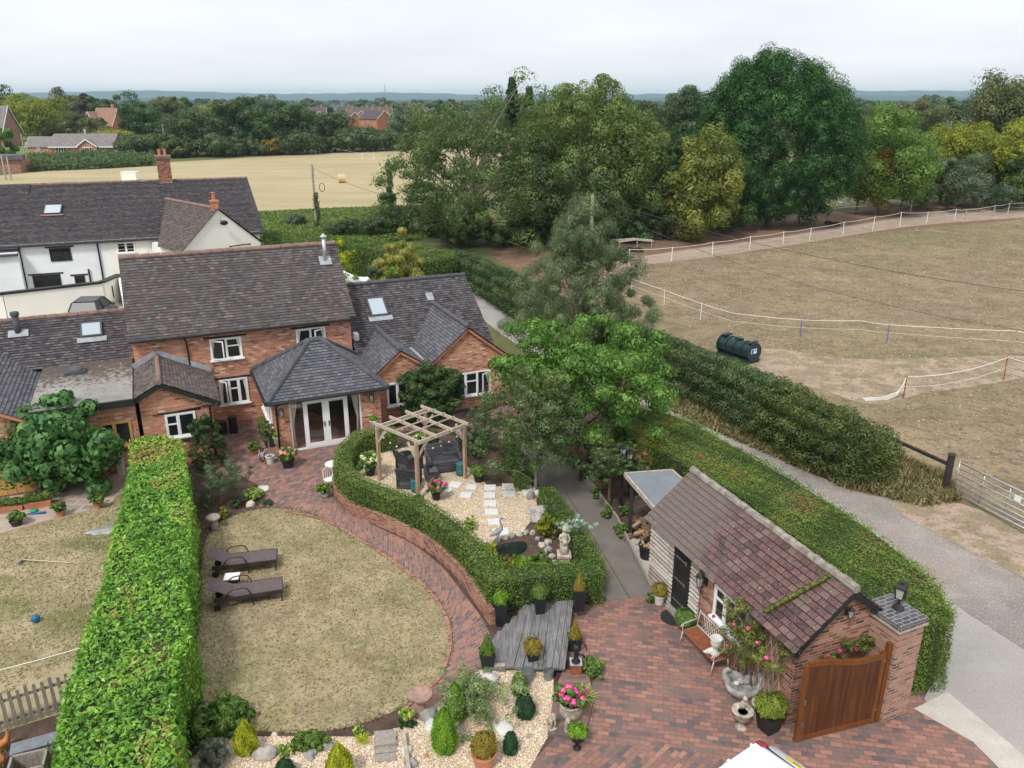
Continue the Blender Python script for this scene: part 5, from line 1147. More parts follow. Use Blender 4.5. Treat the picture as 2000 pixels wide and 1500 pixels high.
tr('cherry_tree', 'bright green cherry tree with spreading boughs and drooping leaves over the lamp post', 1125, 915, 600, 385, G['cherry'], 42, 'trunk', k=150, cr=.62, per=170, size=.16, asp=.42, droop=1.1, top=.5, cb=.20, inner=.12, lump=.30, limb=26, tv=.3, flatn=.6, thin=.55, ry=2.6)
tr('apple_tree', 'gnarled sparse apple tree leaning over the concrete path with pale lichened twigs', 1046, 972, 735, 225, G['apple'], 43, 'paletrunk', k=120, cr=.40, per=150, size=.08, asp=.55, cb=.22, inner=.15, lump=.25, limb=46, tv=.4, thin=.5, tr=.07)
tr('round_shrub', 'dark green round shrub growing against the brick wing behind the pergola', 842, 828, 714, 118, G['dark'], 44, cat='shrub', k=90, cr=.5, per=300, size=.085, asp=.55, cb=.05, tv=.35, lump=.12)
tr('weeping_tree', 'small flat topped weeping tree beside the triple lamp post', 1190, 985, 872, 118, G['apple'], 45, 'trunk', k=46, cr=.3, per=150, size=.07, droop=.5, cb=.55, flatn=.6, limb=14, tr=.06)
tr('maple_shrub', 'small pink and gold maple next to the conifer hedge', 1262, 950, 862, 95, G['dryleaf'], 46, 'trunk', cat='shrub', k=30, cr=.3, per=150, size=.07, droop=.4, cb=.5, flatn=.6, limb=8, tr=.05)
tr('fig_tree', 'spreading fig tree with large lobed leaves covering the neighbouring house wall', 128, 958, 782, 225, G['fig'], 47, 'trunk', k=85, cr=.5, per=80, size=.22, asp=.7, cb=.0, inner=.3, lump=.28, tv=.3, ry=1.3, droop=.4, thin=.7)
tr('ivy_bush', 'dark evergreen bush with two upright tips beside the porch window', 408, 912, 812, 82, G['dark'], 48, cat='shrub', k=34, cr=.28, per=260, size=.07, cb=.02, tv=.4, shape=lambda z: np.clip(1.15-.55*(z+1)/2, .3, 1))
tr('rose_bush', 'loose rose bush with pink blooms beside the concrete path', 945, 895, 812, 100, G['greygreen'], 49, cat='shrub', k=40, cr=.34, per=170, size=.065, cb=.03, lump=.35, limb=16, tr=.04, thin=.6)
tr('flowering_shrub', 'airy shrub with thin stems at the top of the oval lawn beside the laurel hedge', 432, 985, 902, 110, G['greygreen'], 50, cat='shrub', k=38, cr=.27, per=170, size=.055, cb=.02, lump=.45, limb=26, tr=.03, thin=.55, inner=.1)
# beyond the garden
tr('bamboo_clump', 'yellow bamboo clump standing in front of the clipped hedge', 768, 548, 458, 100, G['bamboo'], 51, Y=51, cat='bamboo', k=40, cr=.6, per=220, size=.16, asp=.22, up=None, cb=.02, tv=.4) if False else \
tr('bamboo_clump', 'yellow bamboo clump standing in front of the clipped hedge', 768, 548, 458, 100, G['bamboo'], 51, Y=51, cat='bamboo', k=40, cr=.6, per=500, size=.22, asp=.25, cb=.02, tv=.4, droop=-.4)
tr('golden_shrub', 'yellow leaved shrub behind the chimney flue of the brick house', 645, 528, 462, 60, G['conegold'], 52, Y=50, cat='shrub', k=20, cr=.45, per=180, size=.13, cb=.03)
tr('round_shrub', 'dark rounded shrub between the white tent and the bamboo', 718, 552, 508, 42, G['greygreen'], 53, Y=50, cat='shrub', k=16, cr=.35, per=200, size=.09, cb=.03)
tr('topiary_dome', 'light green clipped dome peeking above the wing roof', 778, 575, 533, 66, G['boxlight'], 54, Y=46, cat='shrub', k=18, cr=.4, per=260, size=.08, cb=.02)
tr('topiary_dome', 'smaller light green clipped dome right of the bamboo clump', 826, 562, 533, 40, G['boxlight'], 55, Y=47, cat='shrub', k=12, cr=.3, per=200, size=.08, cb=.02)
tr('ash_tree', 'big airy ash tree with bare branches showing left of the broad willow', 925, 478, 178, 345, G['ash'], 61, 'paletrunk', k=280, cr=1.2, per=135, size=.25, asp=.4, cb=.0, inner=.25, lump=.18, limb=70, tv=.35, thin=.6, flatn=.75, tr=.3)
tr('willow_tree', 'broad yellow green willow tree in the middle of the tree belt', 1135, 462, 158, 275, G['willow'], 62, k=300, cr=1.5, per=200, size=.32, asp=.35, droop=1.0, cb=.0, lump=.07, limb=14, flatn=.8, dy=4)
tr('willow_tree', 'lower spreading willow right of the broad willow and behind the golden maple', 1235, 455, 240, 210, G['willow'], 63, k=130, cr=1.5, per=220, size=.27, asp=.35, droop=1.0, cb=.05, lump=.2, tv=.5)
tr('thorn_tree', 'mid green tree filling below the broad willow next to the telegraph pole', 1090, 478, 290, 240, G['ash'], 64, k=150, cr=1.2, per=200, size=.24, asp=.45, cb=.03, lump=.25)
tr('leylandii', 'huge dark green conifer with a rounded ragged top standing over the paddock track', 1500, 442, 108, 345, G['leyl'], 65, cat='conifer', k=850, cr=1.1, per=210, size=.25, asp=.28, droop=-1.1, top=.8, cb=.0, inner=.6, lump=.07, limb=6, tv=.5, flatn=1.5, shape=lambda z: np.clip(1.1-.13*(z+1), .5, 1.1), ry=7)
tr('golden_maple', 'maple turning yellow and orange at the left foot of the huge dark conifer', 1362, 470, 262, 158, G['gold'], 66, k=130, cr=1.15, per=170, size=.27, asp=.6, cb=.0, lump=.2)
tr('weeping_conifer', 'slim drooping conifer left of the golden maple', 1305, 466, 240, 62, G['dark'], 67, cat='conifer', k=60, cr=.8, per=160, size=.3, asp=.25, droop=1.5, cb=.1, shape=lambda z: np.clip(1.1-.45*(z+1), .15, 1.1))
tr('russet_tree', 'russet brown tree on the right edge of the huge dark conifer', 1672, 418, 268, 105, G['russet'], 68, k=80, cr=1.1, per=150, size=.28, asp=.55, cb=.1, lump=.25)
tr('broadleaf_tree', 'fresh green broad tree right of the russet tree', 1712, 418, 204, 200, G['bright'], 69, k=170, cr=1.5, per=170, size=.30, asp=.5, cb=.05, lump=.18, dy=6)
tr('yellow_tree', 'yellow green tree between the fresh green tree and the right edge', 1835, 398, 234, 135, G['yellowgreen'], 70, k=100, cr=1.5, per=160, size=.32, cb=.05, lump=.2)
tr('yellow_tree', 'wide yellow green tree at the right edge above the track', 1960, 400, 243, 215, G['yellowgreen'], 71, k=150, cr=1.7, per=160, size=.34, cb=.05, lump=.2)
tr('hawthorn_tree', 'low grey green thorn tree in front of the yellow trees', 1850, 408, 300, 185, G['greygreen'], 72, k=110, cr=1.1, per=190, size=.26, cb=.05, lump=.2)
tr('thorn_tree', 'dark low tree at the right edge beside the track', 1985, 408, 300, 120, G['dark'], 73, k=60, cr=1.3, per=180, size=.3, cb=.03)
tr('pale_tree', 'tall hazy grey green tree on the skyline at the right edge', 1952, 300, 140, 165, G['olive'], 74, Y=150, k=120, cr=2.6, per=150, size=.5, cb=.1, lump=.3, thin=.6)
tr('oak_tree', 'dark round oak on the skyline left of the huge conifer', 1335, 300, 165, 92, G['oakleaf'], 75, Y=150, k=80, cr=1.9, per=160, size=.45, cb=.1, lump=.25)
for px_, ty_, R_, lb in ((1000, 150, 2.6, 'dark pointed spruce rising between the ash and the broad willow'), (1034, 168, 1.9, 'thin spruce tip just right of the taller dark spruce')):
    q = PY(px_, ty_, 88.0); T = thing('spruce', lb, 'conifer', (q.x, 88.0, 0)); rg = np.random.default_rng(px_); cl = []
    for i in range(230):
        u = rg.uniform(0, 1)**.8; a = rg.uniform(0, 6.28); rr = R_*(1-u)**.9*rg.uniform(.3, 1.05); cl.append((rr*math.cos(a), rr*math.sin(a), q.z*(.3+.69*u)-.25*rr, .34, .34, .22))
    foliage('crown', G['dark'], T, cl, 75, .3, px_, .3, .5); m_ = MB(); m_.tube([(0, 0, 0), (0, 0, q.z*.98)], [.25, .03], 6); m_.build('trunk', M['trunk'], T)
tr('far_tree', 'grey green rounded tree behind the willow on the right', 1262, 300, 196, 62, G['estuary'], 78, Y=190, k=60, cr=2.2, per=120, size=.6, cb=.05)
tr('ivy_pole_bush', 'small dense holly beside the ivy covered post', 758, 425, 372, 38, G['dark'], 79, cat='shrub', k=24, cr=.7, per=160, size=.2, cb=.03)
tr('bramble', 'dark bramble thicket at the end of the weedy strip', 800, 458, 402, 130, G['hawthorn'], 80, cat='shrub', k=60, cr=.9, per=170, size=.2, cb=.02, ry=1.8)
tr('bramble', 'low brambles in the weedy strip in front of the telegraph pole', 700, 462, 425, 150, G['hawthorn'], 81, cat='shrub', k=50, cr=.7, per=150, size=.18, cb=.02, ry=1.5)
tr('willow_bush', 'grey willow bush in the weedy strip left of the pole', 580, 440, 418, 45, G['greygreen'], 82, cat='shrub', k=20, cr=.6, per=150, size=.18, cb=.02)
US = [(985, 482, 60, 'ash', 'dark thicket at the foot of the ash near the hedge end'), (1040, 478, 70, 'dark', 'dark thicket behind the pine tree top'), (1100, 474, 80, 'hawthorn', 'bushy thicket under the broad willow'), (1215, 470, 80, 'dark', 'dark holly like bush behind the old poles at the track'), (1275, 466, 80, 'dark', 'dark understory bush left of the golden maple'), (1420, 456, 80, 'dark', 'dark understory bush right of the golden maple'),
 (1560, 436, 90, 'leyl', 'low dark skirt of growth under the right side of the huge conifer'), (1480, 444, 90, 'leyl', 'low dark skirt of growth under the middle of the huge conifer'), (1760, 404, 90, 'hawthorn', 'dark hedge growth below the fresh green tree'), (1930, 398, 120, 'dark', 'dark hedge growth near the right edge behind the track fence'), (900, 480, 90, 'ash', 'green thicket left of the foot of the ash'), (855, 462, 70, 'hawthorn', 'dark thicket between the brambles and the ash')]
for i, (x, y, wp, lf, lb) in enumerate(US): tr('thicket', lb, x, y, y-wp*.85, wp*1.3, G[lf], 160+i, cat='bush', k=34, cr=wp/FPX*P(x, y).y*.17, per=170, size=.24, cb=0, lump=.2, limb=4)
# the trees behind the stubble field and the bungalow: one by one, near ones first
FT = [  # x, base y, top y, width px, leaf, label
 (80, 275, 188, 108, 'yellowgreen', 'pale yellow green rounded tree above the bungalow'),
 (25, 262, 176, 80, 'oakleaf', 'dark tree on the skyline at the left edge'),
 (5, 318, 238, 50, 'bright', 'green bush tree at the left edge beside the small meadow'),
 (145, 265, 180, 85, 'olive', 'brown green tree left of the red roofed far house'),
 (186, 262, 175, 40, 'copper', 'small copper beech above the orange far roof'),
 (225, 270, 190, 62, 'oakleaf', 'dark tree right of the orange far roof'),
 (178, 280, 222, 75, 'olive', 'brownish tree below the orange far roof'),
 (285, 285, 190, 82, 'dark', 'large dark round tree left of the electricity pole'),
 (330, 262, 188, 70, 'olive', 'olive tree on the skyline above the electricity pole'),
 (372, 262, 186, 50, 'oakleaf', 'dark tree on the skyline right of the electricity pole'),
 (225, 292, 250, 70, 'yellowgreen', 'yellow green bush behind the bungalow chimney'),
 (290, 306, 262, 95, 'hawthorn', 'grey green thicket right of the bungalow'),
 (385, 304, 212, 110, 'oakleaf', 'broad mid green tree right of the electricity pole'),
 (345, 308, 272, 60, 'hawthorn_ol', 'brownish thorn bush at the foot of the electricity pole'),
 (470, 300, 190, 95, 'dark', 'tall dark tree in the field belt left of the centre of the belt'),
 (430, 306, 262, 80, 'hawthorn', 'dark bush under the two tallest belt trees'),
 (505, 303, 268, 65, 'hawthorn_ol', 'olive bush in the field belt in front of the dark trees'),
 (545, 301, 200, 90, 'dark', 'dark tree in the middle of the field belt'),
 (582, 300, 193, 75, 'dark', 'tallest dark tree in the right half of the field belt'),
 (540, 303, 265, 48, 'russet', 'small reddish thorn in front of the field belt'),
 (580, 301, 250, 90, 'oakleaf', 'mid green tree in front of the tallest dark trees'),
 (655, 296, 214, 68, 'oakleaf', 'round green tree left of the red brick far houses'),
 (640, 298, 262, 60, 'hawthorn_ol', 'brownish thicket below the red brick far houses'),
 (690, 296, 250, 90, 'hawthorn', 'grey thicket below the gabled far house'),
 (735, 294, 255, 90, 'hawthorn', 'dark grey thicket at the right end of the field belt'),
 (768, 291, 250, 38, 'yellowgreen', 'small yellow tree at the right end of the field belt'),
 (795, 290, 205, 80, 'greygreen', 'grey green tree between the field belt and the ash'),
 (845, 290, 215, 70, 'olive', 'olive tree peeping out left of the ash'),
 (420, 262, 200, 60, 'yellowgreen', 'light green tree in the dip of the field belt'),
 (1700, 300, 205, 70, 'olive', 'pale olive tree beyond the fresh green tree'),
 (1780, 300, 195, 95, 'olive', 'pale olive rounded tree on the skyline right of the conifer'),
 (1845, 300, 188, 40, 'dark', 'small dark tree on the skyline before the right edge'),
 (1240, 300, 190, 50, 'estuary', 'far green tree peeping out right of the broad willow'),
]
for i, (x, by, ty, wp, lf, lb) in enumerate(FT):
    yb = P(x, by, 0).y if by < 320 and by > 255 else 250; Y = min(330, max(150, yb))
    if lf in ('copper',): Y = 320
    tr('belt_tree' if wp > 50 else 'belt_bush', lb, x, 300, ty, wp*1.15, G[lf], 100+i, Y=Y, k=max(34, int(wp*.8)), cr=wp/FPX*Y*.16, per=130, size=.0042*Y*.5+.14, cb=.0, lump=.18, limb=3, tr=.25, top=.5)
# the low hedge in front of the bungalow and far hedges
hedge('field_hedge', 'bushy dark hedge in front of the far bungalow at the edge of the stubble field', PL([(55, 304), (150, 298), (240, 297), (300, 302), (300, 312), (180, 318), (60, 322)], 1.3), 0, 1.3, G['hawthorn'], 9, .55, .6, .7, .3, .5, 91, .35, core=.6)
# tree belts out to the horizon: crowns shared between copies
def proto(seed, lf, k=26, per=70):
    rg = np.random.default_rng(seed); cl = env_clumps(rg, k, (4.2, 4.2, 3.6), (0, 0, 4.2), 1.7, .25, .3, .4, None, seed, .8)
    return cl, seed, lf
PR = []
for i, lf in enumerate(['oakleaf', 'estuary', 'olive', 'dark', 'greygreen', 'hawthorn']):
    cl, sd_, _ = proto(300+i, lf); t = thing('distant_tree', 'x', 'tree', (0, 0, -60)); foliage('crown', G[lf], t, cl, 75, 1.25, sd_, .6, 0, .6, .8, .5, .5)
    mb = MB(); mb.tube([(0, 0, 0), (0, 0, 4)], [.5, .3], 6); mb.build('trunk', M['trunk'], t); PR.append(t)
rgx = random.Random(5); n = 0
BELTS = [(330, 60, -260, 150, 'distant tree in the wooded belt just behind the first trees, some 330 metres away', 'trees behind the stubble field', .9, 1.15),
         (430, 44, -420, 90, 'distant tree standing among the red brick houses', 'trees around the far houses', .85, 1.1),
         (620, 70, -560, 560, 'distant tree in the tree line beyond the red brick houses', 'trees beyond the far houses', 1.1, 1.5),
         (950, 60, -760, 760, 'tiny tree in the far tree line below the blue hills', 'trees below the hills', 1.3, 1.9)]
for Yb, cnt, x0, x1, lb, gp, s0, s1 in BELTS:
    for i in range(cnt):
        x = x0+(x1-x0)*(i+rgx.uniform(.1, .9))/cnt; Y = Yb
        if Yb < 600 and 600 < 1000+x/Y*1656 < 840: continue
        Y = Yb*rgx.uniform(.93, 1.12); s = rgx.uniform(s0, s1); src = PR[rgx.randrange(6)]
        s *= 1.12
        if n < 6: o = PR[n]; o['label'] = lb; o['group'] = gp; o.location = (x, Y, -.1); o.scale = (s*1.2, s*1.2, s); n += 1
        else: dup(src, (x, Y, -.1), rgx.uniform(0, 6.28), lb, gp, (s*1.25, s*1.25, s*rgx.uniform(.8, 1.1)))
rg = np.random.default_rng(77); cl = []
for i in range(900):
    Y = rg.uniform(1200, 4200); cl.append((rg.uniform(-.75, .75)*Y, Y, rg.uniform(2, 6), 16*Y/1500, 10*Y/1500, rg.uniform(5, 8)))
o = foliage('far_woods', G['estuary'], None, cl, 26, 7, 78, .7, 0, .5, .8, .6, .6); tag(o, 'woods and hedgerows merging into one green mass towards the hills', 'woods', kind='stuff')
# hills
def hill(name, Y, prof, m, depth=900):
    mb = MB(); xs = np.linspace(-1.15*Y, 1.15*Y, 240); ph_ = [1.3, 4.1, 2.2, 5.5]
    row = []
    for x in xs:
        px = 1000+x/Y*1656; h = np.interp(px, [p[0] for p in prof], [p[1] for p in prof])
        row.append(max(4, h+2.5*math.sin(px*.11)+2*math.sin(px*.37+1)+1.6*math.sin(px*.83)))
    for i in range(len(xs)-1):
        mb.face([(xs[i], Y-depth, -5), (xs[i+1], Y-depth, -5), (xs[i+1], Y-depth*.4, row[i+1]*.7), (xs[i], Y-depth*.4, row[i]*.7)])
        mb.face([(xs[i], Y-depth*.4, row[i]*.7), (xs[i+1], Y-depth*.4, row[i+1]*.7), (xs[i+1], Y, row[i+1]), (xs[i], Y, row[i])])
        mb.face([(xs[i], Y, row[i]), (xs[i+1], Y, row[i+1]), (xs[i+1], Y+depth, -5), (xs[i], Y+depth, -5)])
    tag(mb.build(name, m, smooth=True), kind='structure')
hill('hills', 7000, [(-900, 70), (0, 66), (60, 66), (200, 84), (330, 84), (450, 72), (560, 56), (640, 66), (760, 72), (900, 58), (990, 52), (1270, 62), (1340, 60), (1660, 86), (1880, 84), (2050, 66), (3000, 60)], M['hill'])
hill('nearer_hills', 4600, [(-900, 8), (0, 12), (300, 22), (600, 10), (900, 16), (1300, 24), (1700, 40), (1850, 30), (2100, 26), (3000, 10)], M['hill'], 700)
# ------------------------------------------------------------------ far buildings
def house(name, label, loc, rz, L_, D_, ez, rz_, wallm, roofm, cross=None, chim=True, group=None, wins=0):
    T = thing(name, label, 'house', loc, rz, group); w_ = MB(); w_.prism([(-L_/2, 0), (L_/2, 0), (L_/2, D_), (-L_/2, D_)], 0, ez)
    for x in (-L_/2, L_/2): w_.face([(x, 0, ez), (x, D_, ez), (x, D_/2, rz_)])
    r_ = MB(); e = .35
    for s in (0, 1):
        y0 = -e if s == 0 else D_+e; zz = ez-.25
        r_.hexa([(-L_/2-e, y0, zz), (L_/2+e, y0, zz), (L_/2+e, D_/2, rz_), (-L_/2-e, D_/2, rz_), (-L_/2-e, y0, zz+.12), (L_/2+e, y0, zz+.12), (L_/2+e, D_/2, rz_+.12), (-L_/2-e, D_/2, rz_+.12)])
    b_ = MB()
    for x in (-L_/2-e-.03, L_/2+e+.03):
        for y0 in (-e, D_+e): b_.bar((x, y0, ez-.28), (x, D_/2, rz_-.03), .08, .22)
    if cross:
        x, wd, pr_, h_ = cross
        w_.prism([(x-wd/2, -pr_), (x+wd/2, -pr_), (x+wd/2, .1), (x-wd/2, .1)], 0, ez); w_.face([(x-wd/2, -pr_, ez), (x+wd/2, -pr_, ez), (x, -pr_, h_)])
        yy = (h_-ez)/(rz_-ez)*D_/2
        for s in (-1, 1):
            r_.face([(x, -pr_-e, h_+.1), (x+s*(wd/2+e), -pr_-e, ez-.15), (x+s*(wd/2+e), .3, ez-.15), (x, yy, h_+.1)]); b_.bar((x+s*(wd/2+e), -pr_-e-.03, ez-.2), (x, -pr_-e-.03, h_+.03), .08, .22)
    w_.build('wall', wallm, T); ro = r_.build('roof', roofm, T); b_.build('barge_board', M['white'], T)
    if chim: m_ = MB(); m_.box((L_*.3, D_/2, rz_+.5), (.9, .6, 1.6)); m_.build('chimney', M['terra'], ro)
    for i in range(wins):
        x = -L_/2+L_*(i+.5)/wins; g_ = MB(); g_.box((x, -.03, ez*.55), (1.2, .06, 1.1)); wo = g_.build('window', M['white'], T); g_ = MB()
        for k in (-.3, .3): g_.box((x+k, -.07, ez*.55), (.42, .03, .85))
        g_.build('pane', M['glass'], wo)
    return T
# bungalow
b0 = P(158, 300, 0); bt = thing('bungalow', 'brick bungalow with grey tiled roof and white bow windows behind the field hedge', 'house', (b0.x, b0.y, 0), R(6))
L_ = 96/FPX*b0.y; w_ = MB(); hh = PY(158, 286, b0.y).z; rr_ = PY(158, 262, b0.y).z
T = bt
w_.prism([(-L_*.55, 0), (L_*.6, 0), (L_*.6, 9), (-L_*.55, 9)], 0, hh); w_.prism([(-L_*1.0, 1), (-L_*.55, 1), (-L_*.55, 8), (-L_*1.0, 8)], 0, hh*.98)
w_.prism([(.0, -1.3), (L_*.34, -1.3), (L_*.34, .1), (0, .1)], 0, hh); w_.face([(0, -1.3, hh), (L_*.34, -1.3, hh), (L_*.17, -1.3, hh+(rr_-hh)*.55)]); w_.face([(-L_, 1, hh*.98), (-L_, 8, hh*.98), (-L_, 4.5, hh+(rr_-hh)*.75)]); w_.build('wall', M['brick'], T)
r_ = MB()
def rf(x0, x1, y0, y1, e, z, x0t=None, x1t=None):
    ym = (y0+y1)/2; a = x0 if x0t is None else x0t; b = x1 if x1t is None else x1t
    r_.face([(x0, y0, e), (x1, y0, e), (b, ym, z), (a, ym, z)]); r_.face([(x1, y1, e), (x0, y1, e), (a, ym, z), (b, ym, z)])
rf(-L_*.58, L_*.64, -.5, 9.5, hh-.1, rr_); rf(-L_*1.03, -L_*.55, .6, 8.4, hh-.15, hh+(rr_-hh)*.78); rf(L_*.60, L_*.9, .6, 8.4, hh-.15, hh+(rr_-hh)*.75)
g_ = hh+(rr_-hh)*.6; r_.face([(L_*.17, -1.7, g_), (-.4, -1.7, hh-.1), (-.4, .3, hh-.1), (L_*.17, 3, g_)]); r_.face([(L_*.17, -1.7, g_), (L_*.34+.4, -1.7, hh-.1), (L_*.34+.4, .3, hh-.1), (L_*.17, 3, g_)])
r_.build('roof', M['tile_far'] if 'tile_far' in M else M['tile_grey'], T)
m_ = MB(); m_.bar((-L_*.58, -.55, hh-.15), (L_*.64, -.55, hh-.15), .1, .25); m_.bar((-.4, -1.75, hh-.1), (L_*.17, -1.75, g_-.05), .08, .25); m_.bar((L_*.34+.4, -1.75, hh-.1), (L_*.17, -1.75, g_-.05), .08, .25); m_.bar((-L_*1.04, .6, hh-.2), (-L_*1.04, 4.5, hh+(rr_-hh)*.75), .08, .22); m_.build('fascia', M['white'], T)
for x, y, ww in ((-L_*.35, -.1, 2.6), (L_*.17, -1.4, 2.4), (L_*.47, -.1, 2.3), (-L_*.8, .9, 1.0)):
    m_ = MB(); m_.box((x, y, hh*.52), (ww, .3, 1.5)); wo = m_.build('window', M['white'], T); m_ = MB()
    for k in range(4): m_.box((x-ww/2+ww*(k+.5)/4, y-.17, hh*.52), (ww/4-.14, .04, 1.2))
    m_.build('pane', M['glass'], wo)
m_ = MB(); m_.box((L_*.02, 4.5, rr_+.5), (.4, .4, 1.3)); m_.build('flue', M['steel'], T)
m, t, b, o = newmat('estate_brick'); b.inputs['Base Color'].default_value = (.42, .16, .08, 1); b.inputs['Roughness'].default_value = .9; M['ebrick'] = m
# farm house roof at the left edge, orange roofs, the red brick estate
p = PY(-88, 250, 250); house('farmhouse', 'far house with a big pale brown roof and dormers cut off by the left edge', (p.x, 250, 0), R(4), 26, 12, 4.0, PY(8, 207, 255).z, M['brick_old'], M['tile_far'], wins=3)
p = PY(200, 250, 300); house('far_house', 'far house with an orange tiled roof and white gable among the trees above the bungalow', (p.x, 300, 0), R(-20), 9, 7, 4.8, PY(200, 211, 304).z, M['ebrick'], M['farorange'], cross=(-4, 5, 1.5, 9.5))
p = PY(20, 320, 190)
HS = [(718, 395, 11, 10, 5.2, PY(718, 216, 400).z, -32, 'nearest far estate house with dark slate roof and orange brick gable end'), (748, 430, 10, 8, 5.2, PY(748, 220, 434).z, 20, 'small far house with a grey roof and white edged gable right of the orange gable'),
      (683, 440, 10, 8, 5.2, PY(683, 219, 444).z, 40, 'far house with a dark roof left of the orange gable'), (700, 480, 14, 9, 5.5, PY(700, 210, 484).z, 0, 'far house with a red roof behind the orange gable'),
      (742, 500, 14, 9, 5.5, PY(742, 208, 505).z, 10, 'far terrace with a red roof along the tree line'), (665, 500, 11, 8, 5.5, PY(665, 208, 505).z, -30, 'far house with pointed gable left in the estate'),
      (616, 470, 12, 8, 5.2, PY(616, 209, 474).z, 15, 'far house with a brown roof behind the tallest dark belt tree'), (822, 520, 12, 8, 5.2, PY(822, 210, 524).z, 30, 'far house half hidden behind the trees left of the ash'),
      (428, 500, 11, 8, 5.2, PY(428, 203, 504).z, 10, 'tiny pale far roof above the dip of the field belt')]
for x, Y, L_, D_, e, rz_, an, lb in HS:
    p = PY(x, 220, Y); house('estate_house', lb, (p.x, Y, 0), R(an), L_, D_, e, max(rz_, e+2.5), M['ebrick'], M['tile_brown'] if an > 5 or an == 0 else M['tile_dark'], cross=(2, 5, 1.2, e+2.2) if an != -32 else None, chim=True, group='red brick houses in the far estate', wins=3)
# radio mast on the hills
p = PY(752, 180, 6900); m_ = MB(); m_.tube([(0, 0, 0), (0, 0, PY(752, 165, 6900).z)], [6, 3], 6); o = m_.build('radio_mast', M['postwood']); o.location = (p.x, 6900, 0); tag(o, 'thin radio mast on the ridge of the far hills', 'mast')
# low outbuilding and railway style lattice at the left
p = P(18, 338, 0); T = thing('field_shelter', 'low timber building with pale lattice roof at the left edge of the stubble field', 'shelter', (p.x-4, p.y, 0), R(8))
m_ = MB(); m_.prism([(-9, 0), (6, 0), (6, 5), (-9, 5)], 0, PY(18, 312, p.y).z); m_.build('wall', M['brick_old'], T)
m_ = MB(); m_.prism([(-9.5, -.6), (7, -.6), (5, 5.5), (-9.5, 5.5)], PY(18, 312, p.y).z, PY(18, 304, p.y).z, bot=True); m_.build('roof', M['tile_grey'], T)
# bale
p = P(667, 357, 0); m_ = MB(); m_.smooth = False; m_.cyl((-.6, 0, .72), (.6, 0, .72), .72, n=22); o = m_.build('straw_bale', M['straw']); o.location = p; o.rotation_euler = (0, 0, R(25)); tag(o, 'round straw bale lying alone in the stubble field', 'bale')
p = P(256, 352, 0); m_ = MB(); m_.box((0, 0, .7), (2.6, 1.6, 1.4)); m_.box((0, 0, 1.45), (2.7, 1.7, .08)); o = m_.build('water_trough', M['cream']); o.location = (p.x, p.y, 0); tag(o, 'pale box shaped trough in the field above the cottage roof', 'trough')
# poles and wires
def pole(label, x, yb, yt, r=.13, arms=0, top=None, Y=None, group=None):
    b = P(x, yb, 0) if Y is None else Vector((PY(x, 300, Y).x, Y, 0)); h = PY(x, yt, b.y).z
    T = thing('utility_pole', label, 'pole', (b.x, b.y, 0), 0, group); m_ = MB(); m_.smooth = False; m_.tube([(0, 0, 0), (0, 0, h)], [r, r*.7], 10); m_.build('pole', M['postwood'], T)
    m_ = MB()
    for k in range(arms): m_.bar((-.9, 0, h-.35-k*.9), (.9, 0, h-.35-k*.9), .1, .1)
    for k in ((-.85, .0, .85) if arms else (0,)): m_.cyl((k, 0, h-.25), (k, 0, h+.1), .06, n=6)
    if not arms:
        for k in range(5): m_.box((.13, 0, h-.25-k*.22), (.12, .1, .1))
    m_.build('insulators', M['greystone'], T); return Vector((b.x, b.y, h))
t1 = pole('leaning wooden telegraph pole with ivy at its foot in front of the stubble field', 619, 446, 322, .15)
rg = np.random.default_rng(8); b = P(622, 446, 0); T = thing('ivy', 'ivy climbing the foot of the wooden telegraph pole by the stubble field', 'ivy', b)
foliage('leaves', G['hawthorn'], T, [(rg.normal(0, .08), rg.normal(0, .08), z, .34, .34, .4) for z in np.linspace(.1, 3.6, 14)], 110, .16, 9)
m_ = MB(); c = PY(621, 366, b.y); m_.tube([c+Vector((.45+.3*math.cos(a), 0, .45*math.sin(a))) for a in np.linspace(0, 6.3, 16)], .035, 5); o = m_.build('cable_coil', M['wire']); tag(o, 'coil of black cable hanging on the wooden telegraph pole', 'cable')
b = P(763, 412, 0); T = thing('ivy_post', 'slim post completely wrapped in ivy beside the ash tree', 'post', b); h = PY(763, 322, b.y).z
m_ = MB(); m_.tube([(0, 0, 0), (0, 0, h)], .12, 8); m_.build('post', M['postwood'], T); foliage('ivy', G['hawthorn'], T, [(rg.normal(0, .1), rg.normal(0, .1), z, .4, .4, .5) for z in np.linspace(.2, h, 26)], 130, .2, 10)
t2 = pole('grey telegraph pole standing behind the pine tree', 1160, 478, 382, .17, Y=63)
t3 = pole('distant electricity pole with cross arms behind the cottage chimney', 326, 306, 242, .2, arms=1)
pole('short leaning pole beside the bungalow', 48, 300, 262, .15); pole('left one of the two wooden poles behind the white cottage roof', 12, 352, 303, .17); pole('right one of the two wooden poles behind the white cottage roof', 22, 352, 306, .17)
def wire(name, label, a, b, sag, r=.02):
    a, b = Vector(a), Vector(b); pts = [a.lerp(b, k/16)-Vector((0, 0, sag*4*(k/16)*(1-k/16))) for k in range(17)]
    m_ = MB(); m_.tube(pts, r, 4, False); tag(m_.build(name, M['wire']), label, 'cable')
wire('overhead_cable', 'upper overhead cable sagging from the grey telegraph pole to the right over the paddock', t2+Vector((0, 0, -.1)), PY(2300, 600, 46), 1.2, .018)
wire('overhead_cable', 'lower overhead cable sagging from the grey telegraph pole to the right over the paddock', t2+Vector((0, 0, -.6)), PY(2100, 660, 42), 1.4, .014)
wire('overhead_cable', 'overhead cable running from the wooden pole by the stubble field to the grey telegraph pole', t1+Vector((0, 0, -.3)), t2+Vector((0, 0, -.1)), 2.2, .016)
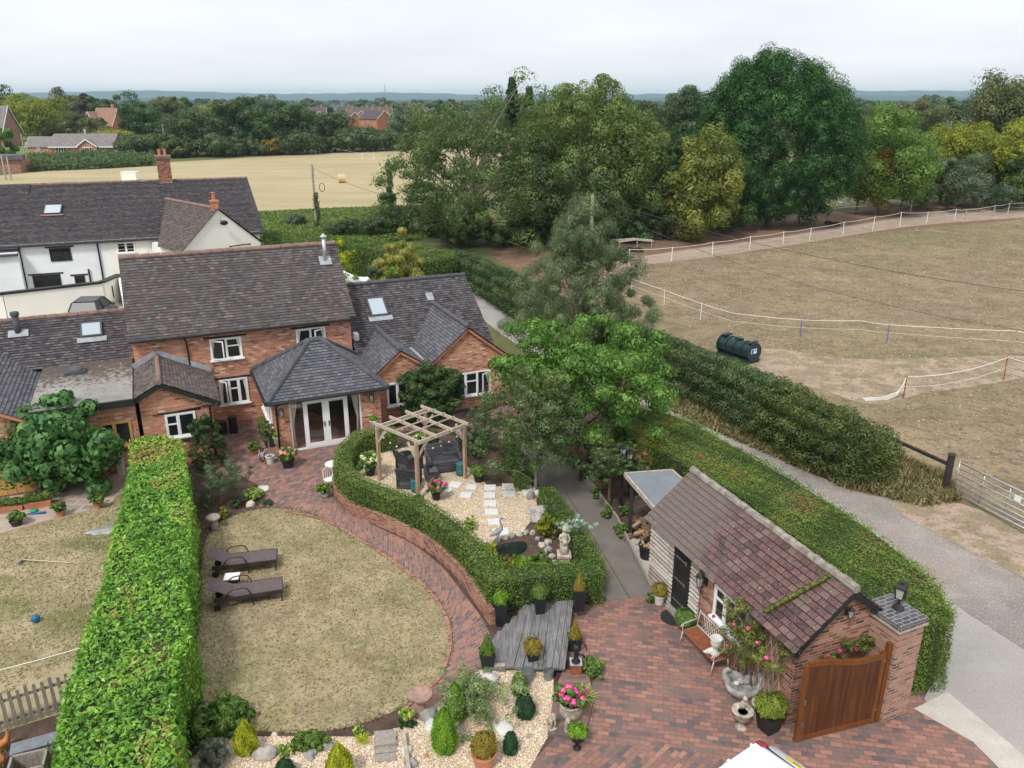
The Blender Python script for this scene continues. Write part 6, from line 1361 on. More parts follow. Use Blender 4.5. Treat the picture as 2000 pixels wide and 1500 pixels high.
# ------------------------------------------------------------------ paddock fences, tank, gate
def fence(name, label, pts, top, m='white', sag=.10, hs=(1.0, .55), r=.022, rope='rope', skip=()):
    """pts: (x, y, height, material) ground pixels"""
    g = [P(x, y, 0) for x, y, *_ in pts]; o0 = g[0]; T = thing(name, label, 'fence', o0)
    rg_ = random.Random(len(label))
    for (x, y, h, mm), q in zip(pts, g):
        d = q-o0; m_ = MB(); m_.cyl(d, d+Vector((rg_.uniform(-.05, .05), rg_.uniform(-.05, .05), h)), r*(1.9 if mm in ('postwood', 'darkwood') else 1), n=7); m_.build('post', M[mm], T)
    for f in hs:
        pp = []
        for i in range(len(g)-1):
            a = g[i]-o0+Vector((0, 0, pts[i][2]*f*.96)); b = g[i+1]-o0+Vector((0, 0, pts[i+1][2]*f*.96))
            for k in range(8): t = k/8; pp.append(a.lerp(b, t)-Vector((0, 0, sag*4*t*(1-t))))
        pp.append(g[-1]-o0+Vector((0, 0, pts[-1][2]*f*.96))); m_ = MB(); m_.tube(pp, .017 if f > .8 else .008, 4); m_.build('rope', M[rope], T)
    return T
fence('rope_fence', 'white rope fence with thin white and blue posts crossing the paddock near the oil tank',
      [(1180, 555, 1.1, 'white'), (1233, 572, 1.1, 'white'), (1297, 597, 1.15, 'white'), (1368, 625, 1.15, 'white'), (1431, 646, 1.15, 'postwood'), (1563, 658, 1.1, 'bluepost'), (1676, 663, 1.2, 'postwood'), (1732, 668, 1.1, 'bluepost'), (1975, 690, 1.35, 'postwood'), (2120, 705, 1.3, 'postwood')], 1, sag=.03)
fence('rope_fence', 'long white fence along the far dirt track with slim white posts',
      [(1228, 515, 1.3, 'white'), (1311, 511, 1.3, 'white'), (1391, 500, 1.3, 'white'), (1464, 488, 1.3, 'white'), (1529, 478, 1.3, 'white'), (1581, 470, 1.3, 'white'), (1646, 461, 1.5, 'white'), (1704, 452, 1.6, 'white'), (1757, 442, 1.6, 'white'), (1809, 436, 1.3, 'white'), (1864, 430, 1.3, 'white'), (1885, 430, 1.3, 'postwood'), (1940, 422, 1.3, 'postwood'), (1968, 417, 1.3, 'white'), (2060, 410, 1.3, 'white')], 1, sag=.08, r=.035)
fence('rope_fence', 'post and tape fence under the trees on the far side of the dirt track',
      [(1598, 431, 1.3, 'postwood'), (1638, 426, 1.3, 'postwood'), (1710, 420, 1.4, 'postwood'), (1778, 415, 1.6, 'white'), (1812, 405, 1.4, 'postwood'), (1845, 400, 1.3, 'postwood'), (1864, 408, 1.3, 'postwood'), (1904, 399, 1.3, 'postwood'), (1965, 395, 1.3, 'postwood')], 1, sag=.06, r=.03)
fence('rope_fence', 'sagging rope strung between two rusty posts at the near edge of the paddock',
      [(1764, 778, 1.15, 'rust'), (1960, 743, 1.3, 'rust'), (2120, 760, 1.3, 'rust')], 1, sag=.28, r=.03)
a = P(1764, 740, .8); e_ = P(1690, 782, .02); m_ = MB()
for k in range(4): m_.tube([P(1764, 778, 0)+Vector((0, 0, 1.1-.22*k)), P(1752, 772, .25)+Vector((0, .1*k, 0)), P(1730, 781, .03)+Vector((0, .12*k, 0)), e_+Vector((0, .1*k, 0))], .016, 5)
tag(m_.build('loose_rope', M['rope']), 'tangle of loose white rope lying at the foot of the left rusty post', 'rope')
fence('field_posts', 'small row of posts at the far edge of the stubble field', [(x, y, 1.5, 'white') for x, y in ((617, 301), (625, 300), (646, 298), (708, 312), (730, 313))], 1, r=.07, hs=(1.0,))
# oil tank
a, b = P(1408, 668, .62), P(1478, 690, .62); T = thing('oil_tank', 'dark green ribbed plastic oil tank standing behind the hawthorn hedge', 'tank', ((a.x+b.x)/2, (a.y+b.y)/2, 0), math.atan2(b.y-a.y, b.x-a.x))
T.scale = (.86, .86, .86); L_ = (b-a).length*.5; m_ = MB(); m_.smooth = False; m_.cyl((-L_, 0, .72), (L_, 0, .72), .56, n=28)
for k in range(5): x = -L_+2*L_*(k+.0)/4; m_.cyl((x-.05, 0, .72), (x+.05, 0, .72), .62, n=28)
m_.box((0, .45, .12), (2*L_, .25, .24)); m_.box((0, -.45, .12), (2*L_, .25, .24)); m_.box((-L_*.8, 0, 1.36), (.3, .7, .1)); m_.box((L_*.85, 0, 1.34), (.25, .8, .08)); m_.box((0, 0, 1.33), (.5, .3, .1)); m_.build('tank_body', M['tank'], T)
m_ = MB(); m_.box((L_+.06, -.1, .82), (.02, .5, .3)); lo = m_.build('label_plate', M['white'], T); m_ = MB(); m_.box((L_+.075, -.23, .82), (.01, .2, .26)); m_.box((L_+.075, .02, .88), (.01, .12, .1)); m_.build('label_print', M['blue'], lo)
# field gate and rail
a, b = P(1862, 967, 0), P(2080, 1080, 0); T = thing('field_gate', 'galvanised seven bar field gate hanging at the right edge beside the black post', 'gate', a, math.atan2(b.y-a.y, b.x-a.x)); L_ = 3.7; m_ = MB(); m_.smooth = True
for z in (.12, .30, .48, .66, .86, 1.08, 1.30): m_.tube([(0, 0, z), (L_, 0, z)], .024 if z not in (.12, 1.30) else .03, 7)
for x in (0, L_): m_.tube([(x, 0, .1), (x, 0, 1.34)], .03, 7)
for x in (1.0, 2.0, 3.0): m_.box((x, .02, .7), (.05, .015, 1.2))
m_.build('bars', M['steel'], T); m_ = MB(); m_.box((2.35, -.04, 1.02), (.24, .01, .22)); m_.build('sign', M['white'], T)
a = P(1845, 960, 0); m_ = MB(); m_.cyl((0, 0, 0), (0, 0, 1.45), .12, n=14); m_.cyl((0, 0, 1.45), (0, 0, 1.5), .14, n=14); T = m_.build('gate_post', M['darkwood']); T.location = a; tag(T, 'thick round black gate post at the left end of the field gate', 'post')
m_ = MB(); e_ = P(1722, 850, .9); m_.bar((-.05, 0, 1.1), Vector((e_.x-a.x, e_.y-a.y, .95)), .10, .12); o = m_.build('rail', M['darkwood']); o.location = a; tag(o, 'black wooden rail running from the gate post into the hawthorn hedge', 'rail')
# tent
p = P(680, 560, 0); p = PY(684, 545, 52); T = thing('white_tent', 'white canvas tent behind the roof of the brick house', 'tent', (p.x, p.y, 0), R(20)); zt_ = 2.0; m_ = MB(); n = 8
apx = Vector((-.9, .6, 3.3)); cs = [Vector((-2.1, -1.2, zt_)), Vector((1.5, -1.2, zt_)), Vector((1.5, 2.0, zt_)), Vector((-2.1, 2.0, zt_))]
for i in range(4):
    a, b = cs[i], cs[(i+1) % 4]
    for k in range(n):
        def q(c, t): r = c.lerp(apx, t); r.z = c.z+(apx.z-c.z)*t**1.7; return r
        m_.face([q(a, k/n), q(b, k/n), q(b, (k+1)/n), q(a, (k+1)/n)])
    m_.face([a-Vector((0, 0, .3)), b-Vector((0, 0, .3)), b, a])
m_.build('canopy', M['canvas'], T, smooth=True)
for c in cs: m_ = MB(); m_.cyl((c.x, c.y, 0), c, .03); m_.build('leg', M['steel'], T)
# bits at the track: old tyres, trailer frame
for i, (x, y, lb) in enumerate(((1230, 491, 'black tyre lying by the old frame at the track'), (1247, 492, 'brown tyre lying right of the black one at the track'), (1618, 438, 'black tyre lying under the trees beyond the track'), (1632, 440, 'second black tyre under the trees beyond the track'))):
    q = P(x, y, 0); m_ = MB(); m_.smooth = True; m_.tube([(.35*math.cos(a), .35*math.sin(a), .14) for a in np.linspace(0, 6.283, 17)], .14, 8); o = m_.build('old_tyre', M['tyre']); o.location = q; o.rotation_euler = (R(20), 0, 0); tag(o, lb, 'tyre')
q = P(1240, 484, 0); m_ = MB()
for k in range(4): m_.tube([(-2.2, k*.3, .45+.05*k), (0, k*.35, .75), (1.8, k*.3, .6)], .05, 6)
for x in (-1.5, .2, 1.6): m_.bar((x, 0, 0), (x, 0, .8), .08, .08)
o = m_.build('pole_stack', M['postwood']); o.location = q; tag(o, 'stack of old poles behind the tyres at the start of the dirt track', 'poles')
for i, (x, y) in enumerate(((1655, 405), (1640, 402))):
    q = P(x, y, 0); T = thing('garden_chair', ['white garden chair under the trees beyond the track', 'second white garden chair under the trees beyond the track'][i], 'chair', q, i*1.2); m_ = MB(); m_.box((0, 0, .45), (.5, .5, .05)); m_.build('seat', M['white'], T)
    m_ = MB(); m_.box((0, .24, .75), (.5, .04, .6)); m_.build('backrest', M['white'], T)
    for sx in (-.22, .22):
        for sy in (-.22, .22): m_ = MB(); m_.cyl((sx, sy, 0), (sx, sy, .45), .02, n=5); m_.build('leg', M['white'], T)
# ------------------------------------------------------------------ brick shed, log store, gate, pillar
SA = math.atan2(-.36, .933); SO = Vector((6.28, 14.62, 0))   # local y runs away from the camera, x across
srz = math.atan2(.933, -.36)-math.pi/2
T = thing('brick_shed', 'small old brick and weatherboard outbuilding with a black door and lichen spotted tiled roof', 'shed', SO, srz); S = T
LN, WD, SE, SR = 6.1, 2.5, 2.3, 3.44
w_ = MB(); w_.prism([(0, 0), (WD, 0), (WD, LN), (.02, LN), (.02, 4.95), (0, 4.95)], 0, SE)
w_.face([(0, 0, SE), (WD, 0, SE), (WD/2, 0, SR-.08)]); w_.face([(0, LN, SE), (WD, LN, SE), (WD/2, LN, SR-.08)]); w_.build('wall', M['brick_old'], T)
r_ = MB(); slope(r_, [(-.24, -.2, SE-.13), (-.24, LN+.15, SE-.13), (WD/2, LN+.15, SR), (WD/2, -.2, SR)], .17, .03, seed=41); slope(r_, [(WD+.24, -.2, SE-.13), (WD+.24, LN+.15, SE-.13), (WD/2, LN+.15, SR), (WD/2, -.2, SR)], .17, .03, seed=42)
ro = r_.build('roof', M['tile_shed'], T)
m_ = MB(); ridge_tiles(m_, (WD/2, -.2, SR+.01), (WD/2, LN+.15, SR+.0), .105, .45); m_.build('ridge_tiles', M['shedridge'], ro)
m_ = MB(); m_.bar((WD/2, -.16, SR-.1), (-.22, -.16, SE-.22), .05, .14); m_.bar((WD/2, -.16, SR-.1), (WD+.22, -.16, SE-.22), .05, .14); m_.build('barge_board', M['black'], ro)
# weatherboarding each side of the door (far end of the left wall)
m_ = MB(); d0, d1, d2, d3 = 3.62, 4.05, 4.88, 5.35
for y0, y1 in ((d0, d1), (d2, LN+.02)):
    m_ = MB()
    for k in range(18): m_.hexa([(-.085, y0, .02+k*.118), (-.012, y0, .02+k*.118), (-.012, y1, .02+k*.118), (-.085, y1, .02+k*.118), (-.025, y0, .02+(k+1)*.118), (-.012, y0, .02+(k+1)*.118), (-.012, y1, .02+(k+1)*.118), (-.025, y1, .02+(k+1)*.118)])
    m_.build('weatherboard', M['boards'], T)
m_ = MB()
for k in range(18): m_.hexa([(0, LN+.012, .02+k*.118), (WD, LN+.012, .02+k*.118), (WD, LN+.055, .02+k*.118), (0, LN+.055, .02+k*.118), (0, LN+.012, .02+(k+1)*.118), (WD, LN+.012, .02+(k+1)*.118), (WD, LN+.02, .02+(k+1)*.118), (0, LN+.02, .02+(k+1)*.118)])
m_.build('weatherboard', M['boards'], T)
m_ = MB(); m_.box((-.03, (d1+d2)/2, 1.06), (.05, d2-d1, 2.12)); do = m_.build('door', M['black'], T)
for z in (.38, 1.06, 1.74): m_ = MB(); m_.box((-.065, (d1+d2)/2+.08, z), (.012, .5, .045)); m_.box((-.066, (d1+d2)/2-.18, z), (.012, .06, .12)); m_.build('strap_hinge', M['hingeiron'], do)
m_ = MB(); m_.box((-.10, (d1+d2)/2, .05), (.2, d2-d1+.05, .10)); m_.build('step', M['greystone'], T)
window(T, (0, 3.0, .98), -Y_, 1.35, .95, (0, .34, .67, 1), (.34, 0, .34))
wall_lamp(T, (-.0, 3.42, 1.72), (-1, 0, 0), 1.25)
wall_lamp(T, (WD/2, 0, 2.75), (0, -1, 0), .8)
# the white lime patch by the eave
m_ = MB(); m_.box((-.004, 3.3, 2.0), (.02, .34, .3)); m_.build('lime_patch', M['whitestone'], T)
# climbing rose with trellis, its branch across the roof
RZ_ = srz
def SL(x, y, z=0): return SO+Vector((x*math.cos(RZ_)-y*math.sin(RZ_), x*math.sin(RZ_)+y*math.cos(RZ_), z))
T = thing('trellis', 'pale wooden trellis leaning on the shed wall behind the climbing rose', 'trellis', SO, srz); m_ = MB()
for k in range(9):
    m_.bar((-.06, .15+k*.19, .15), (-.06, .6+k*.19, 1.95), .02, .012); m_.bar((-.075, .6+k*.19, .15), (-.075, .15+k*.19, 1.95), .02, .012)
m_.build('slats', M['palewood_grey'], T)
T = thing('climbing_rose', 'climbing rose with red flowers growing over the shed window and roof', 'rose', SO, srz); rg = np.random.default_rng(4)
cl = [( -.35+rg.normal(0, .16), y+rg.normal(0, .18), z+rg.normal(0, .16), .26, .26, .24) for y, z in ((1.55, 1.95), (1.45, 1.6), (1.6, 1.8), (1.5, 1.5), (1.3, 1.7), (1.2, 1.4), (1.0, 1.75), (.8, 1.9), (.6, 1.85), (.4, 2.0), (1.1, 1.2), (1.6, 1.25), (1.3, 1.35), (.9, 1.5), (.6, 1.6), (1.75, 2.1), (1.4, 2.05), (.2, 1.95), (1.75, 1.05))]
cl += [(-.5, 1.5, 1.6, .3, .35, .3), (-.55, 1.1, 1.7, .3, .35, .3), (-.45, 1.8, 1.8, .28, .3, .3)]
cl += [(-.05+1.0*t, 1.05-.55*t, 2.42+.95*t, .06, .07, .05) for t in np.linspace(0, 1.1, 34)]
cl = [(c[0]+dx*.12, c[1]+dy*.14, c[2]+dz*.14, c[3]*.6, c[4]*.6, c[5]*.6) if c[3] > .1 else c for c in cl for dx, dy, dz in (rg.normal(0, 1, (3, 3)) if c[3] > .1 else [(0, 0, 0)])]
foliage('leaves', G['rose'], T, cl, 130, .05, 4, .5, thin=.5)
m_ = MB(); m_.smooth = True
for y in (1.1, 1.3, 1.6): m_.tube([(-.12, y, 0), (-.16, y+.1, .6), (-.2, y-.1, 1.2), (-.3, y+.15, 1.9)], [.03, .025, .02, .01], 6)
m_.tube([(-.2, 1.15, 1.7), (-.1, 1.1, 2.4), (.5, .75, 2.95), (1.1, .45, 3.6)], [.02, .02, .015, .006], 6)
for k in range(14): m_.tube([(-.2, rg.uniform(.6, 2.1), rg.uniform(1, 1.8)), (-.5+rg.normal(0, .15), rg.uniform(.4, 2.4), rg.uniform(1.3, 2.3))], [.012, .004], 4)
m_.build('stem', M['trunk'], T)
for k, (x, y, z) in enumerate(((-.5, 2.35, 1.5), (-.6, 1.6, 1.2), (-.55, 1.0, 2.1), (-.5, .7, 1.9), (-.65, 1.4, 1.95), (-.5, .35, 1.75))):
    foliage('flower', G['pink'], T, [(x, y, z, .045, .045, .04)], 26, .05, 60+k, .9)
# lean-to log store
a, b, c, d = (P(1220, 927, 2.16), P(1312, 917, 2.22), P(1385, 980, 2.22), P(1293, 1012, 2.16)); T = thing('log_store', 'open log store with a flat grey membrane roof at the far end of the shed', 'shelter', (a.x, a.y, 0)); o0 = Vector((a.x, a.y, 0))
pp = ccw([p-o0 for p in (a, b, c, d)])
m_ = MB(); m_.prism([(p.x, p.y) for p in pp], 2.12, 2.2, bot=True); m_.build('roof', M['rubberroof'], T)
m_ = MB()
for i in range(4): p, q = pp[i], pp[(i+1) % 4]; m_.bar((p.x, p.y, 2.16), (q.x, q.y, 2.16), .06, .14)
m_.build('roof_trim', M['palewood_grey'], T)
for p in (P(1229, 1052, 0), P(1318, 1010, 0)):
    m_ = MB(); q = p-o0; m_.bar((q.x, q.y, 0), (q.x, q.y, 2.1), .12, .12); m_.build('post', M['darkwood'], T)
p, q = P(1238, 1040, 0)-o0, P(1318, 1008, 0)-o0; m_ = MB()
for z in (.3, .75, 1.2, 1.6): m_.bar((p.x, p.y+.1, z), (q.x, q.y+.1, z), .03, .14)
m_.build('back_boards', M['greywood'], T)
sheet('log_store_floor', [P(1222, 1060), P(1298, 1020), P(1345, 1070), P(1310, 1150), P(1275, 1158)], .03, M['palecon'])
rgx = random.Random(9); cen = P(1272, 1052, 0)
for i in range(95):
    q = cen+Vector((rgx.gauss(0, .36), rgx.gauss(.1, .33), 0)); r = math.hypot(q.x-cen.x, q.y-cen.y); z = max(.06, rgx.uniform(.0, .95)*max(.1, (1-r*.9)))
    an = rgx.uniform(0, 3.14); L_ = rgx.uniform(.14, .24); d_ = Vector((math.cos(an)*L_, math.sin(an)*L_, rgx.uniform(-.07, .07)))
    m_ = MB(); m_.tube([-d_, d_], [rgx.uniform(.04, .075)]*2, 6); o = m_.build('log', M['logs'] if i % 3 else M['logpale']); o.location = (q.x, q.y, z+.05); tag(o, 'split log heaped loosely under the flat grey roof of the log store', 'log', 'logs heaped in the log store')
def tub(name, label, p, r, h, mat, lid=False, fill=None):
    T = thing(name, label, 'tub', p); m_ = MB(); m_.smooth = False; m_.lathe([(r*.78, 0), (r*.95, h*.9), (r*1.05, h*.93), (r*1.05, h), (r*.9, h), (r*.85, h*.8)], n=24); m_.build('tub_body', mat, T)
    return T
T = tub('log_tub', 'black rubber tub filled with kindling in front of the log pile', P(1263, 1088, .03), .27, .45, M['blackplastic'])
m_ = MB()
for k in range(18): an = rgx.uniform(0, 6.28); q = Vector((rgx.gauss(0, .09), rgx.gauss(0, .09), .42)); m_.tube([q, q+Vector((math.cos(an)*.14, math.sin(an)*.14, rgx.uniform(-.03, .08)))], .03, 5)
m_.build('kindling', M['logpale'], T)
T = tub('dustbin', 'tall black bin with a lid between the log tub and the shed', P(1287, 1102, .03), .22, .75, M['blackplastic']); m_ = MB(); m_.lathe([(.26, .74), (.26, .79), (.1, .85), (.02, .86)], n=24); m_.build('lid', M['blackplastic'], T)
# kerb board along the concrete path
kb = PL([(1103, 892), (1148, 945), (1203, 1018), (1272, 1158)], .0); m_ = MB()
for i in range(3): m_.bar((kb[i].x, kb[i].y, .12), (kb[i+1].x, kb[i+1].y, .12), .07, .26)
tag(m_.build('path_kerb', M['greywood']), 'low timber kerb along the right side of the concrete path', 'kerb')
# pillar with blue brick cap and lantern
c0 = P(1722, 1415, 0); c1 = P(1770, 1395, 0); an = math.atan2(c1.y-c0.y, c1.x-c0.x); T = thing('gate_pillar', 'tall brick gate pillar with a blue brick cap at the end of the conifer hedge', 'pillar', c0, an); Lp = (c1-c0).length
m_ = MB(); m_.prism([(0, 0), (Lp, 0), (Lp, .95), (0, .95)], 0, 2.5); m_.build('shaft', M['brick_pil'], T)
m_ = MB(); m_.prism([(-.05, -.05), (Lp+.05, -.05), (Lp+.05, 1.0), (-.05, 1.0)], 2.5, 2.56, bot=True); m_.build('cap_slab', M['palewood_grey'], T)
m_ = MB(); m_.prism([(-.04, -.04), (Lp+.04, -.04), (Lp+.04, .99), (-.04, .99)], 2.56, 2.68); m_.build('cap_bricks', M['bluebrick'], T)
lc = c0+Vector((math.cos(an)*Lp*.62-math.sin(an)*.5, math.sin(an)*Lp*.62+math.cos(an)*.5, 2.68))
def lantern(T, p, s=1.0, base=True):
    p = Vector(p); m_ = MB()
    if base: m_.lathe([(.12*s, 0), (.11*s, .02*s), (.035*s, .10*s), (.02*s, .17*s), (.02*s, .2*s)], p, 6)
    q = p+Vector((0, 0, .2*s)); m_.lathe([(.06*s, 0), (.08*s, .02*s)], q, 4, rz=.4)
    for k in range(4): a = math.pi/2*k+.4+math.pi/4; m_.bar(q+Vector((.082*s*math.cos(a), .082*s*math.sin(a), 0)), q+Vector((.115*s*math.cos(a), .115*s*math.sin(a), .24*s)), .014*s, .014*s)
    m_.lathe([(.14*s, .235*s), (.14*s, .26*s), (.09*s, .31*s), (.05*s, .32*s), (.04*s, .36*s), (.01*s, .38*s)], q, 4, rz=.4); fo = m_.build('lantern_frame', M['black'], T)
    m_ = MB(); m_.lathe([(.070*s, .02*s), (.102*s, .235*s)], q, 4, rz=.4); m_.build('lantern_glass', M['lampglass'], fo)
T = thing('lantern', 'black four sided lantern standing on the cap of the gate pillar', 'lantern', lc, an); lantern(T, (0, 0, 0), 1.25)
# wooden gate
a = P(1550, 1450, 0); b = P(1704, 1411, 0); an = math.atan2(b.y-a.y, b.x-a.x); Lg = (b-a).length; T = thing('driveway_gate', 'varnished brown boarded gate with a curved top beside the brick pillar', 'gate', a, an)
def gz(x): t = x/Lg; return 2.02+.11*math.cos(math.pi*min(1, max(0, (t-.12)/.62)))-.0
m_ = MB(); nb = 14
for k in range(nb):
    x0, x1 = .11+(Lg-.2)*k/nb, .11+(Lg-.2)*(k+1)/nb-.006
    m_.hexa([(x0, -.02, .06), (x1, -.02, .06), (x1, .02, .06), (x0, .02, .06), (x0, -.02, gz(x0)-.1), (x1, -.02, gz(x1)-.1), (x1, .02, gz(x1)-.1), (x0, .02, gz(x0)-.1)])
m_.build('boards', M['gatewood'], T)
m_ = MB(); m_.box((.06, 0, 1.05), (.11, .07, 2.05)); m_.box((Lg-.05, 0, 1.0), (.11, .07, 1.98)); m_.box((Lg/2, .0, .10), (Lg-.2, .06, .14))
for k in range(18):
    x0, x1 = .11+(Lg-.21)*k/18, .11+(Lg-.21)*(k+1)/18
    m_.hexa([(x0, -.035, gz(x0)-.12), (x1, -.035, gz(x1)-.12), (x1, .035, gz(x1)-.12), (x0, .035, gz(x0)-.12), (x0, -.035, gz(x0)), (x1, -.035, gz(x1)), (x1, .035, gz(x1)), (x0, .035, gz(x0))])
m_.build('frame', M['gateframe'], T)
m_ = MB(); m_.box((Lg+.10, .02, 1.08), (.11, .11, 2.16)); m_.build('hanging_post', M['gateframe'], T)
m_ = MB()
for z in (.5, 1.1): m_.box((.10, -.05, z), (.05, .03, .10))
for z in (.4, 1.75): m_.box((Lg-.03, -.045, z), (.05, .02, .05))
m_.build('latch', M['hingeiron'], T)
# the rose trellis behind the gate
rg = np.random.default_rng(14); p = SL(1.2, -.15, 0); T = thing('rambling_rose', 'rambling rose on the shed gable showing above the gate', 'rose', p, srz)
foliage('leaves', G['rose'], T, [(x, rg.normal(0, .05), 1.75+.12*math.sin(x*3)+rg.normal(0, .08), .16, .12, .14) for x in np.linspace(-.75, 1.05, 14)], 190, .055, 14, .5, thin=.5)
for k, (x, z) in enumerate(((-.55, 1.92), (.25, 1.88), (-.25, 1.98))): foliage('flower', G['pink'], T, [(x, -.12, z, .045, .045, .04)], 26, .05, 80+k, .9)
m_ = MB(); m_.tube([(-.3, 0, 0), (-.2, 0, .9), (.1, 0, 1.7)], .02, 6); m_.build('stem', M['trunk'], T)
# white car in the corner: only its rear top corner shows
cr_, cl_ = P(1481, 1449, 1.03), P(1545, 1503, 1.03); rear_ = Vector((math.cos(R(36)), math.sin(R(36)), 0)); d = Vector((rear_.y, -rear_.x, 0))  # along the rear edge, from its right to its left corner
rear = Vector((-d.y, d.x, 0)); 
if rear.y < 0: rear = -rear
mid = cr_+d*.84; c = mid-rear*1.68
car('parked_car', 'white car cut off by the bottom edge with its yellow rear number plate showing', (c.x, c.y, 0.0), math.atan2(rear.y, rear.x), M['carwhite'], plate='1 FXP')
# ------------------------------------------------------------------ plants in pots and beds
def pot(T, r, h, mat, kind='round', rz=0.0):
    m_ = MB()
    if kind == 'square': m_.lathe([(r*.68, 0), (r*.96, h*.93), (r*1.02, h*.93), (r*1.02, h), (r*.88, h), (r*.86, h*.9)], n=4, rz=rz, sq=True)
    elif kind == 'urn': m_.smooth = True; m_.lathe([(r*.55, 0), (r*.55, h*.08), (r*.25, h*.16), (r*.22, h*.34), (r*.4, h*.45), (r*.8, h*.62), (r*.82, h*.82), (r*1.05, h*.94), (r*1.08, h), (r*.9, h), (r*.85, h*.9)], n=20)
    elif kind == 'belly': m_.smooth = True; m_.lathe([(r*.6, 0), (r*.92, h*.4), (r*.98, h*.65), (r*.88, h*.88), (r*.98, h*.94), (r*.98, h), (r*.85, h), (r*.8, h*.9)], n=20)
    else: m_.lathe([(r*.72, 0), (r*.95, h*.84), (r*1.05, h*.86), (r*1.06, h), (r*.9, h), (r*.88, h*.88)], n=22)
    po = m_.build('pot', mat, T)
    m_ = MB(); m_.lathe([(r*.8 if kind != 'square' else r*.86, h*.86), (r*.5, h*.9), (.01, h*.9)], n=12 if kind != 'square' else 4, rz=rz); m_.build('soil', M['soil'], T); return po
def blob(rg, n, r, c, cr, shape=None, lump=.12, inner=.3, flatn=.9):
    return env_clumps(rg, n, (max(.02, r[0]-cr*.6), max(.02, r[1]-cr*.6), max(.02, r[2]-cr*.5)), c, cr, lump, inner, None, shape, int(rg.integers(1e6)), flatn)
SD = [500]
def shell(T, leaf, r, hgt, z0, shape, size, n, seed, ry=None, asp=.45, jit=.6, name='foliage'):
    """evenly clipped or naturally tight plant: leaves over a solid of revolution"""
    rg = np.random.default_rng(seed); u = rg.uniform(0, 1, n*3)
    pf = {'ball': lambda u: np.sqrt(np.maximum(0, 1-(2*u-1)**2)), 'dome': lambda u: np.sqrt(np.maximum(0, 1-u**2.2))*(.8+.2*np.minimum(1, u*5)), 'cone': lambda u: (1-u)**.85*np.minimum(1, .75+u*3),
          'drop': lambda u: np.where(u < .3, np.sqrt(np.maximum(0, 1-((.3-u)/.42)**2)), np.maximum(0, 1-((u-.3)/.7)**1.7))}[shape]
    f = pf(u); k = rg.uniform(0, 1, n*3) < f+.08; u = u[k][:n]; f = f[k][:n]; n = len(u); a = rg.uniform(0, 6.283, n); e = 1-np.abs(rg.normal(0, .12, n))+.07*np.sin(2*a+seed)+.07*np.sin(5*a+9*u*hgt)+.05*np.sin(9*a-7*u)+.22*rg.uniform(0, 1, n)*(rg.uniform(0, 1, n) > .88)
    x, y = np.cos(a)*f*r*e, np.sin(a)*f*(ry or r)*e; p = np.column_stack([x, y, z0+u*hgt*(1+.04*np.sin(3*a))]); nr = np.column_stack([np.cos(a), np.sin(a), .5+u*.5])
    cl = .5+.5*np.sin(4*a+seed)*np.sin(7*u+1); t_ = .45*cl+.55*rg.uniform(0, 1, n)
    link_mesh(name, leaf_mesh(name, p, nr, size, asp, 0, t_, jit, seed, (0, 0, 1)), leaf, T)
    m_ = MB(); m_.lathe([(r*.82*float(pf(np.array([q]))[0])+.002, z0+q*hgt*.95) for q in (.03, .15, .3, .5, .7, .85, .95)], n=10); m_.build('inner_twigs', M['hedgecore'], T)
def planted(name, label, p, pr, ph, pmat, pkind, leaf, r, hgt, cat='potted plant', shape='ball', size=.05, per=160, k=22, flowers=None, rz=0.0, stem=None, asp=.5, group=None, up=None, droop=0., z0=None, rzp=0):
    SD[0] += 1; rg = np.random.default_rng(SD[0]); T = thing(name, label, cat, p, rz, group); pot(T, pr, ph, pmat, pkind, rzp)
    zb = ph*.9 if z0 is None else z0; fn = {'ball': None, 'cone': lambda z: np.clip(1.08-.55*(z+1), .06, 1), 'dome': lambda z: np.clip(1.1-.25*(z+1), .3, 1.1)}[shape]
    if size <= .05 and not flowers: shell(T, leaf, r, hgt, zb, shape, size*.95, int(min(5200, max(900, 5200*r/.25*hgt/.6))), SD[0])
    else: cr = r*.24; cl = blob(rg, int(k*2), (r*1.08, r*1.08, hgt/2*1.08), (0, 0, zb+hgt/2), cr, fn); foliage('foliage', leaf, T, cl, int(per*.8), size, SD[0], asp, droop, up=up)
    if shape != 'ball' or stem:
        m_ = MB(); m_.tube([(0, 0, ph*.8), (0, 0, zb+hgt*.5)], .018, 6); m_.build('stem', M['trunk'], T)
    if flowers:
        mat, n, fr, zz = flowers
        for i in range(n):
            a = i*2.4; rr_ = r*(.35+.6*((i*.37) % 1)); foliage('flower_head', mat, T, [(rr_*math.cos(a), rr_*math.sin(a), zb+hgt*(zz+.35*(1-rr_/r))+rg.normal(0, .03), fr, fr, fr*.8)], 60, fr*.55, SD[0]*50+i, .9, jit=.3, thin=.9)
    return T
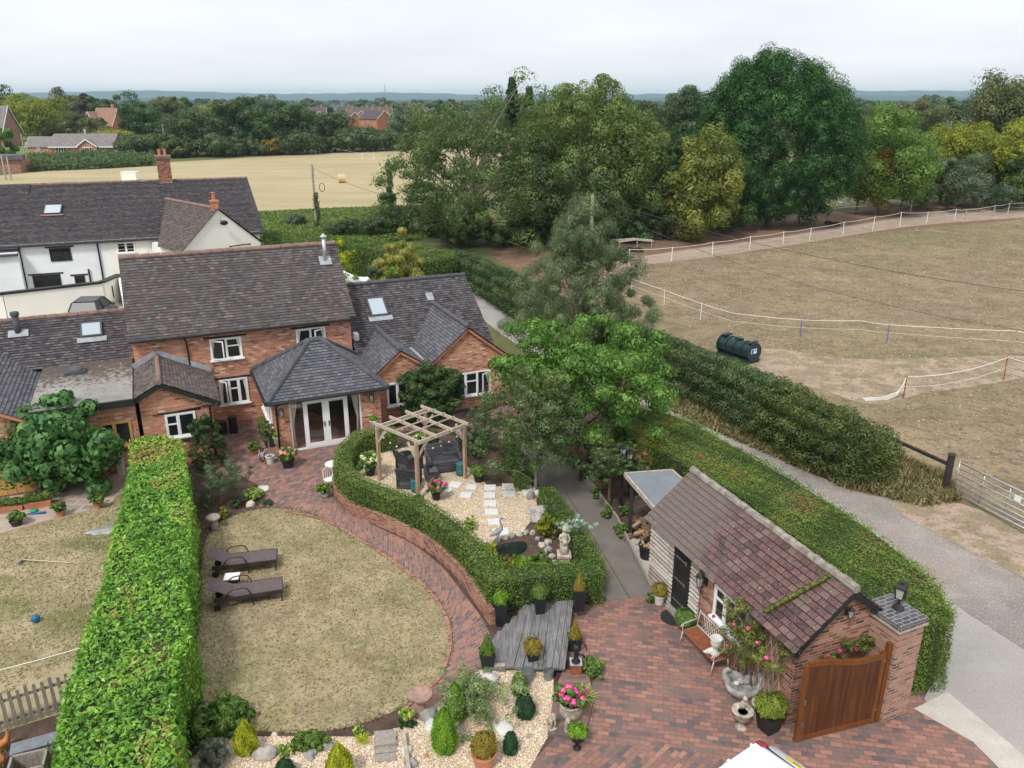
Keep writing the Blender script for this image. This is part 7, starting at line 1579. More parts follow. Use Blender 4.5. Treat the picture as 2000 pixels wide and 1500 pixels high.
def shrub(name, label, p, r, hgt, leaf, shape='ball', size=.05, per=170, k=26, cat='shrub', group=None, asp=.45, droop=0., jit=.6, lump=.12, inner=.3, stem=True, z0=.02, up=None, ry=None):
    SD[0] += 1; rg = np.random.default_rng(SD[0]); T = thing(name, label, cat, p, 0, group)
    fn = {'ball': None, 'cone': lambda z: np.clip(1.08-.56*(z+1), .05, 1), 'drop': lambda z: np.clip(np.where(z < -.2, 1.0, 1.0-.62*(z+.2)), .08, 1), 'dome': lambda z: np.clip(1.1-.25*(z+1), .3, 1.1)}[shape]
    if cat == 'conifer': shell(T, leaf, r, hgt, z0, shape, size, int(max(1600, 9000*r/.3*hgt/.9)), SD[0], ry, .35)
    cr = r*.22; per = int(per*.6); cl = blob(rg, int(k*2.4), (r*1.08, (ry or r)*1.1, hgt/2*1.08), (0, 0, z0+hgt/2), cr, fn, lump, inner)
    if cat != 'conifer': foliage('foliage', leaf, T, cl, int(per*1.2), size, SD[0], asp, droop, jit, up=up)
    m_ = MB(); m_.tube([(0, 0, 0), (0, 0, hgt*.7)], [.03, .01], 6)
    for i in range(5): c_ = cl[int(rg.integers(len(cl)))]; m_.tube([(0, 0, hgt*.15), tuple(c_[:3])], [.014, .004], 4)
    m_.build('stem', M['trunk'], T); return T
def blades(T, n, h, spread, leaf, seed=1, wid=.018, c=(0, 0, 0), name='blades', arch=.5):
    """arching strap leaves"""
    rg = random.Random(seed); m_ = MB()
    for i in range(n):
        a = rg.uniform(0, 6.283); d = Vector((math.cos(a), math.sin(a), 0)); s = Vector((-d.y, d.x, 0))*wid*.5; hh = h*rg.uniform(.7, 1.1); sp = spread*rg.uniform(.4, 1.1); prev = None
        for k in range(6):
            t = k/5; p = Vector(c)+d*sp*t**1.3+Vector((0, 0, hh*(1.0*t-arch*t*t)*1.25)); w = s*(1-.85*t**2)
            if prev: m_.face([prev[0], prev[1], p+w, p-w])
            prev = (p-w, p+w)
    o = m_.build(name, leaf, T); me = o.data; at = me.attributes.new('tint', 'FLOAT', 'FACE'); vals = []
    for i in range(n): v = rg.random(); vals += [v]*5
    at.data.foreach_set('value', vals[:len(me.polygons)]); return o
def boulder(label, x, y, r, mat='boulder', seed=1, z=0.0, name='boulder', w=.16):
    q = P(x, y, z); m_ = MB(); m_.smooth = True; rr_ = r if hasattr(r, '__len__') else (r, r*.8, r*.6)
    m_.ball((0, 0, rr_[2]*.5), rr_, 18, 12, w, seed, flat=-rr_[2]*.55); o = m_.build(name, M[mat]); o.location = q; o.rotation_euler = (0, 0, seed*1.7); return tag(o, label, 'rock')
# black planters round the deck
DK = [((978, 1219), .18, .70, 'box', 'ball', .20, .46, 'tall black square planter with a green bush at the left corner of the deck'),
      ((1054, 1195), .17, .50, 'box', 'ball', .22, .40, 'black square planter with a round box ball at the back middle of the deck'),
      ((1130, 1191), .18, .70, 'rusty', 'cone', .17, .58, 'tall black square planter with a rusty green cone bush behind the deck, right')]
for (x, y), r, h, lf, shp, fr, fh, lb in DK: planted('planter', lb, P(x, y, .0 if x == 978 else .22), r, h, M['blackplastic'], 'square', G['conegreen'] if x == 978 else G[lf] if lf != 'rusty' else G['rusty'], fr, fh, 'planter', shp, .04, 220, 24, rzp=.1)
planted('planter', 'black square planter with a dark green cone bush at the deck, near left corner', P(952, 1302), .20, .45, M['blackplastic'], 'square', G['box'], .20, .62, 'planter', 'cone', .035, 260, 26, rzp=.1)
planted('planter', 'black square planter with a green cone bush behind the water pump', P(1122, 1268), .18, .40, M['blackplastic'], 'square', G['rusty'], .17, .55, 'planter', 'cone', .035, 240, 22, rzp=.1)
planted('planter', 'black pot with a golden orange conifer on the near end of the deck', P(1040, 1290, .16), .16, .28, M['blackplastic'], 'square', G['rusty'], .23, .46, 'planter', 'ball', .04, 240, 22, rzp=.1, z0=.2)
# deck in three broad steps
T = thing('wooden_deck', 'weathered grey timber deck steps between the box hedge and the gravel bed', 'deck', P(960, 1310, 0)); o0 = Vector(T.location)
def plank_row(x0t, x1t, x0b, x1b, yt, yb, z, n):
    m_ = MB()
    for k in range(n):
        a, b = P(x0t+(x1t-x0t)*k/n, yt(k/n), z), P(x0t+(x1t-x0t)*(k+.93)/n, yt(k/n), z); c, d = P(x0b+(x1b-x0b)*(k+.93)/n, yb(k/n), z), P(x0b+(x1b-x0b)*k/n, yb(k/n), z); dz = .006*((k*7) % 3)
        q = [Vector((*p[:2], 0))-o0 for p in (d, c, b, a)]; m_.hexa([v+Vector((0, 0, z-.06)) for v in q]+[v+Vector((0, 0, z-dz)) for v in q])
    return m_.build('step_boards', M['tread'], T)
plank_row(972, 1030, 930, 988, lambda t: 1232-60*t, lambda t: 1302+8*t, .10, 4)
plank_row(1022, 1090, 985, 1078, lambda t: 1180-10*t, lambda t: 1302+4*t, .22, 5)
plank_row(1088, 1121, 1066, 1104, lambda t: 1174-4*t, lambda t: 1302+4*t, .32, 3)
m_ = MB(); a, b = P(945, 1305, 0)-o0, P(1100, 1308, 0)-o0; m_.bar((a.x, a.y, .06), (b.x, b.y, .06), .12, .12); m_.build('edge_beam', M['palewood_grey'], T)
# rockery conifers and shrubs
def px(x, y): return P(x, y, .02)
shrub('dwarf_conifer', 'largest teardrop shaped bright green conifer in the gravel rockery', px(869, 1462), .30, 1.12, G['conegreen'], 'drop', .045, 330, 46, 'conifer', up=(0, 0, 1), asp=.3)
shrub('dwarf_conifer', 'golden green conifer standing behind the largest teardrop conifer', px(890, 1402), .26, 1.0, G['conegreen'], 'drop', .045, 260, 36, 'conifer', up=(0, 0, 1), asp=.3)
shrub('dwarf_conifer', 'yellow teardrop conifer beside the fern at the left of the rockery', px(482, 1468), .24, .86, G['conegold'], 'drop', .045, 300, 40, 'conifer', up=(0, 0, 1), asp=.3)
shrub('dwarf_conifer', 'lime yellow conifer cut by the bottom edge in front of the parched lawn', px(666, 1525), .27, 1.0, G['conegold'], 'drop', .045, 300, 40, 'conifer', up=(0, 0, 1), asp=.3)
shrub('dwarf_conifer', 'small dark green conifer just above the bottom edge left of the lime one', px(558, 1515), .22, .40, G['conedark'], 'dome', .04, 280, 26, 'conifer')
shrub('dwarf_conifer', 'blue green conifer in the middle of the gravel right of the airy shrub', px(1025, 1398), .23, .70, G['conedark'], 'drop', .04, 300, 34, 'conifer')
shrub('dwarf_conifer', 'mid green conifer just behind the blue green one in the gravel', px(1014, 1352), .21, .55, G['box'], 'dome', .04, 260, 26, 'conifer')
shrub('dwarf_conifer', 'little dark green conifer right of the terracotta pot', px(997, 1468), .18, .52, G['conedark'], 'dome', .04, 260, 24, 'conifer')
planted('potted_conifer', 'big terracotta pot with a rusty golden conifer at the bottom edge', px(946, 1494), .27, .36, M['terra'], 'round', G['rusty'], .27, .58, 'potted plant', 'ball', .04, 320, 30, z0=.28)
shrub('airy_shrub', 'airy blue green shrub with pale sprays spreading over the gravel rockery', px(925, 1392), .72, .95, G['airy'], 'ball', .05, 120, 60, lump=.5, inner=.1, z0=.05)
shrub('airy_shrub_', 'x', px(922, 1395), .1, .1, G['greygreen']) if False else None
shrub('fern', 'bright green fern clump between the laurel hedge and the lawn', px(435, 1420), .62, .5, G['bright'], 'ball', .15, 90, 30, 'fern', asp=.28, droop=.6, lump=.3)
shrub('variegated_shrub', 'low variegated shrub at the near edge of the oval lawn', px(603, 1458), .42, .26, G['box'], 'ball', .05, 190, 24, asp=.5, ry=.22)
shrub('ground_cover', 'pale variegated creeper spilling onto the gravel in front of the lawn', px(560, 1472), .20, .12, G['variegated'], 'ball', .045, 90, 14)
shrub('lavender', 'grey lavender clump in the gravel beside the laurel hedge', px(425, 1490), .32, .45, G['lavender'], 'ball', .11, 160, 22, 'lavender', asp=.14, up=(0, 0, 1), lump=.3)
shrub('heather', 'dark low shrub under the laurel hedge beside the lavender', px(378, 1462), .28, .25, G['hawthorn'], 'ball', .045, 160, 18)
T = thing('golden_grass', 'small golden grass tuft beside the timber steps', 'grass', px(708, 1448)); blades(T, 110, .16, .22, G['conegold'], 3, .02)
shrub('variegated_shrub', 'small variegated plant beside a white ring ornament above the golden grass', px(702, 1434), .14, .2, G['variegated'], 'ball', .04, 90, 10)
shrub('dark_tuft', 'dark green tuft right of the timber steps', px(795, 1415), .20, .10, G['conedark'], 'ball', .05, 130, 12)
shrub('variegated_shrub', 'yellow green variegated shrub above the pale heart shaped rock', px(497, 975), .34, .42, G['variegated'], 'ball', .055, 170, 26, ry=.28)
shrub('grass_clump', 'grey green edging plant right of the pale rock', px(522, 985), .22, .14, G['greygreen'], 'ball', .04, 120, 14)
shrub('yellow_plant', 'bright yellow green plant beside the staddle stone', px(436, 1012), .20, .38, G['yellowgreen'], 'ball', .07, 110, 16, asp=.25, up=(0, 0, 1))
shrub('rusty_plant', 'brownish shrub between the staddle stone and the hedge', px(402, 985), .20, .40, G['russet'], 'ball', .05, 110, 16)
shrub('dark_tuft', 'dark low plant between the airy shrub and the rock', px(462, 990), .22, .28, G['dark'], 'ball', .05, 150, 16)
for i, (x, y, r, m_t, lb) in enumerate(((490, 988, (.20, .14, .13), 'paleboulder', 'pale pink heart shaped rock at the edge of the oval lawn'), (518, 1478, (.26, .18, .16), 'boulder', 'grey brown boulder in the gravel right of the yellow conifer'), (607, 1474, (.22, .14, .10), 'greystone', 'flat grey boulder in the gravel below the variegated shrub'),
        (640, 1462, (.14, .1, .1), 'greystone', 'small grey rock behind the lime yellow conifer'), (536, 1437, (.08, .07, .05), 'paleboulder', 'small pinkish stone at the lawn edge'), (838, 1402, (.24, .18, .16), 'greystone', 'grey blue rock behind the largest conifer'),
        (845, 1425, (.22, .2, .14), 'whitestone', 'white flat rock left of the largest conifer'), (955, 1335, (.26, .2, .15), 'whitestone', 'white rock behind the airy shrub by the cone planter'), (985, 1425, (.26, .22, .08), 'whitestone', 'pale flat stone slab in the gravel right of the airy shrub'),
        (795, 1470, (.12, .1, .1), 'whitestone', 'round pale stone by the bottom right of the timber steps'), (803, 1495, (.15, .1, .12), 'greystone', 'grey stone at the bottom edge right of the steps'), (834, 1478, (.06, .05, .04), 'terra', 'small orange stone in the gravel'), (1032, 1442, (.06, .05, .04), 'greystone', 'small dark round stone in the gravel near the brick plinth'),
        (852, 1400, (.12, .1, .08), 'whitestone', 'small white stone behind the birdbath pot'), (430, 1442, (.10, .08, .10), 'whitestone', 'white stone ornament in front of the fern'), (515, 955, (.28, .2, .05), 'whitestone', 'white and rust flat stone on the patio edge above the variegated shrub'),
        (1052, 1002, (.38, .24, .18), 'boulder', 'large brown boulder at the end of the stepping stone path'), (1048, 1018, (.24, .2, .2), 'boulder', 'brown boulder under the large one beside the pond'), (1037, 975, (.14, .14, .22), 'greystone', 'mottled standing stone at the foot of the apple tree'),
        (1050, 968, (.12, .1, .14), 'whitestone', 'small pale stone behind the mottled standing stone'))):
    boulder(lb, x, y, r, m_t, 60+i, TZ-.03 if x in (1052, 1048, 1037, 1050) else 0.0)
# pond with a rim of stones
pz = TZ-.02; PD = smooth(PL([(960, 1072), (985, 1062), (1022, 1058), (1030, 1070), (1018, 1082), (990, 1088), (970, 1084)], pz), 4)
o = sheet('pond', PD, pz+.012, M['water']); o['kind'] = 'structure'
rgx = random.Random(31); k = 0
for (x, y) in ((945, 1068), (957, 1060), (972, 1056), (985, 1052), (1000, 1049), (1013, 1046), (1027, 1042), (1040, 1044), (1050, 1055), (1058, 1068), (1064, 1080), (1060, 1092), (1072, 1074), (1078, 1088), (1082, 1100), (950, 1080), (962, 1092), (1070, 1062)):
    boulder('rounded stone in the rim of the small pond below the stepping stones', x, y, (rgx.uniform(.08, .15), rgx.uniform(.07, .12), rgx.uniform(.06, .11)), ['greystone', 'stone', 'boulder', 'stone'][k % 4], 200+k, TZ-.03)['group'] = 'stones round the pond'; k += 1
# heron ornament
T = thing('heron_statue', 'grey heron statue standing at the end of the stepping stones by the pond', 'statue', P(972, 1062, TZ)); m_ = MB(); m_.smooth = True
m_.tube([(-.26, -.02, .26), (-.16, 0, .33), (0, 0, .43), (.11, 0, .53), (.12, 0, .66), (.08, 0, .78), (.10, 0, .88), (.15, 0, .91)], [.01, .05, .105, .07, .035, .028, .04, .03], 10); m_.tube([(.13, 0, .91), (.30, 0, .85)], [.022, .004], 6)
m_.build('body', M['greystone'], T)
for s in (-.03, .04): m_ = MB(); m_.tube([(s, s, 0), (s*.6, s, .2), (s, s, .36)], .014, 6); m_.build('leg', M['greystone'], T)
# stone boy on pedestal
T = thing('garden_statue', 'weathered stone figure of a standing child on a square pedestal beside the pond', 'statue', P(1101, 1105, TZ-.2)); m_ = MB(); m_.prism([(-.17, -.17), (.17, -.17), (.17, .17), (-.17, .17)], 0, .36); m_.prism([(-.21, -.21), (.21, -.21), (.21, .21), (-.21, .21)], .36, .44, bot=True); m_.build('pedestal', M['stone'], T)
m_ = MB(); m_.smooth = True; m_.tube([(0, .02, .44), (0, .03, .6), (.0, .02, .78), (0, 0, .95), (0, 0, 1.08), (0, 0, 1.16)], [.15, .12, .085, .11, .09, .045], 12); m_.ball((0, -.01, 1.24), (.075, .08, .09)); m_.ball((0, .02, 1.27), (.085, .08, .075), wob=.1)
m_.tube([(.10, 0, 1.08), (.16, -.04, .95), (.10, -.12, .86)], [.035, .03, .025], 7); m_.tube([(-.10, 0, 1.08), (-.15, -.05, .96), (-.04, -.13, .9)], [.035, .03, .025], 7); m_.ball((.02, -.12, .86), (.09, .05, .08), wob=.15)
m_.tube([(.05, -.02, .78), (.055, -.07, .6), (.06, -.05, .45)], [.055, .045, .05], 8); m_.box((-.02, .13, .62), (.2, .14, .36)); m_.build('figure', M['stone'], T)
T = thing('eucalyptus', 'small silver blue eucalyptus leaning over the concrete path beside the statue', 'shrub', P(1100, 1082, TZ-.1)); rg = np.random.default_rng(3)
foliage('foliage', G['silver'], T, [(.45+rg.normal(0, .16), rg.normal(0, .12), 1.05+rg.normal(0, .12), .09, .09, .07) for _ in range(16)]+[(.05+rg.normal(0, .1), rg.normal(0, .1), .98+rg.normal(0, .08), .08, .08, .06) for _ in range(9)], 34, .07, 3, .6)
m_ = MB(); m_.tube([(0, 0, 0), (.03, 0, .5), (.2, 0, .85), (.5, 0, 1.1)], [.02, .016, .01, .004], 6); m_.tube([(.05, 0, .55), (.0, 0, 1.0)], [.012, .004], 5); m_.build('stem', M['paletrunk'], T)
for nm, lb, x, y, r, h, lf, sz, a_ in (('water_iris', 'yellow green iris leaves at the pond edge below the heron', 955, 1088, .16, .40, 'conegold', .16, .12), ('fern', 'feathery green fern in front of the pond', 1018, 1112, .24, .42, 'conegreen', .10, .2), ('red_shrub', 'reddish shrub between the box hedge and the pond', 992, 1110, .24, .30, 'russet', .05, .5), ('hosta', 'glossy green plant with large leaves in front of the statue', 1053, 1105, .24, .40, 'bright', .09, .6),
        ('tall_plant', 'tall yellow green plant behind the pond beside the box hedge', 1062, 1050, .22, .80, 'yellowgreen', .12, .25), ('small_shrub', 'little green shrub on the gravel against the curved box hedge', 918, 1035, .20, .40, 'variegated', .06, .5), ('dark_plant', 'dark green plant right of the red shrub', 975, 1105, .2, .28, 'box', .05, .4), ('leafy_plant', 'yellowing leaves beside the statue on the path side', 1078, 1052, .2, .65, 'yellowgreen', .1, .3)):
    shrub(nm, lb, P(x, y, TZ-.05), r, h, G[lf], 'ball', sz, 90, 18, 'plant', asp=a_, up=(0, 0, 1) if a_ < .3 else None, lump=.3)
# stepping stones
for i, (x, y, w_, h_, a_) in enumerate(((889, 948, .42, .40, -20), (910, 968, .4, .38, -8), (921, 952, .38, .36, -10), (957, 953, .42, .38, 0), (992, 951, .42, .38, 0), (1026, 949, .42, .36, 8), (872, 958, .38, .3, -25), (956, 968, .42, .38, 0), (994, 966, .42, .38, 4), (1030, 962, .38, .36, 14),
        (957, 984, .44, .38, 0), (960, 1001, .46, .38, 3), (967, 1020, .48, .38, 6), (979, 1040, .50, .40, 8))):
    q = P(x, y, TZ); m_ = MB(); m_.box((0, 0, .02), (w_, h_, .05)); o = m_.build('stepping_stone', M['whiteslab'], bevel=.01); o.location = q; o.rotation_euler = (0, 0, R(a_))
    tag(o, ['white square slab in the gravel, one of the cross row by the seats', 'white square slab in the line of slabs leading down to the heron'][0 if i < 10 else 1], 'stepping stone', 'white stepping stones in the terrace gravel')
# pergola
pc = [P(743, 938, TZ), P(822, 973, TZ), P(912, 932, TZ), P(826, 905, TZ)]
cx = sum((p for p in pc), Vector())/4; ax = ((pc[2]-pc[1])+(pc[3]-pc[0])).normalized(); an = math.atan2(ax.y, ax.x); Lx = (pc[2]-pc[1]).length; Ly = (pc[1]-pc[0]).length
T = thing('pergola', 'square timber pergola with an open lattice roof over the dark rattan seats', 'pergola', cx, an); hx2, hy2, ht = Lx/2, Ly/2, 2.05
for sx in (-1, 1):
    for sy in (-1, 1):
        m_ = MB(); m_.box((sx*hx2, sy*hy2, ht/2), (.11, .11, ht)); m_.build('post', M['oakpost'], T)
m_ = MB()
for sx in (-1, 1):
    for sy in (-1, 1):
        for q in ((sx*(hx2-.45), sy*hy2, ht-.02), (sx*hx2, sy*(hy2-.45), ht-.02)): m_ = MB(); m_.bar((sx*hx2, sy*hy2, ht-.55), q, .05, .08); m_.build('brace', M['oak'], T)
for sy in (-1, 1): m_ = MB(); m_.box((0, sy*hy2, ht+.05), (2*hx2+.12, .06, .13)); m_.build('beam', M['oak'], T)
for k in range(4): m_ = MB(); m_.box((-hx2+2*hx2*k/3, 0, ht+.16), (.05, 2*hy2+.45, .11)); m_.build('rafter', M['oak'], T)
m_ = MB()
for k in range(1, 4): m_.box((0, -hy2+2*hy2*k/4, ht+.235), (2*hx2+.1, .035, .035))
m_.build('batten', M['oak'], T)
rgx = random.Random(3); pts = []
for sx, sy in ((-1, -1), (1, -1), (1, 1), (-1, 1)): pts.append((sx*hx2, sy*hy2))
m_ = MB(); cab = []
for i in range(4):
    a, b = pts[i], pts[(i+1) % 4]
    for k in range(6): t = k/6; cab.append((a[0]+(b[0]-a[0])*t, a[1]+(b[1]-a[1])*t, ht-.05-.28*4*t*(1-t)))
m_.tube(cab, .006, 4, False); lo = m_.build('light_cable', M['black'], T); m_ = MB(); m_.smooth = True
for c in cab: m_.ball((c[0], c[1], c[2]-.05), .035, 8, 5)
m_.build('bulbs', M['whitestone'], lo)
# rattan furniture
def seat(name, label, loc, rz, wd, cat):
    T = thing(name, label, cat, loc, rz); D = .72
    m_ = MB(); m_.box((0, 0, .19), (wd, D, .34)); m_.box((0, 0, .375), (wd-.16, D-.06, .05)); m_.build('seat', M['rattan'], T, bevel=.01)
    m_ = MB(); m_.hexa([(-wd/2, D/2-.10, .36), (wd/2, D/2-.10, .36), (wd/2, D/2, .36), (-wd/2, D/2, .36), (-wd/2, D/2+.12, .86), (wd/2, D/2+.12, .86), (wd/2, D/2+.18, .86), (-wd/2, D/2+.18, .86)]); m_.build('backrest', M['rattan'], T)
    for s in (-1, 1):
        m_ = MB(); x = s*(wd/2-.03); pr_ = [(-D/2, .02), (-D/2, .50), (-D/2+.12, .57), (0, .61), (D/2, .64), (D/2, .02)]
        m_.add([(x-.05, y, z) for y, z in pr_]+[(x+.05, y, z) for y, z in pr_], [(0, 1, 2, 3, 4, 5)[::-1], (6, 7, 8, 9, 10, 11)]+[(i, (i+1) % 6, (i+1) % 6+6, i+6) for i in range(6)])
        m_.build('armrest', M['rattan'], T)
    return T
seat('rattan_armchair', 'dark rattan armchair at the back left under the pergola', P(800, 915, TZ), an+R(150)-R(60), .72, 'armchair')
seat('rattan_armchair', 'dark rattan armchair nearest the curved hedge, seen from behind under the pergola', P(800, 948, TZ), an+R(125), .72, 'armchair')
seat('rattan_sofa', 'dark rattan two seat sofa on the right under the pergola', P(868, 916, TZ), an+R(0)-R(30), 1.22, 'sofa')
T = thing('rattan_table', 'low dark rattan table with a black glass top between the pergola seats', 'table', P(843, 934, TZ), an+R(60)); m_ = MB(); m_.box((0, 0, .18), (.72, .46, .36)); m_.build('table_base', M['rattan'], T, bevel=.01); m_ = MB(); m_.box((0, 0, .385), (.66, .40, .015)); m_.build('table_top', M['glass'], T)
for x, y, lb in ((811, 960, 'teal glazed ceramic drum at the near left post of the pergola'), (899, 928, 'teal glazed ceramic drum at the right post of the pergola')):
    q = P(x, y, TZ); m_ = MB(); m_.smooth = True; m_.lathe([(.12, 0), (.15, .04), (.16, .25), (.15, .42), (.16, .46), (.13, .5), (.10, .46)], n=18); o = m_.build('ceramic_drum', M['teal']); o.location = q; tag(o, lb, 'garden drum')
planted('hydrangea', 'white flowering hydrangea in a black pot at the left post of the pergola', P(724, 928, TZ), .20, .32, M['blackplastic'], 'round', G['bright'], .42, .62, 'potted plant', 'ball', .09, 90, 26, flowers=(G['cream'], 15, .10, .62))
planted('hydrangea', 'pink hydrangea in a black pot at the near post of the pergola', P(852, 975, TZ), .17, .28, M['blackplastic'], 'round', G['bright'], .36, .46, 'potted plant', 'ball', .09, 80, 22, flowers=(G['pink'], 14, .075, .6))
planted('hydrangea', 'smaller cream hydrangea behind the pergola sofa', P(822, 888, TZ), .2, .3, M['blackplastic'], 'round', G['bright'], .36, .55, 'potted plant', 'ball', .08, 80, 22, flowers=(G['cream'], 9, .09, .62))
planted('potted_plant', 'black pot with a bright green leafy bush on the gravel right of the pergola', P(935, 940, TZ), .20, .30, M['blackplastic'], 'round', G['bright'], .32, .34, 'potted plant', 'dome', .11, 70, 24, asp=.8)
shrub('green_bush', 'bright green bush at the foot of the near pergola post', P(816, 985, TZ), .22, .35, G['bright'], 'ball', .07, 110, 16)
shrub('climber', 'leafy bush between the pergola and the brick wing', P(838, 875, TZ), .45, .75, G['box'], 'ball', .07, 200, 30)
shrub('rose_bush', 'greyish bush behind the right pergola post', P(915, 888, TZ), .55, .95, G['greygreen'], 'ball', .07, 150, 34, lump=.3)
shrub('yellow_leaf_bush', 'bush with yellow leaves hanging over the short box hedge by the path', P(1010, 925, TZ), .45, .8, G['apple'], 'ball', .06, 110, 30, lump=.4, inner=.1)
shrub('orange_flower', 'orange and green shrub against the wing wall behind the rose bush', P(955, 800), .30, .8, G['russet'], 'ball', .08, 110, 18)
planted('potted_plant', 'dark green potted shrub on the patio at the corner of the wing', P(942, 832), .2, .35, M['blackplastic'], 'round', G['greygreen'], .3, .6, 'potted plant', 'ball', .07, 110, 18)
# patio pots
planted('hydrangea', 'peach pink hydrangea in a black pot left of the glazed doors', P(563, 912), .26, .36, M['blackplastic'], 'round', G['bright'], .38, .55, 'potted plant', 'ball', .09, 90, 24, flowers=(G['palepink'], 13, .10, .55))
T = planted('olive_tree', 'small standard olive tree in a white pot at the corner of the garden room', P(528, 905), .17, .34, M['whitestone'], 'round', G['olive'], .32, .70, 'potted tree', 'ball', .06, 90, 22, z0=1.05, stem=True)
m_ = MB(); m_.tube([(0, 0, .3), (.03, 0, .8), (0, 0, 1.4)], [.025, .02, .015], 6); m_.build('trunk', M['paletrunk'], T)
planted('stone_urn', 'pale stone urn with a clipped green top left of the glazed doors', P(546, 885), .20, .75, M['stone'], 'urn', G['conegreen'], .19, .28, 'urn', 'ball', .045, 150, 14)
planted('stone_urn', 'pale figured stone urn with a clipped green top right of the glazed doors', P(730, 855), .22, .85, M['stone'], 'urn', G['conegreen'], .22, .30, 'urn', 'ball', .045, 150, 14)
planted('potted_plant', 'bright green plant in an orange bowl at the end of the wall planter', P(496, 885), .20, .18, M['terra'], 'round', G['bright'], .26, .28, 'potted plant', 'ball', .06, 120, 18)
planted('potted_bush', 'round bright green bush in a grey stone pot left of the curved hedge', P(635, 972), .17, .24, M['greystone'], 'belly', G['boxlight'], .25, .34, 'potted plant', 'ball', .055, 170, 20)
a, b = W(3.25, 33.9), W(3.25, 31.5); T = thing('trough_planter', 'long green herb trough along the side wall of the garden room', 'planter', b, TH); m_ = MB(); m_.box((0, 1.2, .15), (.4, 2.3, .3)); m_.build('trough', M['darkwood'], T); rg = np.random.default_rng(8)
foliage('foliage', G['boxlight'], T, [(rg.normal(0, .08), y, .42+rg.normal(0, .05), .17, .17, .15) for y in np.linspace(.1, 2.3, 26)], 120, .055, 8)
T = thing('hose_reel', 'dark hose reel with orange nozzle beside the white olive pot', 'hose reel', P(514, 902)); m_ = MB(); m_.smooth = False
m_.cyl((-.1, 0, .27), (-.07, 0, .27), .21, n=18); m_.cyl((.07, 0, .27), (.10, 0, .27), .21, n=18); m_.cyl((-.08, 0, .27), (.08, 0, .27), .14, n=16); m_.bar((-.12, 0, 0), (-.12, 0, .55), .03, .03); m_.bar((.12, 0, 0), (.12, 0, .55), .03, .03); m_.build('reel', M['greystone'], T)
m_ = MB(); m_.tube([(.1, -.05, .2), (.15, -.2, .05), (0, -.32, .02), (-.18, -.3, .02)], .015, 6); m_.build('hose', M['terra'], T)
T = thing('bistro_table', 'white cast iron bistro table at the left end of the curved box hedge', 'table', P(652, 938)); m_ = MB(); m_.lathe([(.28, .66), (.29, .68), (.28, .70), (.01, .70)], n=22); m_.build('table_top', M['white'], T)
m_ = MB(); m_.tube([(0, 0, .67), (0, 0, .25)], .025, 8)
for k in range(3): a_ = k*2.09; m_.tube([(0, 0, .27), (.16*math.cos(a_), .16*math.sin(a_), .2), (.22*math.cos(a_), .22*math.sin(a_), 0)], .018, 6)
m_.build('base', M['white'], T)
T = thing('bistro_chair', 'white cast iron chair tucked between the bistro table and the green potted bush', 'chair', P(645, 957), R(30)); m_ = MB(); m_.lathe([(.19, .42), (.2, .44), (.01, .445)], n=16); m_.build('seat', M['white'], T); m_ = MB(); m_.tube([(-.18, .1, .43), (-.17, .17, .75), (0, .2, .88), (.17, .17, .75), (.18, .1, .43)], .014, 6)
for k in (-.08, 0, .08): m_.tube([(k, .17, .43), (k*.8, .2, .84)], .008, 5)
m_.build('backrest', M['white'], T)
for sx, sy in ((-1, -1), (1, -1), (1, 1), (-1, 1)): m_ = MB(); m_.tube([(sx*.13, sy*.13, .43), (sx*.17, sy*.17, 0)], .013, 5); m_.build('leg', M['white'], T)
m_ = MB(); 
for k in range(2): m_.cyl((.0+.42*k, .1*k, 0), (.0+.42*k, .1*k, .55+.2*k), .18, n=14)
o = m_.build('water_butt', M['blackplastic']); o.location = W(1.6, 33.9); tag(o, 'dark containers standing in the corner between porch and garden room', 'bin')
# loungers
def lounger(label, a, b, first=None):
    """a: head end ground point, b: foot end"""
    d = b-a; rz = math.atan2(d.y, d.x); T = thing('sun_lounger', label, 'sun lounger', a, rz, 'brown sun loungers on the oval lawn'); wd = .62; L_ = 1.95; hz = .36; m_ = MB()
    m_.hexa([(.62, -wd/2, hz), (L_, -wd/2, hz), (L_, wd/2, hz), (.62, wd/2, hz), (.62, -wd/2, hz+.02), (L_, -wd/2, hz+.02), (L_, wd/2, hz+.02), (.62, wd/2, hz+.02)]); m_.build('seat', M['textilene'], T)
    m_ = MB(); m_.hexa([(.0, -wd/2, .72), (.64, -wd/2, hz), (.64, wd/2, hz), (0, wd/2, .72), (.0, -wd/2, .74), (.64, -wd/2, hz+.02), (.64, wd/2, hz+.02), (0, wd/2, .74)]); m_.build('backrest', M['textilene'], T)
    m_ = MB()
    for s in (-1, 1):
        y = s*(wd/2+.02); m_.bar((.1, y, hz-.04), (L_+.02, y, hz-.04), .04, .12); m_.bar((.12, y, .1), (.45, y, hz), .03, .04)
    m_.bar((L_, -wd/2, hz-.03), (L_, wd/2, hz-.03), .04, .08); m_.bar((.3, -wd/2, .2), (.3, wd/2, .2), .03, .03); m_.build('frame', M['bronze'], T)
    for s in (-1, 1):
        y = s*(wd/2+.03); m_ = MB(); m_.smooth = True; m_.tube([(.42, y, hz-.02), (.50, y, .52), (.62, y, .60), (.90, y, .62), (1.02, y, .58), (1.10, y, .40), (1.14, y, .02)], .02, 7); m_.build('armrest', M['bronze'], T)
        m_ = MB(); m_.bar((L_-.03, y, 0), (L_-.03, y, hz), .04, .04); m_.build('leg', M['bronze'], T)
        m_ = MB(); m_.cyl((.18, y-.03, .1), (.18, y+.03, .1), .10, n=16); m_.build('wheel', M['black'], T)
    return T
l1 = lounger('brown mesh sun lounger nearer the house, in front of the small white topped table', P(412, 1118), P(548, 1102))
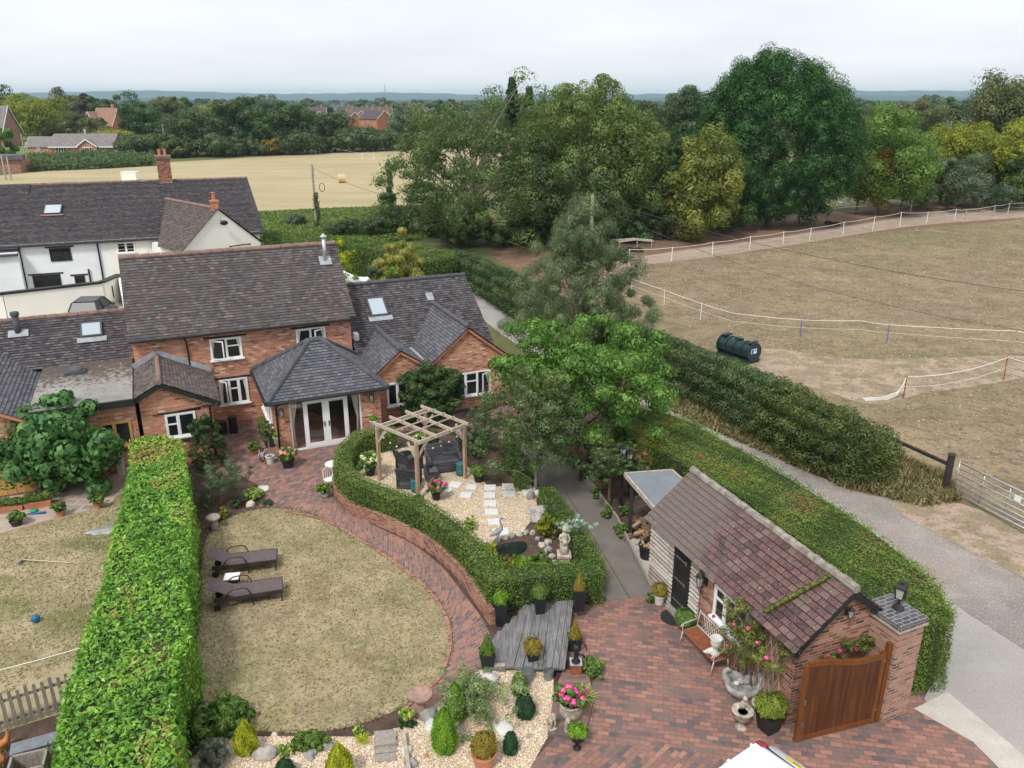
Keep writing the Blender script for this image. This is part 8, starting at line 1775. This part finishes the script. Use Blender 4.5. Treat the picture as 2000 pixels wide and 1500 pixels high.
l2 = lounger('brown mesh sun lounger nearer the camera, behind the small white topped table', P(414, 1182), P(556, 1160))
T = thing('side_table', 'small dark side table with a white top between the two sun loungers', 'table', P(456, 1150), R(8)); m_ = MB(); m_.box((0, 0, .42), (.42, .36, .03)); m_.build('table_top', M['white'], T)
m_ = MB(); m_.box((0, 0, .34), (.40, .34, .10)); m_.build('apron', M['black'], T)
for sx in (-.17, .17):
    for sy in (-.14, .14): m_ = MB(); m_.bar((sx, sy, 0), (sx, sy, .3), .03, .03); m_.build('leg', M['black'], T)
# staddle stone, birdbath
T = thing('staddle_stone', 'stone mushroom with a lichened cap in the bed beside the laurel hedge', 'staddle stone', P(419, 1033)); m_ = MB(); m_.smooth = True; m_.lathe([(.16, 0), (.14, .2), (.11, .42)], n=14); m_.build('stem', M['greystone'], T); m_ = MB(); m_.smooth = True; m_.ball((0, 0, .42), (.24, .24, .12), flat=-.02); m_.build('cap', M['stone'], T)
T = thing('bird_bath', 'pinkish stone bird bath at the lower right edge of the oval lawn', 'bird bath', P(824, 1396)); m_ = MB(); m_.smooth = True; m_.lathe([(.20, 0), (.19, .05), (.11, .12), (.09, .42), (.13, .5)], n=16, rz=.2); m_.build('stem', M['pinkstone'], T)
m_ = MB(); m_.smooth = True; m_.lathe([(.13, .48), (.26, .54), (.28, .62), (.25, .63), (.2, .58), (.01, .56)], n=24); m_.build('basin', M['pinkstone'], T)
planted('potted_plant', 'small terracotta pot with a yellow striped plant beside the bird bath', P(797, 1410), .12, .18, M['terra'], 'round', G['variegated'], .17, .16, 'potted plant', 'ball', .09, 60, 14, asp=.25)
# timber steps at the lawn edge
T = thing('timber_steps', 'two weathered sleeper steps at the near edge of the oval lawn', 'steps', P(750, 1470)); o0 = Vector(T.location)
for j, (y0, y1, z) in enumerate(((1428, 1442, .12), (1442, 1456, .12), (1458, 1472, .06), (1474, 1488, .06))):
    m_ = MB(); q = [P(732, y1, z)-o0, P(775, y1-5, z)-o0, P(772, y0-4, z)-o0, P(730, y0, z)-o0]; q = [Vector((v.x, v.y, 0)) for v in q]; m_.hexa([v+Vector((0, 0, 0)) for v in q]+[v+Vector((0, 0, z)) for v in q]); m_.build('sleeper', M['greywood'], T)
m_ = MB(); a, b = P(788, 1440, 0), P(800, 1520, 0); m_.bar((a.x, a.y, .1), (b.x, b.y, .1), .08, .2); tag(m_.build('edge_board', M['palewood_grey']), 'grey edging board right of the timber steps', 'edging')
# bottom centre: brick plinth with urns and lions
T = thing('brick_plinth', 'low narrow brick plinth carrying the stone urn and lions beside the drive', 'plinth', P(1075, 1440)); o0 = Vector(T.location)
q = ccw([P(*p, 0)-o0 for p in ((1070, 1438), (1140, 1450), (1160, 1370), (1150, 1325), (1100, 1312), (1082, 1360))]); m_ = MB(); m_.prism([(v.x, v.y) for v in q], 0, .10); m_.build('plinth_bricks', M['paving'], T)
def lion(label, p, rz, s=1.0, mat='whitestone'):
    m_ = MB(); m_.smooth = True; m_.prism([(-.10*s, -.13*s), (.10*s, -.13*s), (.10*s, .13*s), (-.10*s, .13*s)], 0, .05*s)
    m_.tube([(0, .10*s, .06*s), (0, .08*s, .16*s), (0, 0, .28*s), (0, -.05*s, .36*s)], [.09*s, .10*s, .085*s, .06*s], 10); m_.ball((0, -.07*s, .42*s), (.085*s, .08*s, .085*s), wob=.15); m_.ball((0, -.14*s, .40*s), (.045*s, .05*s, .04*s))
    for k in (-1, 1): m_.tube([(k*.05*s, -.06*s, .30*s), (k*.055*s, -.10*s, .05*s)], [.035*s, .03*s], 7)
    o = m_.build('lion_statue', M[mat]); o.location = p; o.rotation_euler = (0, 0, rz); tag(o, label, 'statue')
lion('white stone lion statue at the left corner of the brick plinth', P(1078, 1420, .10), R(20), .85, 'stone'); lion('smaller pale stone lion statue in front of the flower urn', P(1108, 1424, .10), R(10), .7, 'stone')
planted('flower_urn', 'large fluted stone urn with bright pink hydrangea on the brick plinth', P(1114, 1402, .10), .27, .44, M['stone'], 'belly', G['bright'], .36, .36, 'urn', 'ball', .09, 80, 20, flowers=(G['pink'], 11, .085, .7))
T = thing('striped_grass', 'arching yellow striped grass behind the pink flower urn', 'grass', P(1138, 1372, .0)); blades(T, 170, .42, .42, G['variegated'], 5, .022)
planted('fern_urn', 'dark iron urn with a yellow green fern at the near end of the brick plinth', P(1127, 1462, .0), .17, .42, M['black'], 'urn', G['conegreen'], .21, .26, 'urn', 'ball', .05, 130, 16)
shrub('green_bush', 'rounded bright green bush on the drive beside the water pump', P(1158, 1315), .28, .42, G['bright'], 'ball', .05, 170, 24, lump=.2, up=(0, 0, 1))
# grey buckets
for x, y, r, h, lb in ((1028, 1330, .17, .30, 'larger grey zinc pot on the gravel in front of the deck'), (1071, 1325, .13, .24, 'smaller grey zinc pot on the gravel right of the larger one')):
    q = P(x, y, .02); m_ = MB(); m_.smooth = False; m_.lathe([(r*.85, 0), (r, h), (r*1.04, h), (r*.96, h), (r*.82, .05), (.01, .05)], n=22); o = m_.build('zinc_pot', M['zinc']); o.location = q; tag(o, lb, 'pot')
T = thing('grass_tuft', 'grey green grass tuft behind the zinc pots', 'grass', P(1058, 1302, .1)); blades(T, 90, .25, .2, G['lavender'], 6, .012)
# hand pump on a rusty box
T = thing('water_pump', 'black cast iron hand pump on a rusty square box beside the deck', 'pump', P(1124, 1318)); m_ = MB(); m_.box((0, 0, .19), (.26, .26, .38)); m_.build('box', M['rust'], T); m_ = MB(); m_.box((0, 0, .39), (.30, .30, .02)); m_.build('box_lid', M['steel'], T)
m_ = MB(); m_.smooth = True; m_.lathe([(.11, .40), (.11, .43), (.06, .47), (.055, .72), (.08, .75), (.085, .85), (.05, .88), (.01, .89)], n=14); m_.tube([(.05, 0, .62), (.16, -.02, .62), (.20, -.02, .55)], [.03, .028, .03], 8); m_.build('pump_body', M['black'], T)
m_ = MB(); m_.smooth = True; m_.tube([(0, 0, .86), (.03, .02, 1.02), (.10, .02, 1.04), (.22, .0, .88), (.26, 0, .74)], .016, 7); m_.build('handle', M['black'], T)
# bench with a white vase
a, b = P(1330, 1258), P(1412, 1345); d = (b-a); an = math.atan2(d.y, d.x); T = thing('garden_bench', 'bench with rusty slats, pale scrolled iron ends and a lattice back against the shed wall', 'bench', a, an); L_ = min(1.35, d.length); m_ = MB()
for k in range(9): m_.box((L_/2, .02+k*.05, .43), (L_, .032, .02))
m_.build('seat', M['rust'], T); m_ = MB()
for k in range(9): u = L_*.22+L_*.6*k/8; m_.bar((u-.12, .47, .50), (u+.12, .53, .86), .014, .014); m_.bar((u+.12, .46, .50), (u-.12, .52, .86), .014, .014)
m_.bar((.02, .52, .88), (L_-.02, .52, .88), .03, .03); m_.bar((.02, .46, .48), (L_-.02, .46, .48), .03, .03); m_.build('backrest', M['ironpale'], T)
for x in (.0, L_):
    m_ = MB(); m_.smooth = True; m_.tube([(x, .46, .43), (x, .50, .70), (x, .54, .92)], .016, 6); m_.tube([(x, .50, .68), (x, .2, .66), (x, .02, .63), (x, -.05, .57), (x, .0, .53), (x, .05, .57), (x, .02, .61)], .016, 6); m_.tube([(x, .0, .53), (x, .02, .43), (x, .46, .43)], .016, 6)
    m_.build('end_frame', M['ironpale'], T)
    for y0, y1 in ((.03, -.04), (.44, .50)): m_ = MB(); m_.smooth = True; m_.tube([(x, y0, .43), (x, (y0+y1)/2+.05*(1 if y0 > .2 else -1)*0, .25), (x, y1, 0)], [.02, .015, .018], 6); m_.build('leg', M['ironpale'], T)
def on(T_, v): r_ = T_.rotation_euler[2]; return Vector(T_.location)+Vector((v[0]*math.cos(r_)-v[1]*math.sin(r_), v[0]*math.sin(r_)+v[1]*math.cos(r_), v[2]))
q = on(T, (L_-.22, .22, .44)); m_ = MB(); m_.smooth = True; m_.lathe([(.12, 0), (.13, .04), (.06, .12), (.06, .2), (.12, .28), (.15, .36), (.14, .46), (.16, .50), (.13, .50), (.10, .44)], n=18, wob=.04); o = m_.build('white_vase', M['whitestone']); o.location = q; tag(o, 'white stone vase standing on the near end of the bench', 'vase')
q = on(T, (L_-.32, .05, .44)); m_ = MB(); m_.smooth = True; m_.tube([(0, 0, .05), (.14, .02, .09), (.2, .02, .2), (.14, .0, .26)], [.07, .08, .04, .03], 9); m_.tube([(0, 0, .05), (-.1, 0, .06)], [.06, .02], 8); o = m_.build('swan_ornament', M['whitestone']); o.location = q; tag(o, 'small white swan ornament lying beside the vase on the bench', 'ornament')
planted('potted_plant', 'white pot with a golden shrub at the shed corner by the path', P(1287, 1178), .17, .30, M['whitestone'], 'round', G['rusty'], .22, .38, 'potted plant', 'ball', .045, 190, 20)
shrub('green_bush', 'leafy bright bush beside the white pot at the path end', P(1270, 1178), .14, .28, G['bright'], 'ball', .06, 80, 10)
planted('potted_plant', 'bushy green plant in a low pot between the door mat and the bench', P(1340, 1228), .16, .2, M['blackplastic'], 'round', G['bright'], .33, .42, 'potted plant', 'ball', .05, 200, 24)
q = P(1308, 1206, .02); m_ = MB(); pts_ = [(.0+.36*math.cos(a), .36*math.sin(a)) for a in np.linspace(math.pi/2, 3*math.pi/2, 14)]; m_.prism([(x, y) for x, y in pts_], 0, .025); o = m_.build('door_mat', M['matrub']); o.location = q+Vector((.1, 0, 0)); o.rotation_euler = (0, 0, srz); tag(o, 'half round black rubber mat in front of the shed door', 'door mat')
planted('planter', 'black tapered square planter with a yellow green box ball beside the wooden gate', P(1500, 1425), .24, .50, M['blackplastic'], 'square', G['conegold'] if False else G['olivebox'], .34, .52, 'planter', 'ball', .045, 260, 30, rzp=.5)
T = thing('stone_urn', 'weathered stone pedestal urn with a cherub beside the black planter', 'urn', P(1447, 1422)); pot(T, .23, .52, M['stone'], 'urn'); m_ = MB(); m_.smooth = True; m_.tube([(.02, .14, .46), (.04, .12, .58), (.05, .1, .68)], [.07, .075, .05], 9); m_.ball((.05, .08, .75), .06, wob=.1); m_.tube([(.08, .1, .64), (.14, .0, .56)], [.03, .02], 6); m_.build('cherub', M['stone'], T)
q = P(1483, 1402); m_ = MB(); m_.smooth = True; m_.lathe([(.13, 0), (.15, .03), (.09, .08), (.1, .3), (.2, .38), (.22, .44), (.17, .42)], n=18); o = m_.build('stone_basin', M['stone']); o.location = q; tag(o, 'second pale stone basin half hidden behind the cherub urn', 'urn')
T = thing('swan_planter', 'carved grey stone double swan planter holding pebbles below the climbing rose', 'planter', P(1448, 1352), R(-25)); m_ = MB(); m_.smooth = True
m_.lathe([(.20, 0), (.34, .05), (.42, .2), (.40, .3), (.32, .26), (.01, .22)], n=24, wob=.03); m_.build('basin', M['greystone'], T)
for s in (-1, 1):
    m_ = MB(); m_.smooth = True; m_.tube([(s*.30, .0, .18), (s*.42, .0, .32), (s*.44, 0, .48), (s*.36, 0, .56 if s < 0 else .72), (s*.30, 0, .52 if s < 0 else .66)], [.12, .09, .06, .05, .03], 9); m_.ball((s*.2, .16, .25), (.26, .07, .16), wob=.15, rot=Matrix.Rotation(.3*s, 3, 'Y')); m_.build('swan', M['greystone'], T)
for i, (x, y, r, mt) in enumerate(((-.05, 0, .10, 'boulder'), (.08, .05, .09, 'greystone'), (-.12, -.1, .07, 'whitestone'), (.0, .12, .08, 'greystone'))):
    q = on(T, (x, y, .26)); m_ = MB(); m_.smooth = True; m_.ball((0, 0, r*.6), (r, r*.8, r*.75), wob=.1, seed=i); o = m_.build('pebble', M[mt]); o.location = q; tag(o, ['tan rounded pebble', 'grey rounded pebble', 'white rounded pebble', 'dark rounded pebble'][i]+' lying in the swan planter', 'pebble')
# triple lamp post
T = thing('lamp_post', 'black post with three lantern heads beside the log store', 'lamp post', P(1212, 992)); m_ = MB(); m_.smooth = True; m_.lathe([(.12, 0), (.12, .06), (.07, .10), (.08, .3), (.045, .5), (.04, .9), (.03, 1.9)], n=12); m_.build('post', M['black'], T)
for a in (0.3, 2.4, 4.5):
    c = Vector((.26*math.cos(a), .26*math.sin(a), 1.78)) if a != 2.4 else Vector((0, .05, 1.98)); m_ = MB(); m_.smooth = True; m_.tube([(0, 0, 1.6), (c.x*.6, c.y*.6, 1.62), c], .014, 6); m_.build('arm', M['black'], T); lantern(T, c-Vector((0, 0, .12)), .95, base=False)
# small plants along the concrete path
for i, (x, y, r, h, lf) in enumerate(((1165, 972, .22, .35, 'bright'), (1185, 1010, .22, .35, 'box'), (1215, 1045, .25, .45, 'bright'), (1140, 935, .25, .4, 'greygreen'), (1120, 905, .3, .5, 'box'), (1180, 935, .3, .5, 'dark'), (1160, 900, .4, .8, 'hawthorn'), (1240, 960, .3, .4, 'dark'), (1225, 1005, .2, .3, 'bright'))):
    shrub('bed_plant', ['light green plant in the shady bed, above the kerb near the old lamp post', 'dark clipped plant half way along the kerb', 'bright green plant at the front post of the log store', 'grey plant at the bend of the kerb', 'box bush at the top end of the kerb', 'dark bush under the cherry tree', 'taller dark bush beside the cherry trunk', 'dark plant behind the log store post', 'small bright plant in front of the lamp post'][i], P(x, y), r, h, G[lf], 'ball', .06, 110, 16, 'plant', lump=.25)
# ------------------------------------------------------------------ left garden
for i, (x, y, lf, lb) in enumerate(((119, 1008, 'bright', 'small terracotta pot with a leafy plant on the crazy paving'), (192, 992, 'bright', 'leafy potted plant at the right end of the crazy paving'))): planted('potted_plant', lb, P(x, y), .15, .22, M['terra'], 'round', G['figd'] if 'figd' in G else G[lf], .24, .30, 'potted plant', 'ball', .07, 110, 16)
planted('potted_plant', 'dark wicker basket pot with a leafy plant at the left edge of the paving', P(33, 1026), .2, .2, M['darkwood'], 'round', G['bright'], .28, .3, 'potted plant', 'ball', .07, 120, 18)
for x, y, wd, lb in ((76, 990, .85, 'long terracotta trough with a low green hedge plant below the oak window'), (22, 998, .8, 'terracotta trough with white flowering leafy plants at the left edge')):
    T = thing('trough_planter', lb, 'planter', P(x, y), TH*.8); m_ = MB(); m_.hexa([(-wd/2+.04, -.11, 0), (wd/2-.04, -.11, 0), (wd/2-.04, .11, 0), (-wd/2+.04, .11, 0), (-wd/2, -.15, .22), (wd/2, -.15, .22), (wd/2, .15, .22), (-wd/2, .15, .22)]); m_.build('trough', M['terra'], T)
    foliage('foliage', G['box'] if x > 50 else G['bright'], T, [(u, rg.normal(0, .04), .36+rg.normal(0, .04), .18, .16, .16) for u in np.linspace(-wd/2+.05, wd/2-.05, 12)], 130, .06, int(x))
T = thing('toy_bat', 'blue and yellow plastic toy bat lying on the crazy paving', 'toy', P(68, 1004, .03), R(12)); m_ = MB(); m_.smooth = True; m_.tube([(-.25, 0, .03), (.35, 0, .03)], [.02, .035], 8); m_.build('bat', M['blue'], T); m_ = MB(); m_.cyl((-.36, 0, .03), (-.24, 0, .03), .022, n=8); m_.build('grip', M['yellow'], T)
m_ = MB(); m_.smooth = True; m_.lathe([(.12, 0), (.14, .03), (.08, .05), (.01, .05)], n=14); o = m_.build('toy_disc', M['green']); o.location = P(66, 998, .03); tag(o, 'green plastic toy disc beside the blue bat', 'toy')
a, b = P(34, 1103, .04), P(50, 1092, .04); c = P(138, 1100, .04); T = thing('lawn_broom', 'wooden broom or croquet mallet lying on the parched left lawn', 'broom', a); m_ = MB(); m_.bar(Vector((0, 0, .05)), b-a+Vector((0, 0, .05)), .09, .08); m_.build('head', M['greywood'], T); m_ = MB(); m_.tube([(b-a)*.6+Vector((0, 0, .07)), c-a+Vector((0, 0, .02))], .016, 6); m_.build('handle', M['palewood'], T)
m_ = MB(); m_.smooth = True; m_.ball((0, 0, .115), .115, 20, 14); o = m_.build('ball', M['ballblue']); o.location = P(71, 1215); tag(o, 'blue ball on the parched left lawn', 'ball')
a, b = P(-40, 1442), P(150, 1380); d = b-a; T = thing('picket_fence', 'low weathered picket fence across the bottom left corner', 'fence', a, math.atan2(d.y, d.x)); L_ = d.length; hgt = .98; m_ = MB(); n = int(L_/.15)
for k in range(n):
    u = (k+.5)*L_/n; z = hgt*(1+.04*math.sin(k*2.3)); p_ = MB(); p_.hexa([(u-.04, -.012, .02), (u+.04, -.012, .02), (u+.04, .012, .02), (u-.04, .012, .02), (u-.035, -.012, z), (u+.035, -.012, z), (u+.035, .012, z), (u-.035, .012, z)]); p_.build('picket', M['picket'], T)
for z in (.2, .75): p_ = MB(); p_.box((L_/2, .03, z), (L_, .03, .07)); p_.build('rail', M['picket'], T)
a, b = P(-20, 1334, .0), P(160, 1288, .0); wire('washing_line', 'white line strung along the lawn above the picket fence', a+Vector((0, 0, .3)), b+Vector((0, 0, .35)), .02, .012); bpy.data.objects['washing_line'].data.materials[0] = M['rope']
sheet('chicken_run', PL([(-60, 1450), (150, 1385), (150, 1700), (-60, 1700)]), .012, M['bed'])
# hen
def hen(label, p, rz):
    T = thing('hen', label, 'hen', p, rz); m_ = MB(); m_.smooth = True
    m_.tube([(-.20, 0, .30), (-.12, 0, .22), (0, 0, .19), (.10, 0, .24), (.14, 0, .33), (.15, 0, .40)], [.02, .075, .10, .08, .045, .035], 12); m_.ball((.16, 0, .42), (.04, .032, .035)); m_.build('body', M['hen'], T)
    m_ = MB(); m_.tube([(.19, 0, .42), (.225, 0, .405)], [.012, .002], 6); m_.build('beak', M['palewood'], T); m_ = MB(); m_.ball((.16, 0, .46), (.035, .01, .025)); m_.ball((.18, 0, .385), (.012, .01, .022)); m_.build('comb', M['redcomb'], T)
    for s in (-1, 1):
        m_ = MB(); m_.tube([(.0, s*.04, .12), (.01, s*.045, .05), (.0, s*.045, .0)], .009, 5); m_.tube([(0, s*.045, .006), (.05, s*.06, .004)], .006, 4); m_.build('leg', M['yellow'], T)
        m_ = MB(); m_.smooth = True; m_.ball((-.02, s*.085, .22), (.11, .02, .06)); m_.build('wing', M['hen'], T)
hen('brown hen at the left edge of the bare run behind the picket fence', P(8, 1468), R(60)); hen('second brown hen at the left edge, nearer the bottom corner', P(2, 1500), R(120))
T = thing('nest_box', 'low timber box with a pale lid in the hen run', 'box', P(60, 1470), R(25)); m_ = MB(); m_.box((.1, .0, .1), (.8, .3, .2)); m_.build('box_body', M['greywood'], T); m_ = MB(); m_.box((.1, 0, .22), (.9, .36, .03)); m_.build('lid', M['zinc'], T)
T = thing('timber_crate', 'open weathered timber crate in the bottom left corner', 'crate', P(60, 1515), R(20)); m_ = MB()
for x_, y_, w_, d_ in ((0, -.25, .7, .05), (0, .25, .7, .05), (-.33, 0, .05, .5), (.33, 0, .05, .5)): m_.box((x_, y_, .2), (w_, d_, .4))
m_.build('crate_sides', M['greywood'], T)
# stone block and leaf covered lean-to roof by the hedge end
q = P(240, 925); m_ = MB(); m_.box((0, 0, .38), (.22, .3, .76)); m_.box((0, 0, .8), (.28, .36, .08)); o = m_.build('stone_block', M['whitestone'], bevel=.02); o.location = q; tag(o, 'pale stone block standing at the left end of the laurel hedge', 'stone block')
boulder('flat dark slate slab lying beside the laurel hedge on the left lawn', 218, 1035, (.3, .75, .06), 'greystone', 3)
T = thing('leaf_covered_roof', 'small lean-to roof heaped with dead brown leaves below the porch window', 'shelter', P(308, 885)); m_ = MB(); m_.hexa([(-.55, -.5, 1.2), (.45, -.5, 1.25), (.45, .8, 1.3), (-.55, .8, 1.25), (-.55, -.5, 1.26), (.45, -.5, 1.31), (.45, .8, 1.36), (-.55, .8, 1.31)]); m_.build('roof', M['ridge_grey'], T)
m_ = MB(); m_.box((.45, .15, .65), (.06, 1.3, 1.3)); m_.build('side_panel', M['ridge_grey'], T)
foliage('dead_leaves', G['dryleaf'], T, [(x_, y_, 1.42, .22, .22, .10) for x_ in (-.5, -.3, -.1, .1, .25) for y_ in (-.3, 0, .3, .6)], 190, .07, 5)
for x_ in (-.5, .4): m_ = MB(); m_.bar((x_, -.45, 0), (x_, -.45, 1.2), .06, .06); m_.build('post', M['darkwood'], T)
# leaves fallen in the beds
rg = np.random.default_rng(91); q = scatter(rg, BED_L, 900); me = leaf_mesh('fallen_leaves', np.column_stack([q, np.full(len(q), .02)]), np.tile([0, 0, 1.], (len(q), 1)), .05, .6, 0, None, .3, 91); tag(link_mesh('fallen_leaves', me, G['dryleaf']), 'dead leaves scattered on the soil beside the laurel hedge', 'leaves', kind='stuff')
q = scatter(rg, DRIVE, 420); q = np.concatenate([q, scatter(rg, LAWN, 160)]); me = leaf_mesh('fallen_leaves', np.column_stack([q, np.full(len(q), .022)]), np.tile([0, 0, 1.], (len(q), 1)), .035, .6, 0, None, .3, 92); tag(link_mesh('fallen_leaves', me, G['dryleaf']), 'a few small dead leaves lying on the brick drive and the oval lawn', 'leaves', kind='stuff')
# ------------------------------------------------------------------ the air
mb = MB(); mb.add([(-8500, -150, -6), (8500, -150, -6), (8500, 8600, -6), (-8500, 8600, -6), (-8500, -150, 96), (8500, -150, 96), (8500, 8600, 96), (-8500, 8600, 96)], [(3, 2, 1, 0), (4, 5, 6, 7), (0, 1, 5, 4), (1, 2, 6, 5), (2, 3, 7, 6), (3, 0, 4, 7)])
m = bpy.data.materials.new('air'); m.use_nodes = True; t = m.node_tree; t.nodes.clear(); o = N(t, 'ShaderNodeOutputMaterial'); v = N(t, 'ShaderNodeVolumePrincipled')
v.inputs['Color'].default_value = (.60, .84, 1, 1); v.inputs['Density'].default_value = .00013; v.inputs['Anisotropy'].default_value = .1; t.links.new(v.outputs[0], o.inputs['Volume'])
tag(mb.build('haze', m), 'thin bluish haze over the far fields and hills', 'haze', kind='stuff')
